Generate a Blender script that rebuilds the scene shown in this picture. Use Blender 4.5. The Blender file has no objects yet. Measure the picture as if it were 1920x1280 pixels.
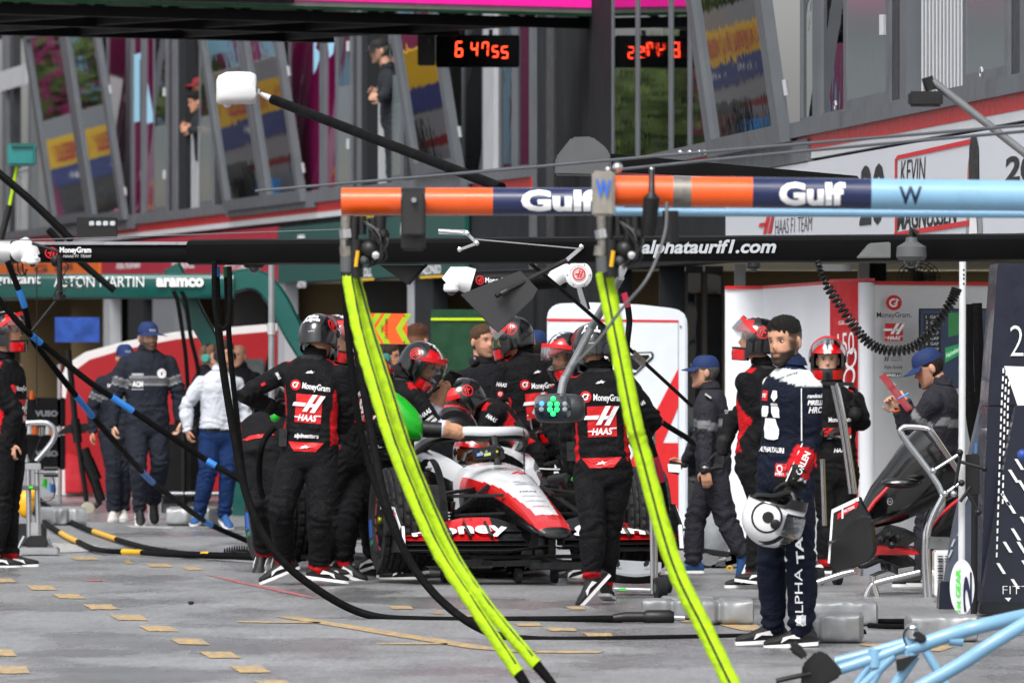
import bpy, bmesh, math, random
from math import sin, cos, pi, radians as R, sqrt, atan2, exp
from mathutils import Vector as V, Matrix
from mathutils.bvhtree import BVHTree
import numpy as np
random.seed(7); np.random.seed(7)
SC = bpy.context.scene; COL = SC.collection
# ------------------------------------------------------------------ camera, world, sun, exposure
F = 16000.0      # focal length in pixels of a 1920 px wide frame (a 300 mm lens)
CH = 1.63        # camera height
cd = bpy.data.cameras.new('camera'); cam = bpy.data.objects.new('camera', cd); COL.objects.link(cam)
cam.location = (0, 0, CH); cam.rotation_euler = (R(90), 0, 0)
cd.sensor_width = 36; cd.lens = 36*F/1920; cd.clip_start = 1; cd.clip_end = 2000
cd.dof.use_dof = True; cd.dof.focus_distance = 51.5; cd.dof.aperture_fstop = 8
SC.camera = cam
w = bpy.data.worlds.new('World'); SC.world = w; w.use_nodes = True
nt = w.node_tree; nt.nodes.clear()
sky = nt.nodes.new('ShaderNodeTexSky'); sky.sky_type = 'NISHITA'; sky.sun_disc = False
sky.sun_elevation = R(52); sky.sun_rotation = R(200); sky.dust_density = 4.0; sky.air_density = 1.0
hs = nt.nodes.new('ShaderNodeHueSaturation'); hs.inputs['Saturation'].default_value = 0.22
bg = nt.nodes.new('ShaderNodeBackground'); bg.inputs['Strength'].default_value = 0.135
wo = nt.nodes.new('ShaderNodeOutputWorld')
nt.links.new(sky.outputs[0], hs.inputs['Color']); nt.links.new(hs.outputs[0], bg.inputs['Color']); nt.links.new(bg.outputs[0], wo.inputs[0])
sl = bpy.data.lights.new('sun', 'SUN'); sl.energy = 1.5; sl.angle = R(25); sl.color = (1, .97, .93)
so = bpy.data.objects.new('sun', sl); COL.objects.link(so)
# the bright part of the overcast: high, over the pit lane, from behind and left of the camera
so.rotation_euler = (R(90-52), 0, R(-20))
vs = SC.view_settings; vs.view_transform = 'Standard'; vs.look = 'None'; vs.gamma = 1; vs.use_curve_mapping = False
vs.exposure = 0.8
# ------------------------------------------------------------------ coordinates
def P(px, py, d):
    "point at depth d that the 1920 x 1280 photograph shows at (px, py)"
    return V(((px-960)/F*d, d, CH-(py-640)/F*d))
def gd(py): return F*CH/(py-640)
def G(px, py, z=0.0):
    d = F*(CH-z)/(py-640); return V(((px-960)/F*d, d, z))
def hexc(h):
    h = h.lstrip('#'); c = [int(h[i:i+2], 16)/255 for i in (0, 2, 4)]
    return tuple(x/12.92 if x <= .04045 else ((x+.055)/1.055)**2.4 for x in c)
# ------------------------------------------------------------------ materials
_mats = {}
def nodes(m):
    m.use_nodes = True; t = m.node_tree; return t, t.nodes['Principled BSDF'], t.nodes['Material Output']
def M(name, rgb=(.5,.5,.5), rough=.5, metal=0, var=.12, vs=8, bump=0, bs=60, coat=0, rvar=.12, emit=None, es=1, trans=0, alpha=1, ior=1.45, spec=.5, vcol=False):
    if name in _mats: return _mats[name]
    if isinstance(rgb, str): rgb = hexc(rgb)
    m = bpy.data.materials.new(name); _mats[name] = m
    t, b, o = nodes(m); N = t.nodes.new; L = t.links.new
    b.inputs['Roughness'].default_value = rough; b.inputs['Metallic'].default_value = metal
    b.inputs['IOR'].default_value = ior; b.inputs['Specular IOR Level'].default_value = spec
    b.inputs['Coat Weight'].default_value = coat; b.inputs['Coat Roughness'].default_value = .06
    b.inputs['Transmission Weight'].default_value = trans; b.inputs['Alpha'].default_value = alpha
    tc = N('ShaderNodeTexCoord'); nz = N('ShaderNodeTexNoise'); nz.inputs['Scale'].default_value = vs; nz.inputs['Detail'].default_value = 5
    L(tc.outputs['Object'], nz.inputs['Vector'])
    mr = N('ShaderNodeMapRange'); mr.inputs[1].default_value = .25; mr.inputs[2].default_value = .75
    mr.inputs[3].default_value = 1-var; mr.inputs[4].default_value = 1+var; L(nz.outputs['Fac'], mr.inputs[0])
    mx = N('ShaderNodeVectorMath'); mx.operation = 'SCALE'; L(mr.outputs[0], mx.inputs['Scale'])
    if vcol:
        at = N('ShaderNodeAttribute'); at.attribute_name = 'Col'; L(at.outputs['Color'], mx.inputs[0])
    else: mx.inputs[0].default_value = rgb
    L(mx.outputs[0], b.inputs['Base Color'])
    m2 = N('ShaderNodeMapRange'); m2.inputs[1].default_value = .3; m2.inputs[2].default_value = .7
    m2.inputs[3].default_value = max(0, rough-rvar); m2.inputs[4].default_value = min(1, rough+rvar)
    L(nz.outputs['Fac'], m2.inputs[0]); L(m2.outputs[0], b.inputs['Roughness'])
    if bump:
        n2 = N('ShaderNodeTexNoise'); n2.inputs['Scale'].default_value = bs; n2.inputs['Detail'].default_value = 4
        L(tc.outputs['Object'], n2.inputs['Vector'])
        bp = N('ShaderNodeBump'); bp.inputs['Strength'].default_value = bump; bp.inputs['Distance'].default_value = .01
        L(n2.outputs['Fac'], bp.inputs['Height']); L(bp.outputs[0], b.inputs['Normal'])
    if emit: b.inputs['Emission Color'].default_value = (*emit, 1); b.inputs['Emission Strength'].default_value = es
    return m
# ------------------------------------------------------------------ mesh building
class MB:
    def __init__(s): s.v = []; s.f = []; s.mi = []; s.k = 0
    def mat(s, k): s.k = k; return s
    def add(s, vs, fs):
        o = len(s.v); s.v += [V(x) for x in vs]; s.f += [tuple(o+i for i in f) for f in fs]; s.mi += [s.k]*len(fs); return s
    def box(s, c, size, rot=None):
        c = V(c); hx, hy, hz = [x/2 for x in size]
        p = [V((x*hx, y*hy, z*hz)) for x in (-1,1) for y in (-1,1) for z in (-1,1)]
        if rot is not None: p = [rot @ q for q in p]
        return s.add([c+q for q in p], [(0,1,3,2),(4,6,7,5),(0,4,5,1),(2,3,7,6),(0,2,6,4),(1,5,7,3)])
    def bar(s, a, b, w, h, up=(0,0,1)):
        a = V(a); b = V(b); d = (b-a).normalized(); u = V(up); x = d.cross(u)
        if x.length < 1e-4: x = d.cross(V((1,0,0)))
        x.normalize(); u = x.cross(d)
        p = [q+x*sx*w/2+u*su*h/2 for q in (a,b) for sx,su in ((-1,-1),(1,-1),(1,1),(-1,1))]
        return s.add(p, [(3,2,1,0),(4,5,6,7),(0,1,5,4),(1,2,6,5),(2,3,7,6),(3,0,4,7)])
    def prism(s, poly, ext):
        n = len(poly); e = V(ext); a = [V(p) for p in poly]
        return s.add(a+[p+e for p in a], [tuple(range(n-1,-1,-1)), tuple(range(n,2*n))]+[(i,(i+1)%n,n+(i+1)%n,n+i) for i in range(n)])
    def grid(s, rows, cu=False, cv=False, caps=False):
        n = len(rows); m = len(rows[0]); fs = []
        for i in range(n if cv else n-1):
            for j in range(m if cu else m-1):
                fs.append((i*m+j, i*m+(j+1)%m, ((i+1)%n)*m+(j+1)%m, ((i+1)%n)*m+j))
        if caps: fs += [tuple(range(m-1,-1,-1)), tuple((n-1)*m+j for j in range(m))]
        return s.add([p for r in rows for p in r], fs)
    def tube(s, pts, r, n=8, caps=True, closed=False):
        pts = [V(p) for p in pts]; k = len(pts); rows = []; up = None
        for i in range(k):
            if closed: t = pts[(i+1)%k]-pts[i-1]
            else: t = pts[min(i+1,k-1)]-pts[max(i-1,0)]
            if t.length < 1e-9: t = V((0,0,1))
            t.normalize()
            if up is None:
                up = t.cross(V((0,0,1)));
                if up.length < .05: up = t.cross(V((1,0,0)))
            up = (up - t*up.dot(t)).normalized(); b = t.cross(up)
            rr = r[i] if isinstance(r, (list, tuple)) else r
            rows.append([pts[i]+(up*cos(2*pi*j/n)+b*sin(2*pi*j/n))*rr for j in range(n)])
        return s.grid(rows, cu=True, cv=closed, caps=caps and not closed)
    def cyl(s, a, b, r0, r1=None, n=16): return s.tube([a,b], [r0, r0 if r1 is None else r1], n)
    def lathe(s, o, ax, prof, n=24, caps=True):
        o = V(o); ax = V(ax).normalized(); x = ax.orthogonal().normalized(); y = ax.cross(x)
        rows = [[o+ax*h+(x*cos(2*pi*j/n)+y*sin(2*pi*j/n))*max(r,1e-4) for j in range(n)] for r,h in prof]
        return s.grid(rows, cu=True, caps=caps)
    def ell(s, c, r, n=16, m=10, rot=None):
        c = V(c); rows = []
        for i in range(m+1):
            a = -pi/2+pi*i/m; ca = max(cos(a), .01)
            q = [V((r[0]*ca*cos(2*pi*j/n), r[1]*ca*sin(2*pi*j/n), r[2]*sin(a))) for j in range(n)]
            rows.append([c+(rot@p if rot is not None else p) for p in q])
        return s.grid(rows, cu=True, caps=True)
    def loft(s, rings, caps=True): return s.grid(rings, cu=True, caps=caps)
    def mesh(s, name, smooth=True, bevel=0, ang=35, org=None):
        me = bpy.data.meshes.new(name); vv = s.v if org is None else [p-org for p in s.v]
        me.from_pydata([tuple(p) for p in vv], [], s.f); me.polygons.foreach_set('material_index', s.mi)
        bm = bmesh.new(); bm.from_mesh(me)
        bmesh.ops.recalc_face_normals(bm, faces=bm.faces)
        if bevel: bmesh.ops.bevel(bm, geom=list(bm.edges), offset=bevel, segments=2, affect='EDGES', clamp_overlap=True)
        bm.to_mesh(me); bm.free(); me.update()
        if smooth:
            me.polygons.foreach_set('use_smooth', [True]*len(me.polygons)); me.set_sharp_from_angle(angle=R(ang))
        return me
    def build(s, name, mats, parent=None, smooth=True, bevel=0, ang=35, **tags):
        org = worldloc(parent) if parent is not None else None
        return link(name, s.mesh(name, smooth, bevel, ang, org), mats, parent, **tags)
def worldloc(o):
    p = V((0,0,0))
    while o is not None: p = p + o.location; o = o.parent
    return p
def link(name, me, mats, parent=None, label=None, cat=None, group=None, kind=None):
    o = bpy.data.objects.new(name, me); COL.objects.link(o)
    if me is not None:
        for m in (mats if isinstance(mats, (list, tuple)) else [mats]): me.materials.append(m)
    if parent is not None: o.parent = parent
    return tag(o, label, cat, group, kind)
def tag(o, label=None, cat=None, group=None, kind=None):
    for k, x in (('label',label),('category',cat),('group',group),('kind',kind)):
        if x: o[k] = x
    return o
def thing(name, loc, label, cat, group=None, kind=None):
    o = bpy.data.objects.new(name, None); COL.objects.link(o); o.location = loc; o.empty_display_size = .2
    return tag(o, label, cat, group, kind)
def copy_tree(o, parent=None):
    c = o.copy(); COL.objects.link(c); c.parent = parent
    for ch in list(o.children): copy_tree(ch, c)
    return c
# smooth curve through points
def spline(pts, n=8):
    pts = [V(p) for p in pts]; out = []
    for i in range(len(pts)-1):
        p0 = pts[max(i-1,0)]; p1 = pts[i]; p2 = pts[i+1]; p3 = pts[min(i+2,len(pts)-1)]
        for k in range(n):
            t = k/n; out.append(.5*((2*p1)+(p2-p0)*t+(2*p0-5*p1+4*p2-p3)*t*t+(3*p1-p0-3*p2+p3)*t**3))
    out.append(pts[-1]); return out
# ------------------------------------------------------------------ lettering
_tg = {}
def text_geo(s, bold=0.0, shear=0.0, space=1.0):
    k = (s, bold, shear, space)
    if k in _tg: return _tg[k]
    cu = bpy.data.curves.new('t', 'FONT'); cu.body = s; cu.size = 1; cu.offset = bold; cu.shear = shear; cu.space_character = space; cu.resolution_u = 3
    cu.fill_mode = 'FRONT'
    o = bpy.data.objects.new('t', cu); COL.objects.link(o)
    me = bpy.data.meshes.new_from_object(o.evaluated_get(bpy.context.evaluated_depsgraph_get()))
    vv = np.array([v.co[:2] for v in me.vertices]); ff = [tuple(p.vertices) for p in me.polygons]
    bpy.data.objects.remove(o); bpy.data.curves.remove(cu); bpy.data.meshes.remove(me)
    lo = vv.min(0); hi = vv.max(0); _tg[k] = ((vv-lo)/np.maximum(hi-lo, 1e-6), ff, (hi-lo)); return _tg[k]
def put(mb, geo, o, x, y, warp=None):
    "2-D unit geometry laid on the frame o, x, y"
    vv, ff = geo[0], geo[1]
    if not warp: o = V(o); x = V(x); y = V(y)
    mb.add([warp(a, b) if warp else o+x*float(a)+y*float(b) for a, b in vv], ff); return mb
def poly(*pts): return (np.array(pts, float), [tuple(range(len(pts)))])
def disc(n=28, r=.5, c=(.5,.5)): return (np.array([(c[0]+r*cos(2*pi*i/n), c[1]+r*sin(2*pi*i/n)) for i in range(n)]), [tuple(range(n))])
def ring(r0, r1, n=28, c=(.5,.5), a0=0, a1=2*pi):
    vv = []; ff = []
    for i in range(n+1):
        a = a0+(a1-a0)*i/n
        vv += [(c[0]+r0*cos(a), c[1]+r0*sin(a)), (c[0]+r1*cos(a), c[1]+r1*sin(a))]
        if i < n: ff.append((2*i, 2*i+1, 2*i+3, 2*i+2))
    return (np.array(vv), ff)
def sub(geo, o, s):   # place unit geo inside another unit square
    return (np.asarray(geo[0])*np.array(s)+np.array(o), geo[1])
# marks: lists of (material key, unit geometry) drawn on a square, later ones on top
def mark_haas():
    return [('red', poly((0,0),(1,0),(1,1),(0,1))),
            ('white', poly((.29,.39),(.47,.39),(.83,1.0),(.65,1.0))), ('white', poly((.58,.37),(.76,.37),(1.12,.98),(.94,.98))),
            ('white', poly((-.12,.57),(.36,.57),(.43,.70),(-.06,.70))), ('white', poly((.5,.56),(.68,.56),(.76,.68),(.57,.68))),
            ('white', sub(text_geo('HAAS', .035, .25), (.14,.06), (.72,.23))),
            ('white', poly((0,.17),(.17,.17),(.18,.21),(0,.21))), ('white', poly((.8,.25),(1.0,.25),(1.0,.29),(.8,.29)))]
def mark_gram():
    return [('red', disc()), ('white', ring(.17,.28,20,(.48,.5),R(60),R(330))), ('white', poly((.5,.42),(.72,.42),(.72,.62),(.86,.62),(.66,.82),(.62,.5),(.5,.5)))]
def mark_roundel(bg='red', fg='black'):
    return [(bg, ring(.40,.5)), (bg, poly((.2,.42),(.44,.42),(.5,.56),(.25,.56))), (bg, poly((.34,.2),(.46,.2),(.66,.82),(.54,.82))), (bg, poly((.56,.2),(.68,.2),(.82,.7),(.72,.78)))]
def mark_star():
    return [('white', poly((0,.15),(.25,.45),(.18,.6),(.42,.62),(.6,.95),(.68,.62),(1,.55),(.72,.42),(.8,.1),(.55,.3),(.3,.12))),
            ('black', poly((.12,.22),(.3,.42),(.5,.55),(.62,.75),(.64,.52),(.8,.52),(.66,.4),(.68,.25),(.52,.38),(.32,.2)))]
LM = {}
def lm(k):
    c = {'red':'#c4151c','white':'#e8e8ea','black':'#0a0a0b','yellow':'#e8b820','green':'#35d61c','navy':'#101a3a','grey':'#8a8d92','pink':'#d81e73','blue':'#2a62c0','silver':'#a9adb3','orange':'#f06a10','cyan':'#9fd4f0','teal':'#0a5a55','lime':'#b7d400'}
    if k not in LM: LM[k] = M('print_'+k, c[k], rough=.5, var=.05, vs=20)
    return LM[k]
def mark_flat(name, mark, o, x, y, parent, n=None, gap=.0015):
    "print a mark on a flat place"
    ks = []; mb = MB(); nn = V(n) if n is not None else V(x).cross(V(y)).normalized()
    for i, (k, g) in enumerate(mark):
        if k not in ks: ks.append(k)
        mb.mat(ks.index(k)); put(mb, g, V(o)+nn*(gap*(i+1) if k != 'white' else gap*(len(mark)+1)), x, y)
    return mb.build(name, [lm(k) for k in ks], parent, smooth=False)
def text_flat(name, s, o, x, y, parent, col='white', bold=.02, shear=0, space=1, gap=.002, n=None):
    mb = MB(); nn = V(n) if n is not None else V(x).cross(V(y)).normalized()
    put(mb, text_geo(s, bold, shear, space), V(o)+nn*gap, x, y)
    return mb.build(name, lm(col) if isinstance(col, str) else col, parent, smooth=False)
# ------------------------------------------------------------------ people
def tmp_remesh(mb, vox, smooth=2):
    me = mb.mesh('tmp', smooth=False); o = bpy.data.objects.new('tmp', me); COL.objects.link(o)
    m = o.modifiers.new('r', 'REMESH'); m.mode = 'VOXEL'; m.voxel_size = vox
    if smooth: s = o.modifiers.new('s', 'SMOOTH'); s.factor = .5; s.iterations = smooth
    r = bpy.data.meshes.new_from_object(o.evaluated_get(bpy.context.evaluated_depsgraph_get()))
    bpy.data.objects.remove(o); bpy.data.meshes.remove(me); return r
def co(me):
    a = np.empty(len(me.vertices)*3); me.vertices.foreach_get('co', a); return a.reshape(-1,3)
def nrm(me):
    a = np.empty(len(me.vertices)*3, np.float32); me.vertex_normals.foreach_get('vector', a); return a.reshape(-1,3).astype(float)
_rs = np.random.RandomState(3); _K = _rs.normal(size=(14,3)); _K /= np.linalg.norm(_K, axis=1)[:,None]; _PH = _rs.uniform(0,6.28,14)
def nse(p, s, seed=0):
    return np.sin(p@(_K*s*(1+.13*np.arange(14))[:,None]).T + _PH + seed*1.7).sum(1)/5.3
def setcol(me, c):
    a = me.color_attributes.new('Col', 'FLOAT_COLOR', 'POINT'); x = np.ones((len(me.vertices),4), np.float32); x[:,:3] = c; a.data.foreach_set('color', x.ravel())
def sstep(a, b, x): t = np.clip((x-a)/(b-a), 0, 1); return t*t*(3-2*t)
def head_rows(n=36, m=32):
    "head surface in its own frame (x right, y front, z up, origin mid-skull), rows bottom to top"
    Z = np.array([-.118,-.112,-.1,-.085,-.065,-.045,-.02,.0,.02,.045,.07,.09,.105,.115,.12])
    W = np.array([.012,.03,.044,.054,.061,.066,.070,.073,.075,.077,.074,.065,.05,.03,.006])
    FR = np.array([.088,.094,.096,.094,.092,.091,.089,.087,.089,.092,.088,.077,.06,.036,.004])
    BK = np.array([-.03,-.02,.0,.022,.05,.07,.088,.098,.103,.103,.096,.082,.062,.036,.004])
    rows = []
    for i in range(m+1):
        z = -.118+.238*(.5-.5*cos(pi*i/m)); wd = np.interp(z,Z,W); fr = np.interp(z,Z,FR); bk = np.interp(z,Z,BK); r = []
        for j in range(n):
            a = 2*pi*j/n; sx = sin(a); cy = cos(a); mid = (fr-bk)/2; hl = (fr+bk)/2
            x = wd*math.copysign(abs(sx)**.9, sx); y = mid+hl*math.copysign(abs(cy)**.85, cy)
            if cy > 0:
                nose = .024*exp(-((z+.022)/.013)**2)+.013*exp(-((z-.0)/.02)**2); y += nose*exp(-(x/.0115)**2)
                y += .006*exp(-((z-.03)/.008)**2)*exp(-((abs(x)-.028)/.025)**2)          # brow
                y -= .010*exp(-((z-.012)/.011)**2)*exp(-((abs(x)-.031)/.014)**2)         # sockets
                y += .006*exp(-((z+.052)/.006)**2)*exp(-(x/.02)**2)+.006*exp(-((z+.066)/.006)**2)*exp(-(x/.018)**2)  # lips
                y += .006*exp(-((z+.1)/.012)**2)*exp(-(x/.02)**2); y -= .003*exp(-((z+.08)/.006)**2)*exp(-(x/.02)**2)
            r.append(V((x,y,z)))
        rows.append(r)
    return rows
HEAD = head_rows()
def rotm(fv, pitch=0, roll=0):
    "frame whose y axis looks along the horizontal vector fv, then nods by pitch and tilts by roll"
    f = V((fv[0],fv[1],0)).normalized(); z = V((0,0,1)); x = f.cross(z)
    m = Matrix((x,f,z)).transposed(); return m @ Matrix.Rotation(-R(pitch),3,'X') @ Matrix.Rotation(R(roll),3,'Y')
def capsule(mb, a, b, r0, r1, n=12, ends=True, prof=None):
    a = V(a); b = V(b); d = (b-a)
    if d.length < 1e-4: return
    dn = d.normalized(); pts = []; rr = []
    for k in (0,.35,.7,1): pts.append(a-dn*r0*(1-k)*.95); rr.append(r0*sqrt(max(1-(1-k)**2,.02)))
    for k in (.2,.4,.6,.8): pts.append(a+d*k); rr.append(r0+(r1-r0)*k + (prof*sin(pi*min(1,k*1.25)) if prof else 0))
    for k in (0,.3,.65,1): pts.append(b+dn*r1*k*.95); rr.append(r1*sqrt(max(1-k*k,.02)))
    mb.tube(pts, rr, n)
def hand(mb, wr, dr, pn, th, curl=35, s=1.0, r=1.0):
    "palm, four unequal fingers bent at their knuckles and a thumb; dr along the hand, pn out of the palm, th to the thumb side"
    dr = V(dr).normalized(); pn = V(pn); pn = (pn-dr*pn.dot(dr)).normalized(); x = dr.cross(pn)
    if x.dot(V(th)) < 0: x = -x
    wr = V(wr); rows = []
    for k, (w, t) in ((-.012,(.024,.018)),(.0,(.027,.019)),(.03,(.038,.018)),(.065,(.043,.016)),(.088,(.04,.012)),(.094,(.03,.006))):
        rows.append([wr+dr*k*s+x*w*s*cos(a)+pn*t*s*sin(a) for a in [2*pi*i/14 for i in range(14)]])
    mb.loft(rows)
    for i, (ox, ln, ri) in enumerate(((.033,.07,.0092),(.011,.08,.0096),(-.011,.074,.0092),(-.032,.058,.0082))):
        p = wr+dr*.078*s+x*ox*s; q = [p]; ang = R(curl*.55)*(1+.12*i); sp = x*(ox*.35)
        for sg in (.45,.32,.27):
            p = p+((dr+sp).normalized()*cos(ang)+pn*sin(ang))*ln*sg*s; q.append(p); ang += R(curl)*(1+.05*i)
        mb.tube([q[0]-dr*.02*s]+q, [ri*r*1.05*s, ri*r*1.05*s, ri*r*s, ri*r*.92*s, ri*r*.7*s], 8)
    p = wr+dr*.018*s+x*.03*s; a = (dr*.55+x*.75+pn*.3).normalized(); b = (dr*.85+x*.25+pn*.45).normalized(); c = (dr*.9-x*.05+pn*.45).normalized()
    q = [p-a*.015*s, p, p+a*.036*s, p+a*.036*s+b*.03*s, p+a*.036*s+b*.03*s+c*.024*s]
    mb.tube(q, [.012*r*s,.0125*r*s,.011*r*s,.0098*r*s,.007*r*s], 8)
SKIN = M('skin', rough=.48, var=.08, vs=30, vcol=True, bump=.15, bs=180, spec=.35)
CLOTH = M('cloth', rough=.85, var=.16, vs=14, vcol=True, bump=.35, bs=90, spec=.25)
def cloth_folds(m):
    t = m.node_tree; b = t.nodes['Principled BSDF']; N = t.nodes.new; L = t.links.new; old = b.inputs['Normal'].links[0].from_node
    tc = N('ShaderNodeTexCoord'); n = N('ShaderNodeTexNoise'); n.inputs['Scale'].default_value = 11; n.inputs['Detail'].default_value = 3; n.inputs['Distortion'].default_value = 1.2; L(tc.outputs['Object'], n.inputs['Vector'])
    a = N('ShaderNodeMath'); a.operation = 'SUBTRACT'; L(n.outputs['Fac'], a.inputs[0]); a.inputs[1].default_value = .5; c = N('ShaderNodeMath'); c.operation = 'ABSOLUTE'; L(a.outputs[0], c.inputs[0])
    p = N('ShaderNodeBump'); p.inputs['Strength'].default_value = .5; p.inputs['Distance'].default_value = .05; p.invert = True; L(c.outputs[0], p.inputs['Height']); L(old.outputs[0], p.inputs['Normal']); L(p.outputs[0], b.inputs['Normal'])
cloth_folds(CLOTH)
SHELL = M('painted_shell', rough=.16, var=.05, vs=10, vcol=True, coat=.6, rvar=.06)
HAIRM = M('hair', rough=.6, var=.5, vs=160, vcol=True, bump=.8, bs=260, spec=.3)
SHOE = M('shoe_leather', '#101012', rough=.6, var=.2, vs=30, bump=.3); SOLE = M('shoe_sole', '#dcdcdc', rough=.6)
def visor_mat():
    m = bpy.data.materials.new('visor_clear'); t, b, o = nodes(m); N = t.nodes.new; L = t.links.new
    tr = N('ShaderNodeBsdfTransparent'); tr.inputs[0].default_value = (.86,.87,.88,1); gl = N('ShaderNodeBsdfGlossy'); gl.inputs['Roughness'].default_value = .06
    lw = N('ShaderNodeLayerWeight'); lw.inputs[0].default_value = .35; mx = N('ShaderNodeMixShader'); L(lw.outputs['Facing'], mx.inputs[0]); L(tr.outputs[0], mx.inputs[1]); L(gl.outputs[0], mx.inputs[2]); L(mx.outputs[0], o.inputs[0]); return m
VISOR = visor_mat()
EYEW = M('eye_white', '#a89e96', rough=.3, var=.02); EYEB = M('eye_iris', '#20140c', rough=.15, var=.05)
GLOVE = M('glove', '#0c0c0d', rough=.75, var=.2, vs=30, bump=.4)
DARK = M('black_plastic', '#0d0d0e', rough=.45, var=.15, vs=20)
BODY_LABEL = {}
def seg_t(p, a, b):
    a = np.array(a); b = np.array(b); d = b-a; L2 = d@d+1e-9; t = np.clip(((p-a)@d)/L2, 0, 1)
    return np.linalg.norm(p-(a+t[:,None]*d), axis=1), t
LEN = dict(ua=.295, fa=.265, th=.44, sh=.43)
def human(label, d, J, face=(0,-1), look=None, pitch=0, roll=0, style=None, fit=1.0, skin='#b98a70', hair=('#120d0a', .03), beard=0, hat=None, capcol='#0f2857',
          hands=('glove','glove'), curl=(40,40), shoes=True, group=None, size=1.0, tuck=None, name='person', legs=True, visor=35, armr=1.0, shoecol=None, nofig=(), hs=1.0):
    S = size; SH = S*hs; fv = V((face[0],face[1],0)).normalized(); lv = V((look[0],look[1],0)).normalized() if look else fv
    rt = V((-fv.y, fv.x, 0))
    if rt.x < -.15 or (abs(rt.x) <= .15 and rt.y > 0): rt = -rt            # side 1: image right, or the nearer side
    W = lambda k: P(J[k][0], J[k][1], d+(J[k][2] if len(J[k]) > 2 else 0))
    c = W('c'); p = W('p'); up = (c-p).normalized(); ft = (fv-up*fv.dot(up)).normalized(); rx = ft.cross(up)
    if rx.dot(rt) < 0: rx = -rx
    X = {}
    for i, sg in ((0,-1),(1,1)):
        X['s%d'%i] = c+rx*sg*.172*S*fit-up*.078*S; X['h%d'%i] = p+rx*sg*.088*S*fit-up*.02
        if 's%d'%i in J: X['s%d'%i] = W('s%d'%i)
    def solve(par, key, ln):
        q = J[key]; sgn = q[2] if len(q) > 2 else 0; a = X[par]; dd = a.y
        for _ in range(3):
            b = P(q[0], q[1], dd); pr = sqrt((b.x-a.x)**2+(b.z-a.z)**2); dd = a.y+sgn*sqrt(max(ln*ln-pr*pr, 0))
        X[key] = P(q[0], q[1], dd)
    for i in '01':
        for par, key, ln in (('s','e','ua'),('e','w','fa'),('h','k','th'),('k','a','sh')):
            if key+i in J: solve(par+i, key+i, LEN[ln]*S)
        if 't'+i in J: solve('a'+i, 't'+i, .2*S)
        if 'f'+i in J: solve('w'+i, 'f'+i, .17*S)
    hd = W('hd'); HM = rotm(lv, pitch, roll)
    base = V((p.x, p.y, 0)) if legs is True else V((p.x,p.y,p.z-.4))
    # ---- the body: head, neck, trunk, limbs and hands in one surface
    b = MB(); sk = 1.0
    b.grid([[hd+HM@(q*SH) for q in r] for r in HEAD], cu=True, caps=True)
    for sx in (-1,1): b.ell(hd+HM@V((sx*.078*SH,-.012*SH,-.008*SH)), (.012*SH,.02*SH,.032*SH), 10, 8, rot=HM)
    nb = c-up*.03+ft*.0; nk = hd+HM@V((0,-.018*S,-.07*S))
    capsule(b, nb, nk, .062*S, .057*S)
    capsule(b, p, c-up*.1, .09*S, .085*S); capsule(b, X['s0'], X['s1'], .045, .045)
    for i in '01':
        for q0, q1, r0, r1 in (('s','e',.046,.038),('e','w',.037,.026),('h','k',.07,.05),('k','a',.048,.034)):
            if q1+i in X: capsule(b, X[q0+i], X[q1+i], r0*S, r1*S, 10)
        if 'w'+i in X and hands[int(i)] == 'bare':
            dr = X['f'+i]-X['w'+i] if 'f'+i in X else X['w'+i]-X['e'+i]
            ins = J.get('n'+i); pn = V(ins) if ins else (-rx if i == '1' else rx)
            hand(b, X['w'+i], dr, pn, J.get('th'+i, ft), curl[int(i)], S)
    me = tmp_remesh(b, .0062, 1); q = co(me)
    loc = (q-np.array(hd))@np.array(HM)/SH; x, y, z = loc.T; fr = y > .03
    sc = np.array(hexc(skin)); cc = np.tile(sc, (len(q),1)); inh = np.linalg.norm(loc, axis=1) < .16
    red = np.exp(-((z+.022)/.02)**2-(x/.016)**2)+.6*np.exp(-((z+.02)/.02)**2-((abs(x)-.045)/.018)**2)
    cc = cc*(1-.16*(red*fr*inh))[:,None]*np.array([1,.88,.86])**((red*fr*inh)[:,None])
    lip = np.exp(-((z+.059)/.008)**2-(x/.021)**4)*fr*inh; cc = cc*(1-lip[:,None]*np.array([.25,.5,.5]))
    hc = np.array(hexc(hair[0]))
    brow = np.exp(-((z-.031-.12*np.maximum(0,.03-abs(x)))/.0058)**2-((abs(x)-.031)/.017)**4)*fr*inh
    if beard:
        bm_ = sstep(-.03,-.05, z-.55*np.maximum(0,abs(x)-.05)*1.0)*sstep(.0,.02,y)*inh*(1-np.exp(-((z+.059)/.007)**2-(x/.02)**4))
        bm_ = np.maximum(bm_, .85*np.exp(-((z+.045)/.006)**2-(x/.028)**4)*fr*inh)
        bm_ = np.maximum(bm_, sstep(.055,.066,abs(x))*sstep(.04,.0,z)*sstep(-.01,.01,y)*(z>-.09)*inh*.9)
        cc = cc*(1-(bm_*beard)[:,None])+hc*(bm_*beard)[:,None]
    lash = np.exp(-((z-.0185)/.0042)**2-((abs(x)-.031)/.015)**4)*fr*inh
    k = np.clip(brow*.9+lash*.7,0,.92)[:,None]; cc = cc*(1-k)+hc*k
    if hair[1] and hat is None:
        ln_ = .048+.02*nse(loc,60)*.15; hm = np.where(y>.055, sstep(.062,.07,z), np.where(y>0, sstep(-.0,.012,z-.5*y)*(abs(x)>.0), sstep(-.065,-.055,z)))*inh*(abs(x)<.078)
        hm = hm*(.62+.33*sstep(.0,.055,z)); cc = cc*(1-hm[:,None])+hc*hm[:,None]
    setcol(me, cc)
    me.transform(Matrix.Translation(-base)); me.polygons.foreach_set('use_smooth', [True]*len(me.polygons))
    root = link(name, me, SKIN, None, label, 'person', group); root.location = base
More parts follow.
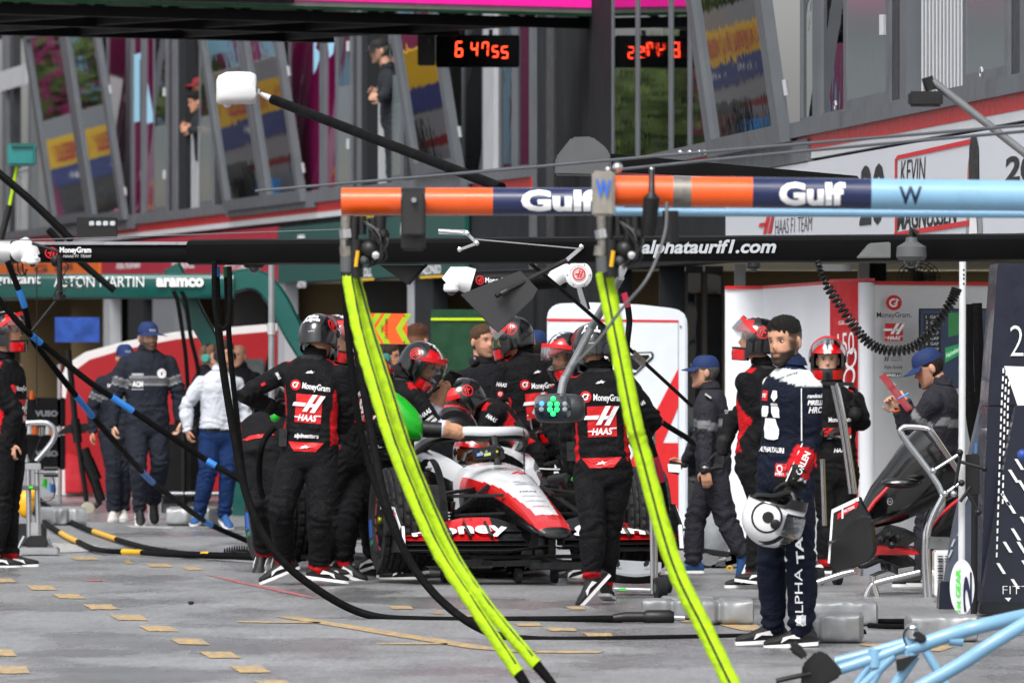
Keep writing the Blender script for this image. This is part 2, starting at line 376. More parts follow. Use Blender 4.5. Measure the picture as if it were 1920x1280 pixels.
    # eyes
    for sx in (-1,1):
        e = MB(); ec = hd+HM@V((sx*.031*SH,.0700*SH,.0115*SH)); e.ell(ec, (.0118*SH,.0135*SH,.0062*SH), 12, 8, rot=HM); e.mat(1)
        e.ell(ec+HM@V((0,.0098*SH,.0004*SH)), (.0058*SH,.0045*SH,.0058*SH), 10, 6, rot=HM); e.build('eye', [EYEW,EYEB], root)
    # hair
    if hair[1] and hat != 'helmet':
        hb = MB(); rows = []; n = len(HEAD[0])
        for i, r in enumerate(HEAD):
            if i < 8: continue
            rr = []
            for qv0 in r:
                qv = qv0; qz = V((qv0.x, qv0.y, qv0.z+.006*sin(qv0.x*230+1)+.005*sin(qv0.y*270+qv0.x*90))); qv = qz if hair[1] > .015 and not hat else qv0
                m_ = min(1, max(0, ((qv.z-.062-.012*cos(qv.x*55))/.014 if qv.y > .05 else (qv.z-.5*qv.y+.005)/.03 if qv.y > 0 else (qv.z+.075)/.03)))
                if hair[1] > .015 and not hat: m_ *= max(0,min(1,(qv.z-.02)/.065))
                if hat: m_ *= max(0,min(1,(.05-qv.z)/.02))
                up_ = max(0,min(1,(qv.z-.06)/.045))*max(.25,1-abs(qv.x)*7); th_ = max(.006, hair[1]*(.22+.78*up_+.3*up_*max(0,min(1,(qv.y)/.06)))); nn = V((qv.x,qv.y*.8,qv.z)).normalized()
                jit = .0042*(sin(qv.x*310+qv.z*170)+sin(qv.y*260-qv.z*120+1)*sin(qv.x*190)); jit *= min(1, th_/.012); rr.append(hd+HM@((qv0+nn*((th_+jit)*m_-.0035*(1-m_)))*SH))
            rows.append(rr)
        hb.grid(rows, cu=True, caps=True); hm_ = hb.mesh('hair', org=base); setcol(hm_, hc); link('hair', hm_, HAIRM, root)
    # ---- clothes
    if style:
        g = MB(); A = armr
        def ringat(o, hw, hdp, a=ft, n=20): return [o+rx*hw*S*fit*math.copysign(abs(cos(t))**.8, cos(t))+a*hdp*S*math.copysign(abs(sin(t))**.85, sin(t)) for t in [2*pi*i/n for i in range(n)]]
        spn = (c-p)
        rings = [ringat(p-up*.10*S, .14,.105), ringat(p-up*.05*S,.172,.128), ringat(p+spn*.05,.178,.13), ringat(p+spn*.35,.162,.12), ringat(p+spn*.6,.178,.128), ringat(p+spn*.8,.188,.128), ringat(p+spn*.92,.172,.11), ringat(c,.125,.09), ringat(c+up*.025,.08,.078)]
        g.loft(rings)
        for i in '01': g.ell(X['s'+i]-up*.005, (.066*S*A,.07*S*A,.066*S*A), 12, 8)
        capsule(g, c-up*.02, c+(nk-nb).normalized()*.055*S, .072*S, .067*S)
        bones = [('p','c',0)]
        for i in '01':
            for q0, q1, r0, r1, pr in (('s','e',.068*A,.06*A,.004),('e','w',.059*A,.044*A,.006),('h','k',.103,.08,.004),('k','a',.078,.064,.006)):
                if q1+i in X:
                    e1 = X[q1+i]; 
                    if q1 == 'a': e1 = e1+V((0,0,.015))
                    capsule(g, X[q0+i], e1, r0*S, r1*S, 14, prof=pr)
        X['p'] = p; X['c'] = c
        bl = [('p','c')]+[(a+i, b_+i) for i in '01' for a, b_ in (('s','e'),('e','w'),('h','k'),('k','a')) if b_+i in X]
        sm = tmp_remesh(g, .0135, 3); q = co(sm); nn = nrm(sm)
        D = np.stack([seg_t(q, X[a], X[b_])[0]-(.14 if a == 'p' else .09 if a[0]=='h' else .06) for a, b_ in bl]); T = np.stack([seg_t(q, X[a], X[b_])[1] for a, b_ in bl])
        lab = D.argmin(0); t = T[lab, np.arange(len(q))]
        names = np.array([{'p':'torso','s':'upper','e':'fore','h':'thigh','k':'shin'}[a[0]] for a, _ in bl])[lab]; side = np.array([-1 if a == 'p' else int(a[1]) for a, _ in bl])[lab]
        rel = q-np.array(p); u = rel@np.array(rx)/(.18*S); v = rel@np.array(up)/spn.length; ww = rel@np.array(ft)/(.12*S)
        al = np.zeros(len(q))
        for i, (a, b_) in enumerate(bl):
            dv = np.array((X[b_]-X[a]).normalized()); al = np.where(lab == i, (q-np.array(X[a]))@dv, al)
        wv = nse(q, 22, 1)
        jn = np.where(names == 'torso', np.exp(-((v-.16)/.16)**2)*.8, np.where(names == 'upper', sstep(.45,1,t), np.where(names == 'fore', np.maximum(sstep(.6,0,t), sstep(.6,1,t)*.9), np.where(names == 'thigh', np.maximum(sstep(.45,1,t)*.8, sstep(.4,0,t)*.6), np.maximum(sstep(.4,0,t)*.7, sstep(.45,1,t))))))
        fold = np.sin(al*2*pi/.07+4.2*wv+side*2)*jn*.0085 + np.abs(nse(q, 26, 4))*.006 + nse(q, 9, 2)*.008
        q = q+nn*fold[:,None]; sm.vertices.foreach_set('co', q.ravel()); sm.update()
        setcol(sm, style(dict(n=names, side=side, t=t, u=u, v=v, w=ww, q=q, N=len(q))))
        sm.transform(Matrix.Translation(-base)); sm.polygons.foreach_set('use_smooth', [True]*len(sm.polygons))
        so_ = link('overalls' if style not in (st_shirt,) else 'shirt_and_trousers', sm, CLOTH, root)
        col_ = MB(); cen = c+up*.03*S+(nk-nb).normalized()*.012; rws = []
        for hgt, rad in ((0,.083),(.02,.079),(.043,.073),(.046,.068),(.02,.066)):
            rws.append([cen+(nk-nb).normalized()*hgt*S+rx*rad*S*cos(2*pi*k/20)+ft*rad*S*sin(2*pi*k/20)*.98 for k in range(20)])
        cmx = col_.grid(rws, cu=True).mesh('collar', org=base); setcol(cmx, style(dict(n=np.array(['torso']*100), side=np.full(100,-1), t=np.ones(100), u=np.zeros(100), v=np.full(100,1.2), w=np.zeros(100), q=co(cmx), N=100))); link('collar', cmx, CLOTH, root)
        root_bvh = BVHTree.FromPolygons([V(r) for r in q], [tuple(pp.vertices) for pp in sm.polygons])
    else: root_bvh = None
    for i in '01':
        if 'w'+i in X and hands[int(i)] == 'glove':
            hb = MB(); dr = X['f'+i]-X['w'+i] if 'f'+i in X else X['w'+i]-X['e'+i]
            ins = J.get('n'+i); pn = V(ins) if ins else (-rx if i == '1' else rx)
            hand(hb, X['w'+i], dr, pn, J.get('th'+i, ft), curl[int(i)], S*1.08, 1.15); capsule(hb, X['w'+i]-dr.normalized()*.07, X['w'+i], .05*S, .036*S, 10)
            gm = tmp_remesh(hb, .007, 1); gm.transform(Matrix.Translation(-base)); gm.polygons.foreach_set('use_smooth', [True]*len(gm.polygons)); link('glove', gm, GLOVE, root)
        if shoes and 'a'+i in X and 't'+i in X:
            a = X['a'+i]; tt = X['t'+i]; f_ = (tt-(a-V((0,0,.055*S)))).normalized(); s_ = f_.cross(V((0,0,1))).normalized(); u_ = s_.cross(f_)
            o = a-u_*.088*S-f_*.075*S; sh = MB(); rws = []; sl_ = []
            for k, (l, hw, ht) in enumerate(((-.005,.012,.03),(.0,.026,.055),(.03,.034,.1),(.07,.037,.115),(.11,.037,.1),(.15,.039,.075),(.2,.045,.055),(.24,.043,.045),(.27,.032,.036),(.285,.012,.026))):
                rws.append([o+f_*l*S+s_*hw*S*cos(th)*(1 if sin(th) < .3 else .82)+u_*(.012*S+ht*S*max(0,.5+.5*sin(th))) for th in [2*pi*j/14 for j in range(14)]])
                sl_.append([o+f_*(l*1.015-.002)*S+s_*(hw+.005)*S*sx+u_*zz*S for sx, zz in ((-1,.0),(1,.0),(1,.019),(-1,.019))])
            so2 = sh.loft(rws).build('shoe', shoecol or SHOE, root); sb = MB(); sb.loft(sl_).build('sole', SOLE, so2)
            cc_ = o+f_*.15*S+u_*.048*S
            for sx in (-1,1) if shoecol is None else ():
                lg = MB(); lg.prism([cc_+s_*sx*.043*S+f_*l*S+u_*h*S for l,h in ((-.06,-.005),(-.045,.022),(.03,.008),(.045,-.022),(.0,.0))], s_*sx*.004); lg.build('shoe_flash', SOLE, so2)
    if hat == 'helmet': helmet(root, hd, HM, S, visor)
    if hat == 'cap':
        cp = MB(); rows = []
        for i in range(9):
            a = pi/2*i/8; rows.append([hd+HM@(V((.083*cos(a)**.6*cos(2*pi*j/24), .104*cos(a)**.6*sin(2*pi*j/24)-.005, .038+.092*sin(a)))*SH) for j in range(24)])
        cp.grid(rows, cu=True, caps=True); cm = cp.build('cap', M('cap_'+capcol, capcol, rough=.8, var=.15, bump=.4, bs=150), root)
        br = MB(); rws = []
        for k in range(7):
            a = R(-62+124*k/6); rws.append([hd+HM@(V((sin(a)*(.083+l*.9), .1*cos(a)+l*1.0*cos(a), .042-l*.28-.012*(sin(a)**2)))*SH) for l in (0,.03,.06,.078)]+[hd+HM@(V((sin(a)*(.083+l*.9), .1*cos(a)+l*cos(a), .036-l*.28-.012*(sin(a)**2)))*SH) for l in (.078,.06,.03,0)])
        br.loft(rws).build('brim', M('cap_'+capcol), cm)
        bt = MB(); put(bt, text_geo('2023', .03), 0, 0, 0, warp=lambda a_, b_: hd+HM@(V(((a_-.5)*.06, .109-.9*(a_-.5)**2*.02, .048+.02*b_))*SH)); bt.build('cap_lettering', lm('silver'), cm, smooth=False)
    return dict(root=root, X=X, bvh=root_bvh, c=c, p=p, up=up, rx=rx, ft=ft, S=S, base=base, hd=hd, HM=HM)
def helmet(root, hd, HM, S, visor=35, cols=None, clear=True):
    n = 48; Zs = [-.15,-.138,-.12,-.1,-.082,-.066,-.04,-.01,.02,.046,.066,.085,.1,.115,.127,.136,.142,.145]
    vs_ = []; fs = []; hz = .012; rx_, ry_, rz_ = .131, .16, .146
    for i, z in enumerate(Zs):
        k = sqrt(max(0, 1-(max(z,0)/rz_)**2)) if z > 0 else 1-.9*abs(z)**1.35
        k = max(k, .03)
        for j in range(n):
            a = 2*pi*j/n; fx = cos(a)                    # a = 0 is the front
            y = ry_*k*cos(a); x = rx_*k*sin(a); zz = z
            if z < -.09 and fx < .35: zz = -.09+(z+.09)*.35*max(0,(fx+1)/1.35)
            if z < -.05 and fx > .3: y += .014*(fx-.3)*min(1,(-.05-z)/.05)
            vs_.append(V((x, y-.012, zz)))
    for i in range(len(Zs)-1):
        for j in range(n):
            a = (j+.5)/n*2*pi; a = a-2*pi if a > pi else a; zm = (Zs[i]+Zs[i+1])/2
            if abs(a) < R(66) and -.07 < zm < .046: continue
            fs.append((i*n+j, i*n+(j+1)%n, (i+1)*n+(j+1)%n, (i+1)*n+j))
    me = bpy.data.meshes.new('helmet'); me.from_pydata(vs_, [], fs); bm = bmesh.new(); bm.from_mesh(me); bmesh.ops.delete(bm, geom=[v for v in bm.verts if not v.link_faces], context='VERTS')
    bmesh.ops.recalc_face_normals(bm, faces=bm.faces); ov = set(bm.verts)
    bmesh.ops.solidify(bm, geom=list(bm.faces), thickness=.02); bm.verts.ensure_lookup_table()
    bm.to_mesh(me); bm.free(); L = co(me); x, y, z = L.T; rr = np.sqrt((x/rx_)**2+((y+.012)/ry_)**2+(np.maximum(z,0)/rz_)**2)
    kk = np.where(z > 0, 1, 1-.9*np.abs(np.minimum(z,0))**1.35); out = rr/np.maximum(kk,.4) > .95
    az = np.degrees(np.arctan2(x, y+.012)); c_ = np.tile(hexc('#0b0b0d'), (len(L),1))
    if cols: c_ = cols(L, az, out, c_)
    else:
        redz = out & (np.abs(az) < 78) & (z > .04) & (z < .125); c_[redz] = hexc('#c01018')
        wz = out & (np.abs(x) < .03) & (z > .04) & (y > -.06); c_[wz] = hexc('#d5d6d8')
        c_[out & (np.abs(x) < .012) & (z > .04) & (y > -.06)] = hexc('#101012')
        c_[out & (np.abs(az) < 62) & (z < -.075) & (z > -.145)] = hexc('#c01018'); c_[out & (np.abs(az) < 14) & (z < -.07)] = hexc('#111113')
    setcol(me, c_); base = root.location
    me.transform(Matrix.Translation(hd+HM@V((0,0,hz*S))-base) @ (HM.to_4x4()) @ Matrix.Scale(S,4)); me.polygons.foreach_set('use_smooth', [True]*len(me.polygons)); me.set_sharp_from_angle(angle=R(50))
    ho = link('helmet', me, SHELL, root)
    W_ = lambda q: hd+HM@((V(q)+V((0,0,hz)))*S)
    rim = MB(); pts = [W_((rx_*1.0*sin(a), ry_*cos(a)-.012, -.068)) for a in [R(x_) for x_ in range(-66,67,11)]]; rim.tube(pts, .0055*S, 6); rim.build('visor_seal', DARK, ho)
    for sx in (-1,1):
        pv = MB(); pv.lathe(W_((sx*.12,.005,.0)), HM@V((sx,0,0)), [(.027*S,0),(.027*S,.014*S),(.02*S,.018*S),(.001,.018*S)], 18); pv.build('visor_pivot', DARK, ho)
    if visor is not None:
        vb = MB(); Rv = Matrix.Rotation(R(visor),3,'X'); rows = []
        for zz, rk in ((-.062,1.035),(-.03,1.06),(.0,1.07),(.03,1.06),(.05,1.035)):
            rows.append([W_(Rv@V(((rx_+.004)*rk*sin(a), (ry_+.006)*rk*cos(a)-.012, zz))) for a in [R(x_) for x_ in range(-80,81,10)]])
        rows += [[q-(q-hd).normalized()*.0035 for q in r] for r in rows[::-1]]
        vo = vb.grid(rows, cv=True).build('visor', VISOR, ho)
        if clear: 
            tr = MB(); tr.grid([[W_(Rv@V(((rx_+.0075)*1.055*sin(a), (ry_+.0095)*1.055*cos(a)-.012, zz))) for a in [R(x_) for x_ in range(-80,81,10)]] for zz in (.022,.05)]); tr.build('visor_strip', lm('red'), vo)
    return ho
# printed marks on clothes and helmets, laid on the cloth along a direction
def print_on(h, name, mark, u, v, w, hgt, back=False, tilt=0, frame=None, parent=None, bvh=None, gap=.004):
    "u, v: centre in torso units (u across in metres, v up in metres from pelvis); w, hgt in metres"
    if frame is None:
        n = -h['ft'] if back else h['ft']; x = h['up'].cross(n).normalized(); y = n.cross(x)
        o = h['p']+h['rx']*u+h['up']*v+n*.5
    else: o, x, n = [V(a) for a in frame]; n.normalize(); x = (x-n*x.dot(n)).normalized(); y = n.cross(x); o = o+n*.3
    if tilt: rr = Matrix.Rotation(R(tilt),3,n); x = rr@x; y = rr@y
    bv = bvh or h['bvh']; ks = []; mb = MB(); keep = 0
    for i, (k, g) in enumerate(mark):
        vv, ff = g[0], g[1]; bm = bmesh.new(); vs_ = [bm.verts.new((float(a), float(b_), 0)) for a, b_ in vv]
        for f in ff:
            try: bm.faces.new([vs_[t] for t in f])
            except ValueError: pass
        mx = max(w, hgt); step = .03/mx
        for _ in range(3):
            es = [e for e in bm.edges if V(((e.verts[0].co.x-e.verts[1].co.x)*w,(e.verts[0].co.y-e.verts[1].co.y)*hgt,0)).length > .035]
            if not es: break
            bmesh.ops.subdivide_edges(bm, edges=es, cuts=1); bmesh.ops.triangulate(bm, faces=[f for f in bm.faces if len(f.verts) > 4])
        bm.verts.index_update(); pts = []; ok = []
        for vt in bm.verts:
            s0 = o+x*(vt.co.x-.5)*w+y*(vt.co.y-.5)*hgt; hit = bv.ray_cast(s0, -n, 1.2)
            ok.append(hit[0] is not None); pts.append((hit[0] if hit[0] is not None else s0)+n*(gap+.0012*i if k != 'white' else gap+.0012*len(mark)))
        if k not in ks: ks.append(k)
        mb.mat(ks.index(k)); fs = [tuple(t.index for t in f.verts) for f in bm.faces if all(ok[t.index] for t in f.verts)]
        mb.add(pts, fs); bm.free()
    if not mb.f: return
    return mb.build(name, [lm(k) for k in ks], parent or h['root'], smooth=False)
def words(s, col='white', bold=.02, shear=0): return [(col, text_geo(s, bold, shear))]
# ---- what they wear, by zone
def base_col(z, h): return np.tile(hexc(h), (z['N'],1))
def put_col(c, m, h): c[m] = hexc(h)
def st_haas(z):
    c = base_col(z, '#0c0c0f'); n, u, v, w, t = z['n'], z['u'], z['v'], z['w'], z['t']
    side = (n == 'torso') & (np.abs(u) > .82) & (np.abs(w) < .62) & (v < .72) & (v > -.3); put_col(c, side, '#b3121a')
    top = ((n == 'torso') | (n == 'upper')) & (v > .9) & (np.abs(u) > .55) & (np.abs(u) < 1.0) & (w > -.25) & (w < .35); put_col(c, top, '#b3121a')
    put_col(c, (n == 'torso') & (np.abs(v-1.04) < .02) & (np.abs(u) < .4), '#2a2a2d'); put_col(c, (n == 'shin') & (t > .955), '#b3121a')
    return c
def st_marshal(z):
    c = base_col(z, '#1e212b'); n, t, v = z['n'], z['t'], z['v']
    put_col(c, ((n == 'torso') & (np.abs(v-.63) < .045)) | ((n == 'upper') & (np.abs(t-.55) < .085)), '#55565a')
    put_col(c, ((n == 'torso') & (np.abs(np.abs(v-.63)-.052) < .011)) | ((n == 'upper') & (np.abs(np.abs(t-.55)-.1) < .02)), '#8d8f92'); put_col(c, (n == 'torso') & (np.abs(v-.1) < .035), '#1d2029')
    return c
def st_marshal_grey(z):
    c = base_col(z, '#28282f'); n, t, v = z['n'], z['t'], z['v']
    put_col(c, ((n == 'torso') & (np.abs(v-.6) < .055)) | ((n == 'upper') & (np.abs(t-.6) < .11)), '#76777a'); return c
def st_dark(z): return base_col(z, '#131419')
def st_onlook(z): return base_col(z, '#23262b')
def st_shirt(z):
    c = base_col(z, '#b9bdc6'); n, v = z['n'], z['v']; put_col(c, np.isin(n, ['thigh','shin']) | ((n == 'torso') & (v < .08)), '#0f2750')
    put_col(c, (n == 'torso') & (np.abs(v-.085) < .028), '#15151a'); return c
def st_navy(z):
    c = base_col(z, '#080f20'); n, u, v, w, t = z['n'], z['u'], z['v'], z['w'], z['t']
    yoke = ((n == 'torso') & (v > .93-.07*u)) | ((n == 'upper') & (t < .10) & (v > .88)); put_col(c, yoke, '#cdd0d0')
    put_col(c, (n == 'torso') & (v > 1.03), '#101d38'); put_col(c, (n == 'fore') & (z['side'] == 1) & (t > .22) & (t < .86) & (z['q'][:,0] > -9), '#b3161e')
    put_col(c, (n == 'fore') & (t > .9), '#c4c6ca'); put_col(c, (n == 'fore') & (t > .93), '#09090b'); put_col(c, (n == 'torso') & (np.abs(v-.10) < .035), '#0a1428'); return c
def st_hivis(z):
    c = base_col(z, '#0e0e10'); n, t, v = z['n'], z['t'], z['v']; put_col(c, (n == 'upper') & (t > .2), '#9fc411'); put_col(c, (n == 'fore') & (t < .6), '#9fc411'); put_col(c, (n == 'torso') & (z['w'] > .3) & (v < .4), '#9fc411'); return c
# ------------------------------------------------------------------ ground
def asphalt():
    m = bpy.data.materials.new('asphalt'); t, b, o = nodes(m); N = t.nodes.new; L = t.links.new
    tc = N('ShaderNodeTexCoord')
    def noise(sc, det=6, stretch=None, rough=.55):
        mp = N('ShaderNodeMapping'); mp.inputs['Scale'].default_value = stretch or (1,1,1); L(tc.outputs['Object'], mp.inputs[0])
        n = N('ShaderNodeTexNoise'); n.inputs['Scale'].default_value = sc; n.inputs['Detail'].default_value = det; n.inputs['Roughness'].default_value = rough; L(mp.outputs[0], n.inputs['Vector']); return n.outputs['Fac']
    def mrange(x, a, b_, c, d):
        r = N('ShaderNodeMapRange'); r.interpolation_type = 'SMOOTHSTEP'
        for i, k in enumerate((a,b_,c,d)): r.inputs[i+1].default_value = k
        L(x, r.inputs[0]); return r.outputs[0]
    def math_(op, a, b_):
        q = N('ShaderNodeMath'); q.operation = op
        for i, k in enumerate((a,b_)):
            if isinstance(k, (int,float)): q.inputs[i].default_value = k
            else: L(k, q.inputs[i])
        return q.outputs[0]
    wet = mrange(noise(.7, 6, (1,.42,1), .6), .42, .62, 0, 1); wet2 = mrange(noise(.3, 4, (1,.4,1)), .40, .62, 0, 1)
    fine = noise(70, 3, (1,.035,1), .7); grit = noise(26, 5, (1,.05,1), .8); worn = noise(1.6, 7, (1,.35,1), .65); streak = noise(.5, 5, (.25,1.6,1), .6)
    v = math_('MULTIPLY', mrange(worn, .3, .72, .84, 1.14), mrange(grit, .3, .7, .84, 1.16)); v = math_('MULTIPLY', v, mrange(fine, .3, .7, .86, 1.14))
    v = math_('MULTIPLY', v, mrange(wet, 0, 1, 1.08, .8)); v = math_('MULTIPLY', v, mrange(streak, .35, .7, .9, 1.08))
    sc = N('ShaderNodeVectorMath'); sc.operation = 'SCALE'; sc.inputs[0].default_value = (.195,.198,.204); L(v, sc.inputs['Scale']); L(sc.outputs[0], b.inputs['Base Color'])
    rg = math_('SUBTRACT', mrange(wet, 0, 1, .46, .26), math_('MULTIPLY', wet2, .06)); L(rg, b.inputs['Roughness'])
    bp = N('ShaderNodeBump'); bp.inputs['Strength'].default_value = .4; bp.inputs['Distance'].default_value = .004; L(math_('ADD', grit, fine), bp.inputs['Height']); L(bp.outputs[0], b.inputs['Normal'])
    return m
m = MB(); m.grid([[V((-400,-60,0)),V((400,-60,0))],[V((-400,900,0)),V((400,900,0))]]); m.build('ground', asphalt(), kind='structure')
def paint(name, h, wear=.5):
    m = M(name, h, rough=.6, var=.2, vs=20, bump=.4, bs=80); t, b, o = nodes(m); N = t.nodes.new; L = t.links.new
    tc = N('ShaderNodeTexCoord'); mp = N('ShaderNodeMapping'); mp.inputs['Scale'].default_value = (1,.12,1); L(tc.outputs['Object'], mp.inputs[0])
    n = N('ShaderNodeTexNoise'); n.inputs['Scale'].default_value = 22; n.inputs['Detail'].default_value = 6; n.inputs['Roughness'].default_value = .75; L(mp.outputs[0], n.inputs['Vector'])
    r = N('ShaderNodeMapRange'); r.inputs[1].default_value = .38; r.inputs[2].default_value = .72; r.inputs[4].default_value = wear*1.5; L(n.outputs['Fac'], r.inputs[0])
    mx = N('ShaderNodeMix'); mx.data_type = 'RGBA'; src = b.inputs['Base Color'].links[0].from_socket; L(r.outputs[0], mx.inputs['Factor']); L(src, mx.inputs['A']); mx.inputs['B'].default_value = (.2,.19,.18,1); L(mx.outputs['Result'], b.inputs['Base Color']); return m
PAINT = paint('road_paint_yellow', '#b8975c', .75); PAINTW = paint('road_paint_white', '#a8a8a8', .6); PAINTR = paint('road_paint_red', '#a84a50', .7)
def mark(pts, mat=PAINT, z=.004, name='road_marking'):
    mb = MB(); pp = []; rn = random.Random(int(pts[0][0]*7+pts[0][1]))
    for i in range(len(pts)):
        (x0,y0),(x1,y1) = pts[i], pts[(i+1)%len(pts)]
        for k in range(5): pp.append((x0+(x1-x0)*k/5+rn.uniform(-1,1)*1.5, y0+(y1-y0)*k/5+rn.uniform(-1,1)*.5))
    q = [G(x, y, 0) for x, y in pp]; q = [V((p.x, p.y, z)) for p in q]; mb.add(q, [tuple(range(len(q)))]); mb.build(name, mat, kind='structure', smooth=False)
for x, y, wd, hh, sk in ((-8,1224,70,14,8),(24,1256,58,16,10),(3,1088,46,9,14),(78,1102,46,10,14),(130,1118,48,10,14),(190,1138,52,11,16),(242,1158,56,12,17),(298,1179,58,12,18),(356,1203,58,13,18),(412,1228,60,14,20),(470,1255,60,15,20),(515,1282,60,16,20)):
    mark([(x-wd/2-sk/2,y-hh*.42),(x+wd/2-sk/2,y-hh*.42),(x+wd/2+sk/2,y+hh*.42),(x-wd/2+sk/2,y+hh*.42)])
for x, y, wd in ((158,1047,54),(240,1054,24),(298,1060,52),(361,1066,40),(752,1139,50),(820,1149,26),(1080,1140,38),(990,1171,56),(1052,1180,60),(1122,1190,60),(880,1155,30),(700,1067,26)): mark([(x-wd/2,y-3),(x+wd/2-8,y-3),(x+wd/2,y+3),(x-wd/2+10,y+3)])
mark([(515,1156),(556,1156),(925,1214),(1010,1222),(980,1224),(880,1216)]); mark([(446,1164.5),(600,1166),(600,1168.5),(446,1167)]); mark([(712,1206),(840,1206),(840,1208.5),(712,1208.5)]); mark([(960,1220),(1135,1221),(1120,1225),(985,1224)])
mark([(1330,1166),(1410,1165),(1436,1184),(1390,1182)]); mark([(1606,1208),(1700,1204),(1790,1212),(1760,1222),(1640,1214)]); mark([(1270,1163),(1320,1163),(1330,1167),(1280,1167)])
for a in ([(300,1043),(480,1052),(490,1056),(345,1046)],[(90,1018),(180,1022),(196,1032),(120,1036),(60,1034)],[(230,984),(330,988),(320,992),(250,990)]): mark(a, PAINTW, .0035)
mark([(365,1073),(480,1095),(580,1117),(592,1123),(560,1117),(470,1098)], PAINTR, .0036); mark([(160,1088),(190,1087),(192,1089.5),(165,1090)], PAINTR, .0036)
for q in ((1061,.0,358,1133),): 
    m = MB(); m.ell(G(358,1133)+V((0,0,.012)), (.02,.015,.012), 8, 5); m.build('rubber_crumb', DARK, label='crumb of black rubber lying on the open asphalt', cat='debris')
# ------------------------------------------------------------------ pit building: two straight runs of facade
def dA(px): return 121760/(px+377.6)
KB = 1.1
def dB(px): return KB*205440/(px+1568)
def ZB(Z): return CH+(Z-CH)*KB if Z > 1 else Z
NA = V((-1,-.0836,0)).normalized(); NB = V((-1,-.158,0)).normalized()
def FZ(sd, px, Z, off=0):
    d = dA(px) if sd == 'A' else dB(px); p = V(((px-960)/F*d, d, Z if sd == 'A' else ZB(Z))); return p+(NA if sd == 'A' else NB)*off
def fb(mb, sd, px0, px1, Z0, Z1, o0=0, o1=.06): 
    n = NA if sd == 'A' else NB; q = [FZ(sd,px0,Z0,o0), FZ(sd,px1,Z0,o0), FZ(sd,px1,Z1,o0), FZ(sd,px0,Z1,o0)]; return mb.prism(q, n*(o1-o0))
def zat(sd, px, py): d = dA(px) if sd == 'A' else dB(px)/KB; return CH-(py-640)/F*d
FRAME = M('window_frame_metal', '#5f6368', spec=.3, rough=.45, metal=.1, var=.08, vs=3); FRAMED = M('window_frame_dark', '#2a2c30', rough=.5, var=.1); GREY = M('grey_cladding', '#232528', spec=.15, rough=.8, var=.06, vs=1.5)
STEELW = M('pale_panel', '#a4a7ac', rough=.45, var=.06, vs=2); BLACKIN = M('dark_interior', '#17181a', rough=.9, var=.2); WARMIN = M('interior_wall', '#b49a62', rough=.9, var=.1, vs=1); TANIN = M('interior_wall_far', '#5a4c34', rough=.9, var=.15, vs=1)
def glass_mat(name, rgb, rough, bump, metal=0, spec=.5, ior=1.5):
    m = M(name, rgb, rough=rough, metal=metal, var=.03, rvar=0, spec=spec, ior=ior); t, b, o = nodes(m); N = t.nodes.new; L = t.links.new
    tc = N('ShaderNodeTexCoord'); n = N('ShaderNodeTexNoise'); n.inputs['Scale'].default_value = 3.2; n.inputs['Detail'].default_value = 2; L(tc.outputs['Object'], n.inputs['Vector'])
    bp = N('ShaderNodeBump'); bp.inputs['Strength'].default_value = bump; bp.inputs['Distance'].default_value = .02; L(n.outputs['Fac'], bp.inputs['Height']); L(bp.outputs[0], b.inputs['Normal']); return m
GLASS = glass_mat('dark_glazing', '#0b0d10', .015, .02, ior=1.75); LEAF = glass_mat('mirror_glazing', '#d6dadc', .01, .035, metal=1); FROST = M('frosted_glazing', '#6f7c7c', rough=.22, rvar=.01, var=.02, ior=1.6)
BLD = thing('pit_building', FZ('A', 1529, 0), 'long grey pit building with hinged upper windows over open garages', 'building')
def wpart(name, mats, mb, **k): return mb.build(name, mats, BLD, **k)
for sd, p0, p1 in (('A', 1145, 1985), ('B', -75, 1001)):
    m = MB(); fb(m, sd, p0, p1, 2.3, 3.0, -.35, -.02); wpart('lintel', GREY, m)
    m = MB(); fb(m, sd, p0, p1, 3.0, 3.065, -.02, .03); wpart('white_band', M('white_band', '#c9cbce', rough=.5, var=.06), m)
    m = MB(); fb(m, sd, p0, p1, 3.065, 3.17, -.02, .035); wpart('red_band', M('red_band', '#c01f22', rough=.4, var=.15), m)
    m = MB(); fb(m, sd, p0, p1, 3.17, 3.285, -.3, .08); wpart('sill', FRAME, m)
    m = MB(); fb(m, sd, p0, p1, 3.17, 7.5, -2.0, -1.9); wpart('room_wall', M('room_wall', '#4a4a4c', rough=.9), m)
    m = MB(); fb(m, sd, p0, p1, 6.5, 6.6, -1.9, -.13); wpart('room_ceiling', BLACKIN, m)
    m = MB(); fb(m, sd, p0, p1, 6.6, 8.0, -2.0, 0); wpart('upper_wall', GREY, m)
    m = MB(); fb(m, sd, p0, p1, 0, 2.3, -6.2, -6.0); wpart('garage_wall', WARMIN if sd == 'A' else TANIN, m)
    m = MB(); fb(m, sd, p0, 1500 if sd == 'A' else p1, 2.3, 2.4, -6.0, -.35); wpart('garage_ceiling', M('garage_ceiling', '#d2c8ac', rough=.9), m)
# the return wall where the two runs meet
m = MB(); fb(m, 'A', 1003, 1145, 0, 8, -.2, 0); wpart('blank_wall', GREY, m); m = MB(); fb(m, 'A', 1001, 1007, 2.2, 8, -.2, .05); wpart('corner_post', FRAME, m); m = MB(); fb(m, 'A', 1030, 1044, 2.2, 8, 0, .03); wpart('downpipe', FRAMED, m)
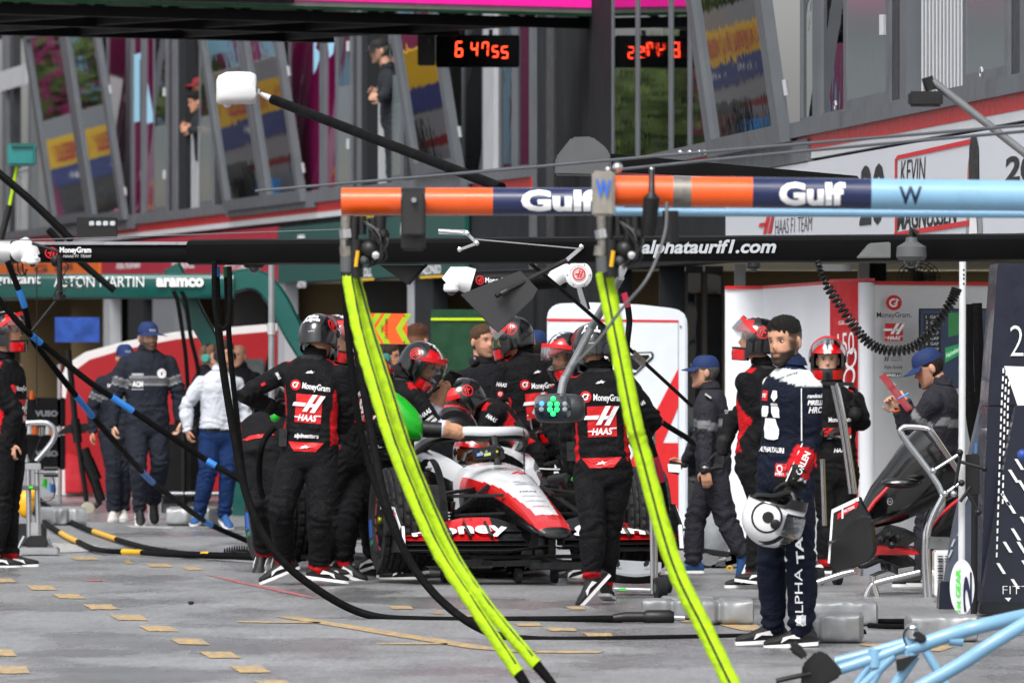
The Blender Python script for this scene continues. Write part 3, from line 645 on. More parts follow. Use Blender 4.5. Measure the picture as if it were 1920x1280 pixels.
# windows
def mull(sd, px, wd, Z0=3.285, Z1=6.6, mat=FRAME, o=(-.12,.012), name='mullion'):
    m = MB(); fb(m, sd, px, px+wd, Z0, Z1, *o); return wpart(name, mat, m)
def pane(sd, p0, p1, Z0=3.285, Z1=6.6, mat=GLASS, off=-.03, sash=False, fr=None):
    "a glazed window: frame with its pane"
    f_ = MB(); n_ = max(2.5, (p1-p0)*.07) if sash else 1.1; hz = .1 if sash else .035; o = (.0,.035) if sash else (-.08,.008)
    fb(f_, sd, p0, p0+n_, Z0, Z1, *o); fb(f_, sd, p1-n_, p1, Z0, Z1, *o); fb(f_, sd, p0+n_, p1-n_, Z0, Z0+hz, *o); fb(f_, sd, p0+n_, p1-n_, Z1-hz, Z1, *o)
    wo_ = wpart('window', fr or FRAME, f_, bevel=0); g = MB(); fb(g, sd, p0+n_, p1-n_, Z0+hz, Z1-hz, off, off+.015)
    g.build('pane', mat, wo_, smooth=False); return wo_
def tilted(sd, p0, p1, Z0, h, tilt, rows=1):
    "a window leaf hinged at its foot that leans out over the lane"
    h *= 1 if sd == 'A' else KB; n = NA if sd == 'A' else NB; up = (V((0,0,1))*cos(R(tilt))+n*sin(R(tilt))); a = FZ(sd,p0,Z0,.06); b2 = FZ(sd,p1,Z0,.06); x = (b2-a); Lx = x.length; x.normalize(); nn = x.cross(up).normalized()
    if nn.dot(n) < 0: nn = -nn
    def pr(mb, u0, u1, v0, v1, t0, t1): mb.prism([a+x*u0+up*v0+nn*t0, a+x*u1+up*v0+nn*t0, a+x*u1+up*v1+nn*t0, a+x*u0+up*v1+nn*t0], nn*(t1-t0))
    fw = Lx*.085; f_ = MB(); pr(f_, 0, fw, 0, h, 0, .09); pr(f_, Lx-fw, Lx, 0, h, 0, .09); pr(f_, fw, Lx-fw, 0, .14, 0, .09); pr(f_, fw, Lx-fw, h-.06, h, 0, .09)
    lo = wpart('window_leaf', FRAME, f_); g = MB(); pr(g, fw, Lx-fw, .14, h-.06, .03, .05); g.build('pane', LEAF, lo, smooth=False)
    for q in (.35, h*.6): hg = MB(); hg.cyl(a+x*(Lx+.05)+up*q, a+x*(Lx+.05)+up*(q+.12), .02, n=8); hg.build('hinge', STEELW, lo)
    return lo
Zf = 3.285
# run A, nearest to farthest
for p0, p1 in ((1815,1900),(1590,1676)): 
    w_ = pane('A', p0, p1, 3.26 if p0 > 1700 else 3.27, 6.6, FROST, .015, sash=True); m = MB(); fb(m, 'A', p0+10, p1-10, 4.12, 4.15, .0, .034); m.build('pane_rail', FROST, w_)
    r = MB(); c = FZ('A', p0+10 if p0 < 1700 else p1-22, 3.33, .13); r.tube([c+V((0,.12*cos(t),.03*sin(t))) for t in [2*pi*i/12 for i in range(12)]], .008, 6, closed=True); r.build('pull_ring', STEELW, w_)
pane('A', 1540, 1588); mull('A', 1527, 12); mull('A', 1676, 12, mat=FRAMED); mull('A', 1690, 12); mull('A', 1900, 16, mat=FRAMED); pane('A', 1930, 2060); mull('A', 1915, 12)
for z in (3.75, 4.9): m = MB(); c = FZ('A', 1683, z, .1); m.cyl(c, c+V((0,0,.14)), .03, n=10); wpart('hinge', STEELW, m)
for i in range(14):
    m = MB(); px = 1725+i*(1812-1725)/13; a = FZ('A', px, 3.3, -.02); m.cyl(a, a+V((0,0,3.2)), .012, n=6); wpart('railing_bar', STEELW, m)
mull('A', 1702, 22, mat=GREY, o=(-.5,-.12), name='inner_wall')
tilted('A', 1360, 1500, 3.15, 3.2, 8); pane('A', 1502, 1526); 
m = MB(); fb(m, 'A', 1338, 1528, 2.98, 3.15, .0, .06); wpart('leaf_sill', FRAME, m); m = MB(); fb(m, 'A', 1340, 1352, 3.17, 6.6, -.1, .012); wpart('mullion', FRAME, m)
for p0, p1 in ((1148,1194),(1196,1256),(1259,1292),(1294,1338)): pane('A', p0, p1, 3.20, 6.6, GLASS, -.02)
# run B
GLASSM = glass_mat('painted_reflection_glazing', '#6e0c46', .03, .02, ior=1.5)  # magenta reflection of the hoarding painted into the pane colour
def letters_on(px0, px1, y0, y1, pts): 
    m = MB(); a = FZ('B',px0,zat('B',px0,y1),-.012); put(m, poly(*pts), a, FZ('B',px1,zat('B',px0,y1),-.012)-a, V((0,0,(zat('B',px0,y0)-zat('B',px0,y1))*KB))); wpart('painted_letter_reflection', lm('cyan'), m, smooth=False)  # mirrored hoarding letters painted on the panes as flat cyan shapes
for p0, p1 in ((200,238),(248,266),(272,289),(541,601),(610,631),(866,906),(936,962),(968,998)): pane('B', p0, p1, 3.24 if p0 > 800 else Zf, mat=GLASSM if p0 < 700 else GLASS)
mull('B', 908, 20, mat=STEELW)
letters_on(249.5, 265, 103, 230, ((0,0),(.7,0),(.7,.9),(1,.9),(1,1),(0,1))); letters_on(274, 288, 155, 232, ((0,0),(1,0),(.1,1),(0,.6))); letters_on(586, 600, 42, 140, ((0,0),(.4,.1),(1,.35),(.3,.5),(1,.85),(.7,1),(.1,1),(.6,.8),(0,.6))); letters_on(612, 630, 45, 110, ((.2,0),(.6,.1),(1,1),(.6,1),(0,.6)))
for p0, p1 in ((292,317),(378,403),(637,664),(734,758)):
    pane('B', p0, p1, 3.26, 6.6, GLASS, .015, sash=True); m = MB(); fb(m, 'B', p0+3, p1-3, 3.36, 4.40, .030, .034); wpart('frosted_film', FROST, m)
for p0, wd, mt in ((318,5,FRAMED),(324,9,FRAME),(664,6,FRAMED),(671,6,FRAME),(680,10,GREY),(240,6,FRAME),(602,7,FRAME),(404,6,FRAMED),(759,6,FRAMED),(5,8,FRAME),(20,6,FRAMED),(54,5,FRAME),(336,14,GREY)): mull('B', p0, wd, mat=mt)
for z in (3.7, 4.75, 5.6):
    for p0 in (320, 667): m = MB(); c = FZ('B', p0+2, z, .1); m.cyl(c, c+V((0,0,.12)), .025, n=8); wpart('hinge', STEELW, m)
for p0, p1, nb, ztop in ((356,376,7,4.28),(706,730,8,4.32),(28,54,7,4.2)):
    for i in range(nb): m = MB(); a = FZ('B', p0+(p1-p0)*i/(nb-1), 3.29, -.03); m.cyl(a, V((a.x,a.y,ZB(ztop))), .011, n=6); wpart('railing_bar', STEELW, m)
    m = MB(); m.tube([FZ('B',p0-1,ztop,-.03), FZ('B',p1+1,ztop,-.03)], .02, 8); wpart('handrail', STEELW, m)
for p0, p1, z0, h, ti in ((112,187,3.3,2.72,8.6),(189,250,3.25,2.8,8.6),(440,518,3.2,2.35,8.6),(520,586,3.2,2.35,8.6),(797,882,3.32,1.75,9)): tilted('B', p0, p1, z0, h, ti)
for p0, p1 in ((436,600),(108,262),(792,890)): m = MB(); fb(m, 'B', p0, p1, 3.12, 3.3, .0, .09); wpart('leaf_sill', FRAME, m)
for i in range(26): m = MB(); px = i*2.2-2; fb(m, 'B', px, px+1.1, 5.45, 5.75, .0, .05); wpart('louver', STEELW, m)
# signs above the garages
def sign(name, label, sd, p0, p1, Z0, Z1, mat, off=.05):
    m = MB(); fb(m, sd, p0, p1, Z0, Z1, off-.05, off); o = m.build(name, mat, None, label=label, cat='sign'); return o
def on_sign(o, sd, s, px0, px1, Z0, Z1, col='black', bold=.0, shear=0, off=.05, Z0b=None, mark=None):
    a = FZ(sd, px0, Z0, off+.002); x = FZ(sd, px1, Z0, off+.002)-a; y = V((0,0,(Z1-Z0)*(1 if sd == 'A' else KB))); n = NA if sd == 'A' else NB
    return mark_flat('lettering', mark or [(col, text_geo(s, bold, shear))], a, x, y, o, n=n, gap=.002)
s = sign('fascia_sign', 'white fascia sign with a driver name in black over the garage', 'A', 1372, 1990, 2.3, 2.972, M('sign_white', '#d3d7de', rough=.35, var=.01, rvar=.02))
z = lambda px, py: zat('A', px, py)
on_sign(s, 'A', 'KEVIN', 1703, 1750, z(1703,345), z(1703,302), 'black', -.005, .15); on_sign(s, 'A', 'MAGNUSSEN', 1696, 1810, z(1696,432), z(1696,392), 'black', .02, .2)
on_sign(s, 'A', 'HAAS F1 TEAM', 1466, 1536, z(1466,440), z(1466,412), 'black', -.012, .12); on_sign(s, 'A', '', 1438, 1464, z(1438,440), z(1438,404), mark=mark_haas()[1:4] and [('red', poly((.2,0),(.45,0),(.75,1),(.5,1))), ('red', poly((.55,0),(.8,0),(1.05,1),(.85,1))), ('red', poly((-.1,.4),(.4,.4),(.5,.6),(0,.6)))])
on_sign(s, 'A', '20', 1625, 1672, z(1625,425), z(1625,312), 'black', .03, .1)
on_sign(s, 'A', '20', 1898, 1960, z(1898,345), z(1898,295), 'black', .03, .1)
b0 = [('red', poly((0,0),(.03,0),(.03,.92),(0,.9))), ('red', poly((0,.9),(.04,.95),(1,1),(1,.94),(.05,.9))), ('red', poly((.0,0),(1,.06),(1,.0),(0,-.06)))]
on_sign(s, 'A', '', 1692, 1845, z(1692,436), z(1692,285), mark=b0)
# printed portrait: plain head and shoulders
pm = [('grey', poly((.1,0),(.9,0),(.85,.22),(.6,.3),(.4,.3),(.15,.22))), ('white', poly((.3,0),(.7,0),(.62,.26),(.38,.26))), ('black', poly((.28,.5),(.3,.85),(.4,.98),(.6,.98),(.72,.85),(.74,.5)))]
po = on_sign(s, 'A', '', 1822, 1862, z(1822,440), z(1822,252), mark=pm)
on_sign(s, 'A', '', 1832, 1850, z(1832,392), z(1832,275), mark=[('red', poly((0,0),(1,0),(1,1),(0,1)))]) if False else None
m = MB(); a = FZ('A',1830,z(1830,388),.057); put(m, disc(24), a, FZ('A',1851,z(1830,388),.057)-a, V((0,0,z(1830,280)-z(1830,388)))); m.build('portrait_face', M('print_skin', '#a06a55', rough=.5), s, smooth=False)
s = sign('fascia_sign', 'dark green fascia sign with yellow underlined names over the garage', 'B', 528, 880, 2.3, 2.93, M('sign_green', '#0d4a44', rough=.4, var=.01, rvar=.02))
zb = lambda px, py: zat('B', px, py)
for p0, p1, t_, y0, y1 in ((566,582,'ASTON',540,528),(676,706,'STROLL',520,503),(800,836,'ALONSO',515,498)): on_sign(s, 'B', t_, p0, p1, zb(p0,y0), zb(p0,y1), 'white', .03)
for p0, p1, y in ((672,710,524),(796,842,519)):
    on_sign(s, 'B', '', p0, p1, zb(p0,y+3), zb(p0,y-1), mark=[('yellow', poly((0,0),(1,0),(1,1),(0,1)))])
for p0, p1, y0, y1 in ((672,712,412,404),(760,790,440,418),(566,580,470,440)): on_sign(s, 'B', 'aramco' if p0 < 700 else 'ASTON MARTIN', p0, p1, zb(p0,y0), zb(p0,y1), 'yellow' if p0 == 672 else 'white', .02)
s = sign('fascia_sign', 'crimson fascia sign with white lettering over the far garage', 'B', 196, 526, 2.3, 2.95, M('sign_crimson', '#a31d34', rough=.4, var=.01, rvar=.02))
for p0, p1, t_, y0, y1 in ((225,270,'Alfa Romeo',505,492),(330,372,'STAKE',505,492),(430,470,'BOTTAS',508,494)): on_sign(s, 'B', t_, p0, p1, zb(p0,y0), zb(p0,y1), 'white', .02)
s = sign('fascia_sign', 'orange fascia sign over the farthest garage', 'B', -60, 192, 2.3, 2.95, M('sign_orange', '#d96a1a', rough=.4, var=.01, rvar=.02))
for p0, p1, t_, y0, y1 in ((70,95,'G',512,498),(110,142,'Dell',508,496),(20,50,'OKX',512,500)): on_sign(s, 'B', t_, p0, p1, zb(p0,y0), zb(p0,y1), 'navy', .02)
# garage piers and screens under the lintel
def pier(sd, p0, p1, mat, dep=.17, Z1=2.3, name='pier'): m = MB(); fb(m, sd, p0, p1, 0, Z1, -dep, .0); wpart(name, mat, m, bevel=.004)
for p0, p1, mt in ((194,206,STEELW),(240,268,GREY),(286,328,M('pier_grey', '#6a6d72', rough=.7, var=.1)),(520,534,STEELW),(764,776,STEELW),(777,812,GREY),(950,964,STEELW),(966,1000,GREY)): pier('B', p0, p1, mt)
for px in (-70, 16, 110, 196, 300, 410, 528, 650, 790, 975):
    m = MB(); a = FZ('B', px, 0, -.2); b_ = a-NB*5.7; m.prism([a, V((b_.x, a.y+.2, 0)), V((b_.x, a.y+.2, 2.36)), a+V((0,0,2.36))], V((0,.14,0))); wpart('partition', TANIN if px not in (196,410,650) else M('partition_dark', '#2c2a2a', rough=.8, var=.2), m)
def slab(name, mat, p0, p1, y0, y1, d, th=.1, parent=BLD, bevel=.004, **k):
    m = MB(); a = P(p0,y1,d); b = P(p1,y0,d); m.prism([a, V((b.x,d,a.z)), b, V((a.x,d,b.z))], V((0,th,0))); return m.build(name, mat, parent, bevel=bevel, **k)
slab('green_screen', M('green_screen', '#0b3a20', rough=.35, var=.15), 808, 948, 580, 990, 74.5, .1, None, label='dark green garage screen with a lime line behind the crew', cat='screen panel')
slab('lime_line', lm('lime'), 808, 948, 596, 601, 74.48, .01, bpy.data.objects['green_screen'])
slab('side_wall', GREY, 1236, 1284, 496, 985, 76, .2); 
for p0, p1 in ((1286,1318),(1322,1356)):
    slab('door_frame', FRAMED, p0, p1, 498, 985, 75.9, .08); slab('door_pane', GLASS, p0+4, p1-4, 512, 960, 75.88, .015)
slab('column', STEELW, 1378, 1398, 490, 985, 74, .2); slab('column', STEELW, 1610, 1630, 488, 985, 73, .2); slab('column', GREY, 1632, 1662, 488, 985, 73.05, .2)
# ------------------------------------------------------------------ bridge across the lane
BR = thing('lane_bridge', P(560, 55, 80)*1, 'dark bridge across the pit lane with a lit pink strip', 'bridge')
STEELD = M('bridge_steel', '#111213', rough=.55, var=.2, vs=3); Zb = 4.64
l0 = V(((-80-960)/F*78, 78, 0)); r0 = V(((1141-960)/F*82, 82, 0)); ax = (r0-l0); AXL = ax.length; ax.normalize(); bk = V((-ax.y, ax.x, 0))
def bb(mb, u0, u1, w0, w1, z0, z1): return mb.prism([l0+ax*u0+bk*w0+V((0,0,z0)), l0+ax*u1+bk*w0+V((0,0,z0)), l0+ax*u1+bk*w0+V((0,0,z1)), l0+ax*u0+bk*w0+V((0,0,z1))], bk*(w1-w0))
m = MB(); bb(m, -3, AXL, .1, 5, 4.95, 5.05); m.build('deck', STEELD, BR)
m = MB(); bb(m, -3, AXL, 0, .08, 4.775, 6.6); m.build('fascia', M('bridge_fascia', '#9a9c9a', rough=.5, var=.1), BR); m = MB(); bb(m, -3, AXL, -.04, 0, 4.745, 4.775); m.build('green_edge', M('bridge_green', '#123a22', rough=.5), BR)
m = MB(); bb(m, -3, AXL*.50, -.06, -.01, 4.80, 6.5); m.build('black_banner', M('banner_black', '#0c0c0e', rough=.5), BR)
m = MB(); bb(m, AXL*.50, AXL-.22, -.03, -.005, 4.83, 5.4); m.build('led_strip', M('led_pink', '#b01070', rough=.3, emit=(.75,.02,.30), es=.55), BR)
for w_ in (.25, 2.6, 4.9): m = MB(); bb(m, -3, AXL, w_, w_+.1, Zb, Zb+.1); m.build('chord', STEELD, BR)
n_ = 9
for w_ in (.3, 4.95):
    for i in range(n_):
        u = AXL*i/n_; m = MB()
        m.bar(l0+ax*u+bk*w_+V((0,0,Zb+.05)), l0+ax*(u+AXL/n_/2)+bk*w_+V((0,0,4.95)), .05, .05); m.build('brace', M('bridge_brace', '#3a3b3d', rough=.5), BR)
        m = MB(); m.bar(l0+ax*(u+AXL/n_)+bk*w_+V((0,0,Zb+.05)), l0+ax*(u+AXL/n_/2)+bk*w_+V((0,0,4.95)), .05, .05); m.build('brace', M('bridge_brace'), BR)
for i in range(6): m = MB(); u = AXL*(i+.5)/6; bb(m, u, u+.08, .3, 4.9, Zb+.02, Zb+.1); m.build('cross_beam', STEELD, BR)
# ------------------------------------------------------------------ clock hung from the bridge
CL = thing('pit_clock', P(878, 93, 84.4), 'black pit lane clock with red digits hanging under the bridge', 'clock')
dk = 84.4; m = MB(); a = P(817, 126, dk); b = P(974, 66, dk); m.prism([a, V((b.x,dk,a.z)), b, V((a.x,dk,b.z))], V((0,.16,0))); m.build('case', M('clock_case', '#030304', rough=.6, spec=.1, var=.1), CL, bevel=.012)
m = MB(); a = P(783, 123, dk); b = P(816, 63, dk); m.prism([a, V((b.x,dk,a.z)), b, V((a.x,dk,b.z))], V((0,.14,0))); m.build('number_box', M('clock_box', '#141418', rough=.4), CL, bevel=.01)
text_flat('box_number', '2', P(801, 84, dk-.004), P(808,84,dk)-P(801,84,dk), P(801,73,dk)-P(801,84,dk), CL, M('clock_two', '#3a3a40'))
LEDR = M('led_red', '#601008', rough=.4, emit=(1,.045,.015), es=3.6)
SEG = {'6':'acdefg','4':'bcfg','7':'abcf','5':'acdfg'}
def digit(ch, px, py, wd, hh):
    m = MB(); th = .17
    S_ = dict(a=[(.1,1),(.9,1),(.9-th,1-th*.6),(.1+th,1-th*.6)], d=[(.1,0),(.9,0),(.9-th,th*.6),(.1+th,th*.6)], g=[(.12,.5-th*.3),(.88,.5-th*.3),(.88,.5+th*.3),(.12,.5+th*.3)], f=[(0,.54),(th,.56),(th,.9),(0,.97)], e=[(0,.46),(th,.44),(th,.1),(0,.03)], b=[(1,.54),(1-th,.56),(1-th,.9),(1,.97)], c=[(1,.46),(1-th,.44),(1-th,.1),(1,.03)])
    for k in SEG[ch]: put(m, poly(*[(x+.12*y, y) for x, y in S_[k]]), P(px,py,dk-.004), P(px+wd,py,dk)-P(px,py,dk), P(px,py-hh,dk)-P(px,py,dk))
    m.build('digit', LEDR, CL, smooth=False)
for ch, px, py, wd, hh in (('6',853,107,14,29),('4',882,106,13,27),('7',903,106,12,27),('5',922,108,12,22),('5',939,110,13,23)): digit(ch, px, py, wd, hh)
for px in (850, 868, 920): m = MB(); m.cyl(P(px,67,dk+.08), P(px,56,dk+.08), .02, n=8); m.build('hanger', STEELD, CL)
# ------------------------------------------------------------------ across the lane: what the windows mirror
PW = thing('pit_wall_stand', (-14,140,0), 'pit wall stand with yellow and navy banners along the lane, mirrored in the windows', 'grandstand')
def pw(x, y0, y1, z0, z1, name, mat, th=.3):
    z0, z1 = (z0+.62 if z0 > 0 else 0), z1+.62; y0 += 9; y1 += 9; m = MB(); m.box((x-th/2, (y0+y1)/2, (z0+z1)/2), (th, y1-y0, z1-z0)); return m.build(name, mat, PW, smooth=False)
cols = {k: M('banner_'+k, c, rough=.6, var=.1) for k, c in (('yellow','#f2c010'),('navy','#2a3a7c'),('grey','#94979a'),('white','#e6e8ea'),('black','#2c2d31'),('crimson','#8e1d22'),('azure','#1d78b8'),('rose','#d078a0'),('beige','#a09484'),('magenta','#8c0f58'))}
for y0, y1, bands in ((128,137,(('black',0,1.2),('azure',1.2,1.7),('white',1.7,1.95),('grey',1.95,2.5),('crimson',2.5,2.62),('grey',2.62,3.0),('navy',3.0,3.4),('yellow',3.4,3.95),('grey',3.95,4.3))),
                      (137,142,(('black',0,1.5),('white',1.5,1.8),('black',1.8,2.7),('grey',2.7,2.95),('navy',2.95,3.35),('yellow',3.35,3.95),('beige',3.95,4.3))),(142,150,(('black',0,1.6),('white',1.6,1.95),('black',1.95,3.05),('navy',3.05,3.4),('yellow',3.4,3.95),('grey',3.95,4.3))),
                      (100,128,(('black',0,.9),('rose',.9,1.4),('azure',1.4,1.55),('grey',1.55,2.1),('crimson',2.1,2.25),('grey',2.25,2.7),('navy',2.7,3.1),('yellow',3.1,3.7))),
                      (150,175,(('black',0,.8),('white',.8,1.3),('beige',1.3,1.7),('crimson',1.7,2.0),('grey',2.0,2.4),('magenta',2.4,3.4)))):
    for k, z0, z1 in bands: pw(-14+.02*(k == 'navy'), y0, y1, z0, z1, 'banner', cols[k])
for y in range(129, 150, 3): 
    m = MB(); put(m, text_geo('PIRELLI', .03), (-13.96, y+9, 4.12), V((0,2.2,0)), V((0,0,.32))); m.build('banner_lettering', lm('red'), PW, smooth=False)
    m = MB(); put(m, mark_star()[0][1], (-13.93, y+9.6, 3.72), V((0,.8,0)), V((0,0,.22))); m.build('banner_emblem', lm('white'), PW, smooth=False)
for i in range(14): m = MB(); m.box((-13.7, 111+i*3.4+random.random(), 2.4), (.2,.1,1.7)); m.build('post', STEELD, PW)
rq = random.Random(5)
for i in range(70):
    y = 111+i*.95; z0 = rq.choice((.3,1.0,1.5,1.9)); h_ = rq.uniform(.4,1.0); m = MB(); m.box((-13.6-rq.random()*.2, y, z0+.62+h_/2), (.2, rq.uniform(.25,.7), h_)); m.build('stand_in_box', cols[rq.choice(('white','black','crimson','grey','yellow','azure','rose','black','white','beige'))], PW, bevel=.04)  # plain boxes added as stand-ins for people and cars mirrored in the leaves
mg = thing('hoarding', (-16.5,140,0), 'tall magenta hoarding with pale blue letters, mirrored in the upper windows', 'hoarding')
m = MB(); m.box((-16.5,142,5.7), (.2,50,4.2)); m.build('board', M('hoarding_magenta', '#a01068', rough=.5, var=.06), mg)
for i, ch in enumerate('RICGPMONACO'): m = MB(); put(m, text_geo(ch, .05), (-16.38, 119+i*4.2, 4.6), V((0,2.9,0)), V((0,0,2.3))); m.build('letter', lm('cyan'), mg, smooth=False)
FOL = M('foliage', '#3a4a1c', rough=.8, var=.6, vs=1.2)
for k, (x, y, z) in enumerate(((-17,157,5.2),(-18,163,5.8),(-16.6,169,5.0),(-19,177,6.2),(-17.5,184,5.5))):
    t = thing('broadleaf_tree', (x,y,0), 'leafy green tree beyond the pit wall, mirrored in the tall windows', 'tree', 'trees beyond the pit wall')
    m = MB(); m.tube([(x,y,0),(x+.2,y,2),(x,y+.3,4)], [.28,.2,.1], 8); m.build('trunk', M('bark', '#3a2c20', rough=.9), t)
    m = MB()
    for i in range(1500):
        q = V(np.random.normal(size=3)); q.normalize(); q = V((x,y,z))+V((q.x*2.6,q.y*3.2,q.z*2.6))*(random.random()**.4); a = V(np.random.normal(size=3)).normalized()*.17; b = V(np.random.normal(size=3)).normalized()*.17; m.add([q-a, q+b, q+a, q-b], [(0,1,2,3)])
    m.build('crown', FOL, t, smooth=False)
# ------------------------------------------------------------------ the racing car (X forward, Y towards picture right, Z up)
WHITE = M('car_white', '#c9ccd0', rough=.22, coat=.7, var=.04, vs=3, rvar=.06); REDC = M('car_red', '#b8141a', rough=.22, coat=.7, var=.06, vs=3, rvar=.06); BLK = M('car_black', '#0d0e10', rough=.28, coat=.4, var=.2, vs=4, rvar=.08); CARB = M('carbon', '#141517', rough=.38, var=.25, vs=30)
STEEL = M('polished_steel', '#c8c9cb', rough=.13, metal=1, var=.02, vs=3, rvar=.03); ALU = M('brushed_aluminium', '#b8babd', rough=.3, metal=.95, var=.05, rvar=.05); RUB = M('tyre_rubber', '#17181a', rough=.72, var=.2, vs=12, bump=.3, bs=140)
def carframe(O, yaw):
    f = V((sin(R(yaw)), -cos(R(yaw)), 0)); r = V((cos(R(yaw)), sin(R(yaw)), 0)); return lambda X, Y, Z: O+f*X+r*Y+V((0,0,Z))
O0 = V((15/F*58, 58, .03)); C = carframe(O0, 15)
CAR = thing('racing_car', C(-1.6,0,-.03), 'white red and black open wheel racing car stopped among its pit crew', 'racing car')
def nose_rings(secs, n=28, flat=2.6):
    out = []
    for X, hw, zt, zb in secs:
        zc = (zt+zb)/2; hz = (zt-zb)/2; rr = []
        for j in range(n):
            a = 2*pi*j/n; c, s_ = cos(a), sin(a); e = 2/flat
            rr.append((X, hw*math.copysign(abs(c)**e, c), zc+hz*math.copysign(abs(s_)**e, s_)))
        out.append(rr)
    return out
def paint_loft(secs, pick, frame, n=28, flat=2.6):
    m = MB(); rings = nose_rings(secs, n, flat); o = len(m.v); k = len(rings)
    m.v += [frame(*p) for r in rings for p in r]
    for i in range(k-1):
        for j in range(n):
            m.f.append((o+i*n+j, o+i*n+(j+1)%n, o+(i+1)*n+(j+1)%n, o+(i+1)*n+j)); a = (j+.5)/n*360; m.mi.append(pick((secs[i][0]+secs[i+1][0])/2, a))
    m.f += [tuple(range(n-1,-1,-1)), tuple(o+(k-1)*n+j for j in range(n))]; m.mi += [pick(secs[0][0], -1), pick(secs[-1][0], -1)]
    return m
def dense(secs, k=5):
    out = []
    for a, b in zip(secs, secs[1:]): out += [tuple(x+(y-x)*i/k for x, y in zip(a, b)) for i in range(k)]
    return out+[secs[-1]]
NOSE = dense([(.93,.085,.335,.285),(.9,.115,.365,.275),(.82,.13,.40,.28),(.6,.14,.475,.31),(.3,.155,.56,.35),(0,.175,.645,.37),(-.3,.215,.715,.36),(-.55,.255,.755,.34),(-.75,.29,.77,.30)], 11)
def pick_nose(X, a):
    if X > .70+.06*(abs(a-90) > 30): return 1 if X < .905 and 15 < a < 165 else 2
    k = max(0, min(1, (X+.35)/.95))
    if 30+30*k < a < 150-30*k and X < .74: return 0
    if 8 < a < 172 and X > -.62: return 1
    return 0 if 12 < a < 168 else 2
m = paint_loft(NOSE, pick_nose, C, 84); NOSEO = m.build('nose', [WHITE, REDC, BLK], CAR, ang=50)
nbv = BVHTree.FromPolygons([v for v in m.v], m.f)
def car_print(s, X, Y, w, hgt, col='black', bold=.02, shear=0, markk=None, n=(0,0,1)):
    x = C(0,1,0)-C(0,0,0); nn = V(n)+(C(1,0,0)-C(0,0,0))*.35; print_on(dict(root=CAR), 'nose_lettering', markk or words(s, col, bold, shear), 0, 0, w, hgt, frame=(C(X,Y,.9-.3*X), x, nn), parent=NOSEO, bvh=nbv, gap=.002)
car_print('20', .1, .03, .16, .085, 'grey', .05); car_print('20', .1, .03, .15, .075, 'silver', .0)
for s_, X, w_, h_, c_ in (('HAAS',.29,.12,.03,'black'),('PIRELLI',.39,.13,.026,'grey'),('HANTEC MARKETS',.50,.15,.03,'grey'),('CHIPOTLE',.62,.12,.026,'red')): car_print(s_, X, .0, w_, h_, c_, .015, .15 if s_ == 'HAAS' else 0)
car_print('', .8, 0, .075, .075, markk=mark_roundel('white'), n=(0,0,.7)); car_print('MoneyGram', -.32, .06, .2, .05, 'red', .0, .2); car_print('', -.18, .06, .16, .08, markk=mark_haas()[1:4] and [('red', poly((.1,0),(.3,0),(.7,1),(.5,1))), ('red', poly((.4,0),(.6,0),(1,1),(.8,1)))])
# chassis, cockpit rim, engine cover, sidepods and floor
def body(name, secs, mats, pick, flat=3, n=28): m = paint_loft(dense(secs,3), pick, C, n, flat); return m.build(name, mats, CAR, ang=45)
body('chassis', [(-.7,.29,.60,.14),(-1.0,.36,.68,.10),(-1.5,.38,.70,.08),(-1.9,.38,.72,.08)], [BLK, REDC, WHITE], lambda X, a: 0)
for sg in (-1, 1):
    m = MB(); rows = []
    for X, y0, y1, zt in ((-.62,.2,.30,.74),(-.8,.235,.36,.79),(-1.1,.25,.40,.83),(-1.45,.26,.40,.86),(-1.8,.24,.38,.88)):
        rows.append([C(X,sg*y1,.45), C(X,sg*(y1+.01),zt-.1), C(X,sg*(y1-.04),zt-.01), C(X,sg*(y0+.04),zt), C(X,sg*y0,zt-.03), C(X,sg*y0,.45)])
    m.grid(rows, cu=True, caps=True)
    for i in range(4): m.mi[i*6] = 1; m.mi[i*6+5] = 1; m.mi[i*6+4] = 1
    m.build('cockpit_side', [WHITE, BLK], CAR)
body('engine_cover', [(-1.75,.17,1.12,.55),(-1.85,.22,1.16,.5),(-2.2,.24,1.12,.4),(-2.8,.22,.95,.3),(-3.6,.14,.70,.3),(-4.2,.08,.55,.35)], [WHITE, REDC, BLK], lambda X, a: (1 if 55 < a < 125 else 0) if X < -1.8 else 2, 2.2)
m = MB(); m.ell(C(-1.77,0,.98), (.13,.06,.10), 16, 8, Matrix.Rotation(R(15),3,'Z')); m.build('air_intake', DARK, CAR)
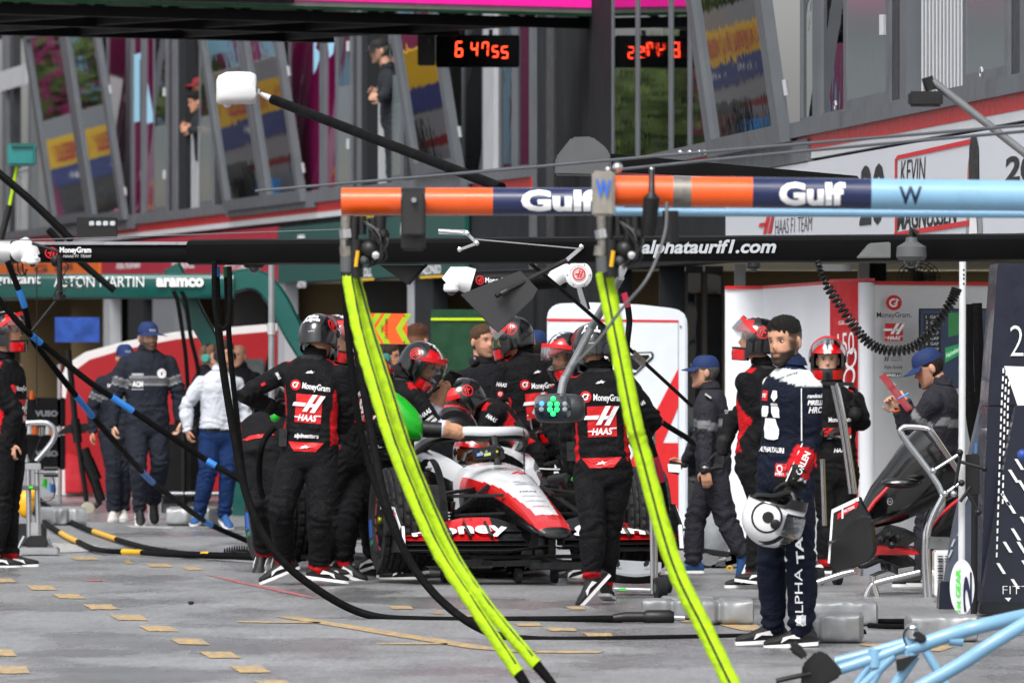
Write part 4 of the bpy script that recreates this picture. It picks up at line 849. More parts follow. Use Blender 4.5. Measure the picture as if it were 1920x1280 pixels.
for sg in (-1, 1):
    m = paint_loft(dense([(-1.5,.20,.60,.42),(-1.6,.23,.66,.36),(-2.2,.23,.64,.22),(-3.2,.16,.48,.16),(-4.0,.08,.34,.16)],3), lambda X, a: 1 if 40 <= a <= 140 and X < -1.9 else 2, lambda X, Y, Z: C(X, Y+sg*.52, Z), 24, 3); m.build('sidepod', [WHITE, REDC, BLK], CAR, ang=45)
    m = MB(); m.prism([C(-.95,sg*.3,.05), C(-1.3,sg*.72,.05), C(-3.2,sg*.76,.05), C(-3.9,sg*.5,.05), C(-3.9,sg*.2,.05), C(-.95,sg*.15,.05)], V((0,0,.03))); m.build('floor', CARB, CAR)
    for k in range(3): m = MB(); m.bar(C(-1.0-.07*k,sg*(.36+.1*k),.2), C(-1.5-.05*k,sg*(.42+.11*k),.2), .01, .24); m.build('floor_fence', CARB, CAR)
    m = MB(); m.bar(C(-.92,sg*.42,.75), C(-.9,sg*.62,.80), .05, .018); m.build('mirror_stay', CARB, CAR)
    m = MB(); m.box(C(-.9,sg*.72,.82), (.21,.07,.075), Matrix.Rotation(R(15),3,'Z')); mo = m.build('mirror', BLK, CAR, bevel=.012)
    m = MB(); m.tube(spline([C(-.95,sg*.36,.72), C(-.85,sg*.56,.72), C(-.82,sg*.62,.8), C(-.82,sg*.8,.83)], 6), .012, 8); m.build('mirror_fin', BLK, mo)
# halo
hl = spline([C(-1.8,-.36,.70), C(-1.6,-.37,.78), C(-1.35,-.355,.87), C(-1.05,-.31,.945), C(-.8,-.19,.975), C(-.7,0,.975), C(-.8,.19,.975), C(-1.05,.31,.945), C(-1.35,.355,.87), C(-1.6,.37,.78), C(-1.8,.36,.70)], 6)
m = MB(); m.tube(hl, .04, 12); ho = m.build('halo', WHITE, CAR); m = MB(); m.tube([p-V((0,0,.03)) for p in hl], .033, 10); m.build('halo_underside', CARB, ho)
m = MB(); m.tube(spline([C(-.7,0,.955), C(-.64,0,.87), C(-.58,0,.75)], 5), [.03]*5+[.026]*5+[.03], 10); m.build('halo_pillar', CARB, ho)
# the driver
DR = human('racing driver sitting low in the cockpit with white and red helmet', C(-1.2,0,0).y, dict(hd=(886,850), c=(885,890,.15), p=(880,960,.1), e0=(828,930,0), w0=(850,940,0), f0=(862,930,0), e1=(918,930,0), w1=(896,940,0), f1=(886,930,0)), face=(.33,-.95), pitch=6, style=st_haas, hat=None, hair=('#1a120c',.0), shoes=False, legs=False, group='racing drivers')
def dcol(L, az, out, c_):
    x, y, z = L.T; c_[out] = hexc('#cfd1d4'); k = np.sin(x*70+z*50)+np.cos(y*60-z*80); c_[out & (z > .04) & (k > 1.0)] = hexc('#b3141c'); c_[out & (z > .05) & (k < -.7)] = hexc('#16161a'); c_[out & (np.abs(z-.058) < .012)] = hexc('#b3141c'); c_[out & (z < -.09)] = hexc('#1a1a1e'); return c_
ho_ = helmet(DR['root'], DR['hd'], DR['HM'], 1.0, None, dcol)
m = MB(); rows = []
for zz, rk in ((-.05,1.0),(-.03,1.015),(-.01,1.02),(.01,1.015),(.03,1.0)): rows.append([DR['hd']+DR['HM']@V((.133*rk*sin(a),.162*rk*cos(a)-.012,zz+.012)) for a in [R(x) for x in range(-72,73,12)]])
m.grid(rows+[[q-(q-DR['hd']).normalized()*.004 for q in r] for r in rows[::-1]], cv=True); m.build('visor', M('visor_orange', '#6a3216', rough=.08, metal=.6, var=.2), ho_)
# steering wheel resting on the halo
SW = thing('steering_wheel', P(906,858,58.2), 'black racing steering wheel with lit displays propped in the cockpit opening', 'steering wheel'); ds = 58.3
m = MB(); m.tube(spline([P(872,860,ds), P(880,848,ds), P(905,842,ds), P(932,838,ds), P(943,848,ds)], 5), .018, 10); m.build('rim', DARK, SW); m = MB(); m.bar(P(886,854,ds), P(934,846,ds), .05, .085); m.build('body', CARB, SW, bevel=.006)
for px, c_, e in ((900,'blue',(.15,.3,.9)),(914,'lime',(.5,.6,.1))): m = MB(); put(m, poly((0,0),(1,0),(1,1),(0,1)), P(px-6,855,ds-.04), P(px+6,853,ds-.04)-P(px-6,855,ds-.04), V((0,0,.02))); m.build('display', M('disp'+c_, (.1,.1,.1), emit=e, es=.7), SW)
for i in range(5): m = MB(); m.cyl(P(892+10*i,846+2*(i%2),ds-.03), P(892+10*i,846+2*(i%2),ds-.06), .009, n=8); m.build('knob', M('knob%d' % (i%3), ('#1b2a66','#b0a818','#8a8d90')[i%3], rough=.4), SW)
for sx in (0,1): m = MB(); m.tube([P(874+66*sx,850,ds), P(868+74*sx,866-10*sx,ds-.03)], .022, 10); m.build('grip', DARK, SW)
# camera pod, antennas
m = MB(); m.bar(P(826,763,60), P(884,763,60), .05, .035); m.build('camera_pod', CARB, CAR, bevel=.008); m = MB(); m.bar(P(852,766,60), P(853,812,60.2), .03, .04); m.build('pod_stalk', CARB, CAR)
for px in (845,850,855,852): m = MB(); m.ell(P(px,782-(px%3)*2,59.95), (.008,.008,.008), 8, 5); m.build('green_light', M('led_green', (.02,.3,.05), emit=(.05,1,.2), es=2.5), CAR)
for a, b in ((C(-.25,.10,.70),C(-.25,.10,.98)),(C(-.5,.16,.74),C(-.5,.16,1.02))): m = MB(); m.cyl(a, b, .004, .003, 6); m.build('antenna', DARK, CAR)
# wheels
def wheel(name, X, Y, Zc, wd, rad, sgn, steer=0, parent=CAR, fr=None, mats=None):
    fr = fr or C; o = fr(X,Y,Zc); ax = (fr(0,1,0)-fr(0,0,0)).normalized()*sgn; ax = Matrix.Rotation(R(steer),3,'Z')@ax; x = ax.cross(V((0,0,1))).normalized(); z = V((0,0,1))
    at = lambda r, h, t: o+ax*h+(x*cos(t)+z*sin(t))*r
    W_ = link(name, MBw(at, wd, rad).mesh('tyre', org=worldloc(parent), ang=25), [RUB, M('tyre_blue', '#1c4fa0', rough=.6, var=.25), M('tyre_teal', '#0f6a5a', rough=.6, var=.25)], parent)
    m = MB(); n = 40; prof = [(.245,wd*.42),(.25,wd*.47),(.235,wd*.48),(.225,wd*.44),(.20,wd*.40),(.17,wd*.40),(.12,wd*.33),(.075,wd*.30),(.06,wd*.36),(.03,wd*.40),(.004,wd*.40)]
    m.grid([[at(r, h, 2*pi*j/n) for j in range(n)] for r, h in prof], cu=True); rim = m.build('rim', CARB, W_)
    m = MB(); m.grid([[at(r, h, 2*pi*j/n) for j in range(n)] for r, h in ((.205,wd*.412),(.172,wd*.408))], cu=True); m.build('rim_ring', M('rim_pink', '#a8343c', rough=.5, var=.2), rim)
    m = MB(); m.grid([[at(r, h, 2*pi*j/16) for j in range(16)] for r, h in ((.028,wd*.41),(.026,wd*.47),(.002,wd*.48))], cu=True); m.build('wheel_nut', M('nut_yellow', '#a8b018', rough=.35, metal=.6), rim)
    for k in range(10):
        t = 2*pi*k/10; m = MB(); m.bar(at(.065,wd*.36,t), at(.19,wd*.405,t+.12), .018, .012, up=ax); m.build('spoke', CARB, rim)
    m = MB(); m.grid([[at(r, h, 2*pi*j/n) for j in range(n)] for r, h in ((.24,-wd*.42),(.22,-wd*.36),(.002,-wd*.36))], cu=True); m.build('brake_drum', DARK, rim)
    return W_
def MBw(at, wd, rad, treaded=True):
    m = MB(); na = 96; hw = wd/2; ac = 24; hs = [-hw+wd*i/ac for i in range(ac+1)]
    side = lambda sg: [(.245, sg*hw*.84), (.27, sg*hw*.96), (.30, sg*hw*1.0), (.335, sg*hw*.985)]
    prof = side(-1)+[(None, h*.93) for h in hs]+side(1)[::-1]
    rows = []
    for r, h in prof:
        row = []
        for j in range(na):
            t = 2*pi*j/na; rr = r
            if r is None:
                k = abs(h)/hw; rr = rad-.028*k**4; u = (h/hw+1)*3.5; g = min(abs(u-round(u)), .5)
                if g < .13 and 0.6 < u < 6.4: rr -= .017
                elif (j+int(u)*2) % 4 == 0 and k < .93: rr -= .014
            row.append(at(rr, h, t))
        rows.append(row)
    o = len(rows); m.grid(rows, cu=True)
    for i in range(o-1):
        for j in range(na):
            if i >= o-3:
                t = j/na*360
                if 150 < t < 205 or 330 < t < 372: m.mi[i*na+j] = 1
                elif 320 < t < 330: m.mi[i*na+j] = 2
    return m
wheel('front_wheel', 0, -.85, .39, .305, .36, -1, -4); wheel('front_wheel', 0, .85, .39, .305, .36, 1, -4); wheel('rear_wheel', -3.6, -.80, .37, .405, .36, -1); wheel('rear_wheel', -3.6, .80, .37, .405, .36, 1)
for sg in (-1, 1):
    m = MB(); rows = [[C(.395*cos(t), sg*(.66+k), .39+.415*sin(t)) for k in (0,-.045,-.05,-.005)] for t in [R(a) for a in range(10,150,7)]]
    m.loft(rows); m.build('wheel_fin', CARB, CAR)
    m = MB(); m.prism([C(.24*cos(t), sg*.685, .39+.24*sin(t)) for t in [2*pi*i/24 for i in range(24)]], (C(0,1,0)-C(0,0,0))*(-sg*.12)); m.build('brake_duct', CARB, CAR)
    m = MB(); m.prism([C(.22,sg*.55,.34), C(.30,sg*.55,.52), C(-.2,sg*.56,.52), C(-.25,sg*.56,.34)], (C(0,1,0)-C(0,0,0))*(-sg*.02)); bd = m.build('duct_panel', BLK, CAR)
    for k in range(4): m = MB(); m.bar(C(.24,sg*.56+.0,.38+.022*k), C(.10,sg*.56,.38+.022*k), .012, .008); m.build('white_stripe', lm('white'), bd)
    for q0, q1, w_, h_ in (((.02,.60,.55),(.18,.16,.56),.05,.022),((-.1,.60,.55),(-.4,.2,.60),.05,.022),((.05,.60,.30),(.2,.15,.38),.05,.022),((-.1,.60,.28),(-.45,.2,.34),.05,.022),((.0,.58,.33),(-.15,.18,.62),.035,.03),((.16,.60,.42),(.24,.17,.44),.03,.02)):
        m = MB(); m.bar(C(q0[0],sg*q0[1],q0[2]), C(q1[0],sg*q1[1],q1[2]), w_, h_); m.build('suspension_arm', CARB, CAR, bevel=.006)
# front wing
def fw(Y, k):   # leading/trailing points of element k at half-span |Y|
    a = abs(Y); sw = .30*max(0,(a-.15))**1.25
    lift_ = max(0, min(1, (.98-a)/.5)); inn = max(0, min(1, (a-.14)/.14))
    return [((.93-sw,.205+.03*(1-inn)),(.70-sw*.9,.225)), ((.73-sw*.9,.235),(.60-sw*.85,.262)), ((.63-sw*.85,.265),(.50-sw*.8,.275+.05*lift_)), ((.53-sw*.8,.285+.04*lift_),(.38-sw*.7,.30+.115*lift_*(.55+.45*inn)))][k]
for sg in (-1, 1):
    for k, mt in ((0,BLK),(1,BLK),(2,REDC),(3,REDC)):
        m = MB(); rows = []
        y0 = .05 if k == 0 else .13
        for i in range(15):
            Y = y0+(.97-y0)*i/14; (x0,z0),(x1,z1) = fw(Y, k); top = []; bot = []
            for j in range(7):
                t = j/6; th = .014*sin(pi*min(1,t*1.1+.12)); X = x0+(x1-x0)*t; Z = z0+(z1-z0)*t-.018*sin(pi*t)
                top.append(C(X,sg*Y,Z+th*.5)); bot.append(C(X,sg*Y,Z-th*.5))
            rows.append(top+bot[::-1])
        mm = m.loft(rows)
        if k >= 2:
            for i in range(14):
                for j in range(14):
                    if i < 3: mm.mi[i*14+j] = 1
        mm.build('wing_element', [mt, CARB], CAR, ang=45)
    m = MB(); e = [(.62,.19),(.58,.36),(.40,.50),(.02,.51),(-.04,.48),(-.02,.22),(.1,.175)]
    m.prism([C(x,sg*.965,z) for x,z in e], (C(0,1,0)-C(0,0,0))*sg*.018); ep = m.build('endplate', BLK, CAR)
    m = MB(); pts = [(.59,.36),(.405,.488),(.03,.498)]; 
    for i in range(2): m.prism([C(pts[i][0],sg*.984,pts[i][1]), C(pts[i+1][0],sg*.984,pts[i+1][1]), C(pts[i+1][0]-.0,sg*.984,pts[i+1][1]-.03), C(pts[i][0]-.025,sg*.984,pts[i][1]-.02)], (C(0,1,0)-C(0,0,0))*sg*.003)
    m.build('endplate_stripe', lm('white'), ep); m = MB(); m.bar(C(.605,sg*.968,.2), C(.565,sg*.968,.36), .02, .03); m.build('endplate_edge', lm('white'), ep)
    m = MB(); rows = [[C(.5-.1*i,sg*(.985+.05*w_),.33-.05*sin(i/5*pi*1.2)+.012*w_) for w_ in (0,1)] for i in range(6)]; m.grid(rows); m.build('dive_plane', CARB, ep)
    mark_flat('endplate_mark', [('red', poly((0,.3),(1,.3),(1,.75),(0,.75))), ('white', sub(text_geo('HAAS TOOLING', .02), (.05,.4), (.9,.25)))], C(.45 if sg < 0 else .22,sg*.986,.40), (C(-1,0,0)-C(0,0,0))*.22*(1 if sg < 0 else -1), V((0,0,.07)), ep, n=(C(0,1,0)-C(0,0,0))*sg)
    mark_flat('endplate_star', mark_star(), C(.3,sg*.962,.30), (C(1 if sg < 0 else -1,0,0)-C(0,0,0))*.16, V((0,0,.09)), ep, n=-(C(0,1,0)-C(0,0,0))*sg)
    def onflap(u, v, sg=sg, y0=.22, y1=.86):
        Y = (y1-(y1-y0)*u) if sg < 0 else (y0+(y1-y0)*u); (x0,z0),_ = fw(Y,2); _,(x1,z1) = fw(Y,3); t = .10+.52*v; return C(x0+(x1-x0)*t+.012, sg*Y, z0+(z1-z0)*t-.012*sin(pi*t)+.017)
    g = text_geo('money' if sg < 0 else 'gram', .03, .1); bm = bmesh.new(); vs_ = [bm.verts.new((float(a), float(b), 0)) for a, b in g[0]]
    for f in g[1]: bm.faces.new([vs_[i] for i in f])
    bmesh.ops.subdivide_edges(bm, edges=[e for e in bm.edges if e.calc_length() > .12], cuts=2); bmesh.ops.triangulate(bm, faces=bm.faces[:]); bm.verts.index_update(); m = MB(); m.add([onflap(v.co.x, v.co.y) for v in bm.verts], [tuple(v.index for v in f.verts) for f in bm.faces]); bm.free(); m.build('wing_lettering', lm('white'), CAR, smooth=False)
    for Y in (.36,.5,.62,.78): 
        (x0,z0),(x1,z1) = fw(Y,2); m = MB(); m.bar(C(x0+.03,sg*Y,z0+.02), C(x1-.05,sg*Y,z1+.055), .012, .03); m.build('flap_bracket', CARB, CAR)
for z, Y0 in ((.17,.5),(.13,.42)): m = MB(); m.bar(C(.45,-Y0,z-.02), C(.45,Y0,z-.02), .3, .02); m.build('under_tray', CARB, CAR)
for Y in (-.09,.09): m = MB(); m.bar(C(.72,Y,.23), C(.72,Y,.33), .16, .012, up=C(0,1,0)-C(0,0,0)); m.build('wing_pylon', CARB, CAR)
# rear wing and rear impact structure
for k, (x0, z0, x1, z1) in enumerate(((-4.35,.78,-4.6,.86),(-4.55,.86,-4.72,.98))):
    m = MB(); m.prism([C(x0,-.48,z0), C(x0,.48,z0), C(x1,.48,z1), C(x1,-.48,z1)], V((0,0,.018))); m.build('rear_wing_element', REDC if k else BLK, CAR)
for sg in (-1,1): m = MB(); m.prism([C(x,sg*.49,z) for x,z in ((-4.3,.3),(-4.75,.3),(-4.8,.95),(-4.35,.95))], (C(0,1,0)-C(0,0,0))*sg*.02); m.build('rear_endplate', BLK, CAR)
# front jack under the nose
JK = thing('front_jack', C(.75,0,-.03), 'low black wheeled jack under the lifted nose of the car', 'jack')
m = MB(); m.bar(C(1.0,-.2,.10), C(1.0,.2,.10), .06, .05); m.bar(C(.5,0,.13), C(1.02,0,.10), .08, .05); m.build('frame', CARB, JK, bevel=.008)
for Y in (-.62,-.46,-.2,.05): m = MB(); o = C(.35 if Y < -.3 else .7,Y,.03); m.lathe(o, C(0,1,0)-C(0,0,0), [(.03,-.02),(.052,-.018),(.052,.018),(.03,.02)], 16); m.build('castor', RUB, JK)
m = MB(); m.bar(C(.5,-.62,.10), C(.7,.1,.12), .05, .04); m.build('cross_bar', CARB, JK)
# ------------------------------------------------------------------ gantries, hoses and gear
def text_beam(parent, s, px0, px1, y0, y1, d0, d1=None, col='white', bold=.02, shear=0, r=None, cy=None, name='lettering', mark=None):
    d1 = d0 if d1 is None else d1; a = P(px0,y1,d0); b = P(px1,y1,d1); up = V((0,0,(y1-y0)/F*d0))
    if r is None: return mark_flat(name, mark or [(col, text_geo(s,bold,shear))], a, b-a, up, parent, n=(0,-1,0), gap=.002)
    m = MB(); zc = CH-(cy-640)/F*d0
    g = text_geo(s,bold,shear); bm = bmesh.new(); vs_ = [bm.verts.new((float(x), float(y), 0)) for x, y in g[0]]
    for f in g[1]: bm.faces.new([vs_[i] for i in f])
    bmesh.ops.subdivide_edges(bm, edges=[e for e in bm.edges if abs(e.verts[0].co.y-e.verts[1].co.y) > .15], cuts=3); bmesh.ops.triangulate(bm, faces=bm.faces[:]); bm.verts.index_update()
    def wp(u, v):
        p = a+(b-a)*u; z = p.z+up.z*v; h = max(-1, min(1, (z-zc)/r)); return V((p.x, p.y-sqrt(1-h*h)*r-.002, z))
    m.add([wp(v.co.x, v.co.y) for v in bm.verts], [tuple(v.index for v in f.verts) for f in bm.faces]); bm.free(); return m.build(name, lm(col), parent, smooth=False)
def tubeseg(pts, r, name, mat, parent, n=10, **k): m = MB(); m.tube(pts, r, n); return m.build(name, mat, parent, **k)
def hose(name, label, pts, r, mat, bands=(), group='hoses', n=10, cat='hose', wob=0):
    q = spline(pts, 10); o = MB()
    if wob: q = [p+V((sin(i*1.9)*wob, 0, cos(i*2.3)*wob)) for i, p in enumerate(q)]
    rr = [r*(1+.035*sin(i*1.7)*(wob > 0)) for i in range(len(q))]; o.tube(q, rr, n); h = o.build(name, mat, None, label=label, cat=cat, group=group)
    for t0, t1, bm_, br in bands:
        i0 = int(t0*(len(q)-1)); i1 = max(i0+1, int(t1*(len(q)-1))); tubeseg(q[i0:i1+1], r*br, 'hose_band', bm_, h, n)
    return h
MATT = M('matt_black', '#040405', rough=.7, spec=.12, var=.1); BEAM = M('beam_black', '#040405', rough=.5, spec=.15, coat=0, var=.15, vs=2); TEAL = M('beam_teal', '#05504a', rough=.3, coat=.5, var=.06, vs=2); ORANGE = M('beam_orange', '#d9500a', rough=.32, coat=.4, var=.05); NAVYB = M('beam_navy', '#0e1c48', rough=.32, coat=.4, var=.05); SKYB = M('beam_sky', '#78a4c2', rough=.34, coat=.4, var=.06)
WHP = M('white_plastic', '#d6d7d8', rough=.3, coat=.3, var=.04); GREYP = M('grey_plastic', '#4c4e50', rough=.5, var=.1); LIME = M('hose_lime', '#9dc200', rough=.8, var=.22, vs=30, bump=.6, bs=50); HOSE = M('hose_black', '#050506', spec=.15, rough=.75, var=.2, vs=20, bump=.5, bs=60); BLUEB = M('band_blue', '#2a78c8', rough=.5); YELB = M('band_yellow', '#d8a410', rough=.5)
# --- orange, navy and pale blue gantry nearest to us
def seg_beam(name, label, segs, d, cyf, rpx, gname):
    r = rpx/F*d; first = segs[0]; t = thing(name, P(first[0], cyf(first[0]), d), label, 'gantry', gname)
    for p0, p1, mt, nm in segs: tubeseg([P(p0,cyf(p0),d), P(p1,cyf(p1),d)], r, nm, mt, t, 28)
    return t, r
BR_ = M('clamp_metal', '#7a7670', rough=.5, metal=.6, var=.25, vs=40)
t, r_ = seg_beam('gantry_beam', 'orange and navy overhead gantry tube with a black strap hung over it', [(640,752,ORANGE,'tube_orange'),(752,798,DARK,'strap_ring'),(798,924,ORANGE,'tube_orange'),(924,1150,NAVYB,'tube_navy'),(1150,1170,SKYB,'tube_blue')], 38.4, lambda x: 378, 26, 'gantry beams over the pit boxes')
text_beam(t, 'Gulf', 977, 1118, 356, 397, 38.3, col='white', bold=.045, r=r_, cy=378)
m = MB(); m.box(P(775,420,38.33), (.11,.05,.24)); m.build('strap', DARK, t, bevel=.012); m = MB(); m.box(P(775,400,38.25), (.1,.02,.2)); m.build('strap_face', M('strap_grey', '#1d1d1f', rough=.5), t, bevel=.008)
m = MB(); m.cyl(P(776,375,38.27), P(776,375,38.2), .012, n=10); m.build('strap_bolt', STEEL, t)
def fittings(px, d, parent, seedv):
    rnd = random.Random(seedv)
    for dx, y0, y1, rr, mt in ((-6,405,470,10,BR_),(-6,430,446,14,STEEL),(-6,462,480,13,BR_),(10,405,450,9,DARK),(24,405,440,8,DARK),(-4,480,510,13,GREYP),(12,450,520,14,DARK),(44,410,460,9,DARK),(58,405,470,12,DARK)):
        m = MB(); m.cyl(P(px+dx,y0,d), P(px+dx+rnd.uniform(-3,3),y1,d), rr/F*d, n=14); m.build('hose_fitting', mt, parent)
    for dx, y, rr, mt in ((38,468,19,DARK),(50,478,13,DARK),(28,488,9,GREYP),(64,440,12,DARK)): m = MB(); m.lathe(P(px+dx,y,d)+V((0,.05,0)), (0,-1,0), [(rr*.9/F*d,0),(rr/F*d,.02),(rr/F*d,.08),(rr*.7/F*d,.1),(rr*.3/F*d,.11)], 18); m.build('valve', mt, parent)
    m = MB(); m.lathe(P(px+50,479,d)+V((0,-.06,0)), (0,-1,0), [(7/F*d,0),(7/F*d,.012),(3/F*d,.014)], 14); m.build('valve_cap', STEEL, parent)
    for k in range(3): tubeseg(spline([P(px+20,410,d), P(px+40+16*k,430+10*k,d-.05), P(px+70-14*k,480+6*k,d-.06), P(px+36,500,d)], 6), .005, 'cable', DARK, parent, 6)
    tubeseg([P(px+16,470,d-.05), P(px+12,500,d-.05)], .009, 'yellow_tag', YELB, parent, 6)
fittings(655, 38.3, t, 1)
t2, r2 = seg_beam('gantry_beam', 'orange, navy and pale blue gantry tube running out of the picture, with grey clamp', [(1150,1262,ORANGE,'tube_orange'),(1262,1296,BR_,'clamp'),(1296,1411,ORANGE,'tube_orange'),(1411,1633,NAVYB,'tube_navy'),(1633,2040,SKYB,'tube_blue')], 36, lambda x: 358+(x-1150)*.012, 29, 'gantry beams over the pit boxes')
text_beam(t2, 'Gulf', 1460, 1584, 342, 386, 35.9, col='white', bold=.045, r=r2, cy=362); text_beam(t2, 'W', 1684, 1728, 350, 384, 35.9, col='navy', bold=.03, r=r2, cy=364)
tubeseg([P(1155,397,36.2), P(2040,402,36.2)], 8/F*36, 'lower_tube', SKYB, t2, 14)
m = MB(); m.box(P(1131,363,35.95), (.095,.12,.19)); b = m.build('end_bracket', M('bracket_grey', '#8a867e', rough=.5, metal=.4, var=.2, vs=20), t2, bevel=.01); text_flat('bracket_letter', 'W', P(1117,370,35.88), P(1146,370,35.88)-P(1117,370,35.88), V((0,0,.075)), b, 'blue', .03, n=(0,-1,0))
for px, y, rr in ((1140,318,6),(1158,314,10),(1222,318,5)): m = MB(); m.ell(P(px,y,36), (rr/F*36,)*3, 12, 8); m.build('cap_nut', STEEL, t2)
fittings(1134, 35.9, t2, 2)
m = MB(); m.tube([P(1222,318,35.85), P(1222,362,35.82), P(1222,370,35.82), P(1215,440,35.85)], [.012,.014,.035,.03], 12); m.build('control_box', DARK, t2)
tubeseg([P(1257,395,35.9), P(1258,455,35.9)], .035, 'hanging_box', DARK, t2)
tubeseg(spline([P(1250,380,35.8), P(1246,440,35.7), P(1215,520,35.6), P(1165,580,35.6), P(1120,640,35.6), P(1070,690,35.6)], 6), .007, 'grey_hose', GREYP, t2)
# lime hoses
L1 = [P(x,y,d) for x,y,d in ((652,517,38.3),(672,620,38.2),(700,720,38.1),(742,850,38),(813,1018,37.9),(884,1130,37.8),(972,1262,37.7))]; L2 = [P(x,y,d) for x,y,d in ((664,517,38.4),(692,620,38.35),(724,720,38.3),(766,850,38.25),(838,1018,38.2),(905,1124,38.1),(1006,1246,38))]; L3 = [P(x,y,d) for x,y,d in ((1133,512,36),(1160,650,35.9),(1188,790,35.8),(1204,850,35.8),(1261,1051,35.7),(1325,1186,35.6),(1385,1310,35.5))]
for pts, rr, lb, par in ((L1,12,'lime yellow sleeved air hose, lower of the crossing pair',t),(L2,11.5,'lime yellow sleeved air hose, upper of the crossing pair',t),(L3,16.5,'thicker lime yellow sleeved hose hanging from the clamped gantry tube',t2)):
    d = pts[0].y; h = hose('air_hose', lb, pts, rr/F*d, LIME, group='lime sleeved air hoses', n=18, wob=.0012)
    top = pts[0]; tubeseg([top+V((0,0,.16)), top+V((0,0,.02)), top-V((-.005,0,.01))], [.026,.03,.034], 'hose_collar', DARK, h)
    q = spline(pts, 10); off = (.55*rr/F*d)
    tubeseg([p+V((off*(1.1 if rr < 14 else -.2),-rr/F*d*(.85 if rr < 14 else 1.03),0)) for p in q[:-2]], .0055, 'seam', DARK, h, 6)
    e = (pts[-1]-pts[-2]).normalized(); tubeseg([pts[-1]-e*.01, pts[-1]+e*.08, pts[-1]+e*.2], [rr*.9/F*d, rr*.75/F*d, rr*.6/F*d], 'hose_end', HOSE, h)
# --- long black gantry with web address
def airfoil_beam(name, a, b, hgt, dep, mat, parent, **k):
    m = MB(); ax = (b-a).normalized(); sd = V((-ax.y, ax.x, 0)); rows = []
    for p in (a, a+(b-a)*.33, a+(b-a)*.66, b): rows.append([p+sd*x*dep+V((0,0,z*hgt)) for x, z in ((-.5,-.32),(-.5,.30),(-.46,.44),(-.38,.5),(.38,.5),(.5,.36),(.5,-.36),(.38,-.5),(-.4,-.5),(-.47,-.44))])
    return m.loft(rows).build(name, mat, parent, ang=30, **k)
BT = thing('gantry_beam', P(1150,464,48.5), 'long black gantry beam lettered with a web address, crossing most of the picture', 'gantry', 'gantry beams over the pit boxes')
airfoil_beam('beam', P(386,473,50.5), P(2050,463,46.2), .150, .34, BEAM, BT)
def on_bt(px, a=P(386,473,50.5), b=P(2050,463,46.2)):
    lo, hi = 0.0, 1.0
    for _ in range(40): t_ = (lo+hi)/2; q = a+(b-a)*t_; lo, hi = (t_, hi) if 960+F*q.x/q.y < px else (lo, t_)
    return q
a = on_bt(1240); b = on_bt(1493); nn = V(((b-a).y, -(b-a).x, 0)).normalized()
mark_flat('lettering', [('silver', text_geo('alphataurif1.com', .03, .25))], a+nn*.175+V((0,0,-.048)), b-a, V((0,0,.10)), BT, n=nn, gap=.002)
for px in (1000, 1180, 660): m = MB(); m.bar(P(px,452,49), P(px+4,452,49), .01, .02); m.build('rivet_strip', DARK, BT)
m = MB(); m.prism([P(1606,484,46.9), P(1690,484,46.9), P(1690,452,46.9), P(1630,456,46.9)], V((0,.12,0))); m.build('grey_bracket', M('bracket_pale', '#6a6c6c', rough=.45, metal=.3, var=.15), BT, bevel=.006)
def dome(px, y, d, rpx, parent, body, top=0):
    k = 1/F*d; m = MB(); m.lathe(P(px,y-rpx*1.25,d), (0,0,-1), [(rpx*.35*k,0),(rpx*.42*k,rpx*.3*k),(rpx*.95*k,rpx*.62*k),(rpx*1.0*k,rpx*1.25*k),(rpx*.82*k,rpx*1.5*k)], 20); o = m.build('camera_housing', body, parent)
    m = MB(); m.ell(P(px,y+rpx*.25,d), (rpx*.5*k,rpx*.5*k,rpx*.5*k), 18, 10); m.build('dome_lens', M('dome_dark', '#15171a', rough=.06, coat=1, var=.02), o); return o
dc = thing('dome_camera', P(1709,460,46.6), 'grey domed camera clamped to the black gantry beside the grey bracket', 'camera', 'dome cameras'); dome(1709, 481, 46.6, 29, dc, GREYP); tubeseg([P(1709,446,46.6), P(1709,430,46.6), P(1720,440,46.6)], .02, 'clamp', DARK, dc)
dc = thing('dome_camera', P(1413,496,49), 'small black domed camera under the black gantry', 'camera', 'dome cameras'); dome(1413, 500, 49, 13, dc, DARK)
dc = thing('dome_camera', P(476,500,50.2), 'dark domed camera under the end of the black gantry', 'camera', 'dome cameras'); dome(476, 497, 50.2, 20, dc, DARK)
# linkage and paddle
LK = thing('gantry_linkage', P(870,440,48.6), 'silver linkage arms bolted on the black gantry', 'linkage'); dl = 48.7
for a, b, w_ in (((822,434),(876,436),.03),((876,438),(894,456),.018),((894,456),(862,468),.016),((1062,488),(1090,464),.022),((1056,486),(1060,494),.03),((886,448),(1084,466),.006)): m = MB(); m.bar(P(*a,dl-.35), P(*b,dl-.35), .016, w_); m.build('arm', ALU, LK, bevel=.003)
for q in ((862,468),(894,456),(876,438),(1090,463),(1060,490)): m = MB(); m.lathe(P(*q,dl-.36), (0,-1,0), [(.014,0),(.014,.02),(.006,.024)], 12); m.build('joint', STEEL, LK)
m = MB(); m.tube([P(822,433,dl-.35), P(868,437,dl-.35)], .014, 12); m.build('damper', ALU, LK)
PD = thing('paddle', P(940,560,48.2), 'dark grey angular paddle on a black rod hanging under the black gantry', 'paddle')
m = MB(); m.prism([P(x,y,48.2) for x,y in ((863,552),(976,507),(1009,543),(1000,560),(934,624),(920,612))], V((0,.02,0))); m.build('blade', M('paddle_grey', '#2c2d2f', rough=.6, var=.08), PD, bevel=.004); tubeseg([P(930,555,48.15), P(1062,488,48.3)], .014, 'rod', DARK, PD)
m = MB(); m.lathe(P(946,548,48.12), (.85,0,.45), [(.022,-.02),(.022,.02)], 14); m.build('clamp', DARK, PD)
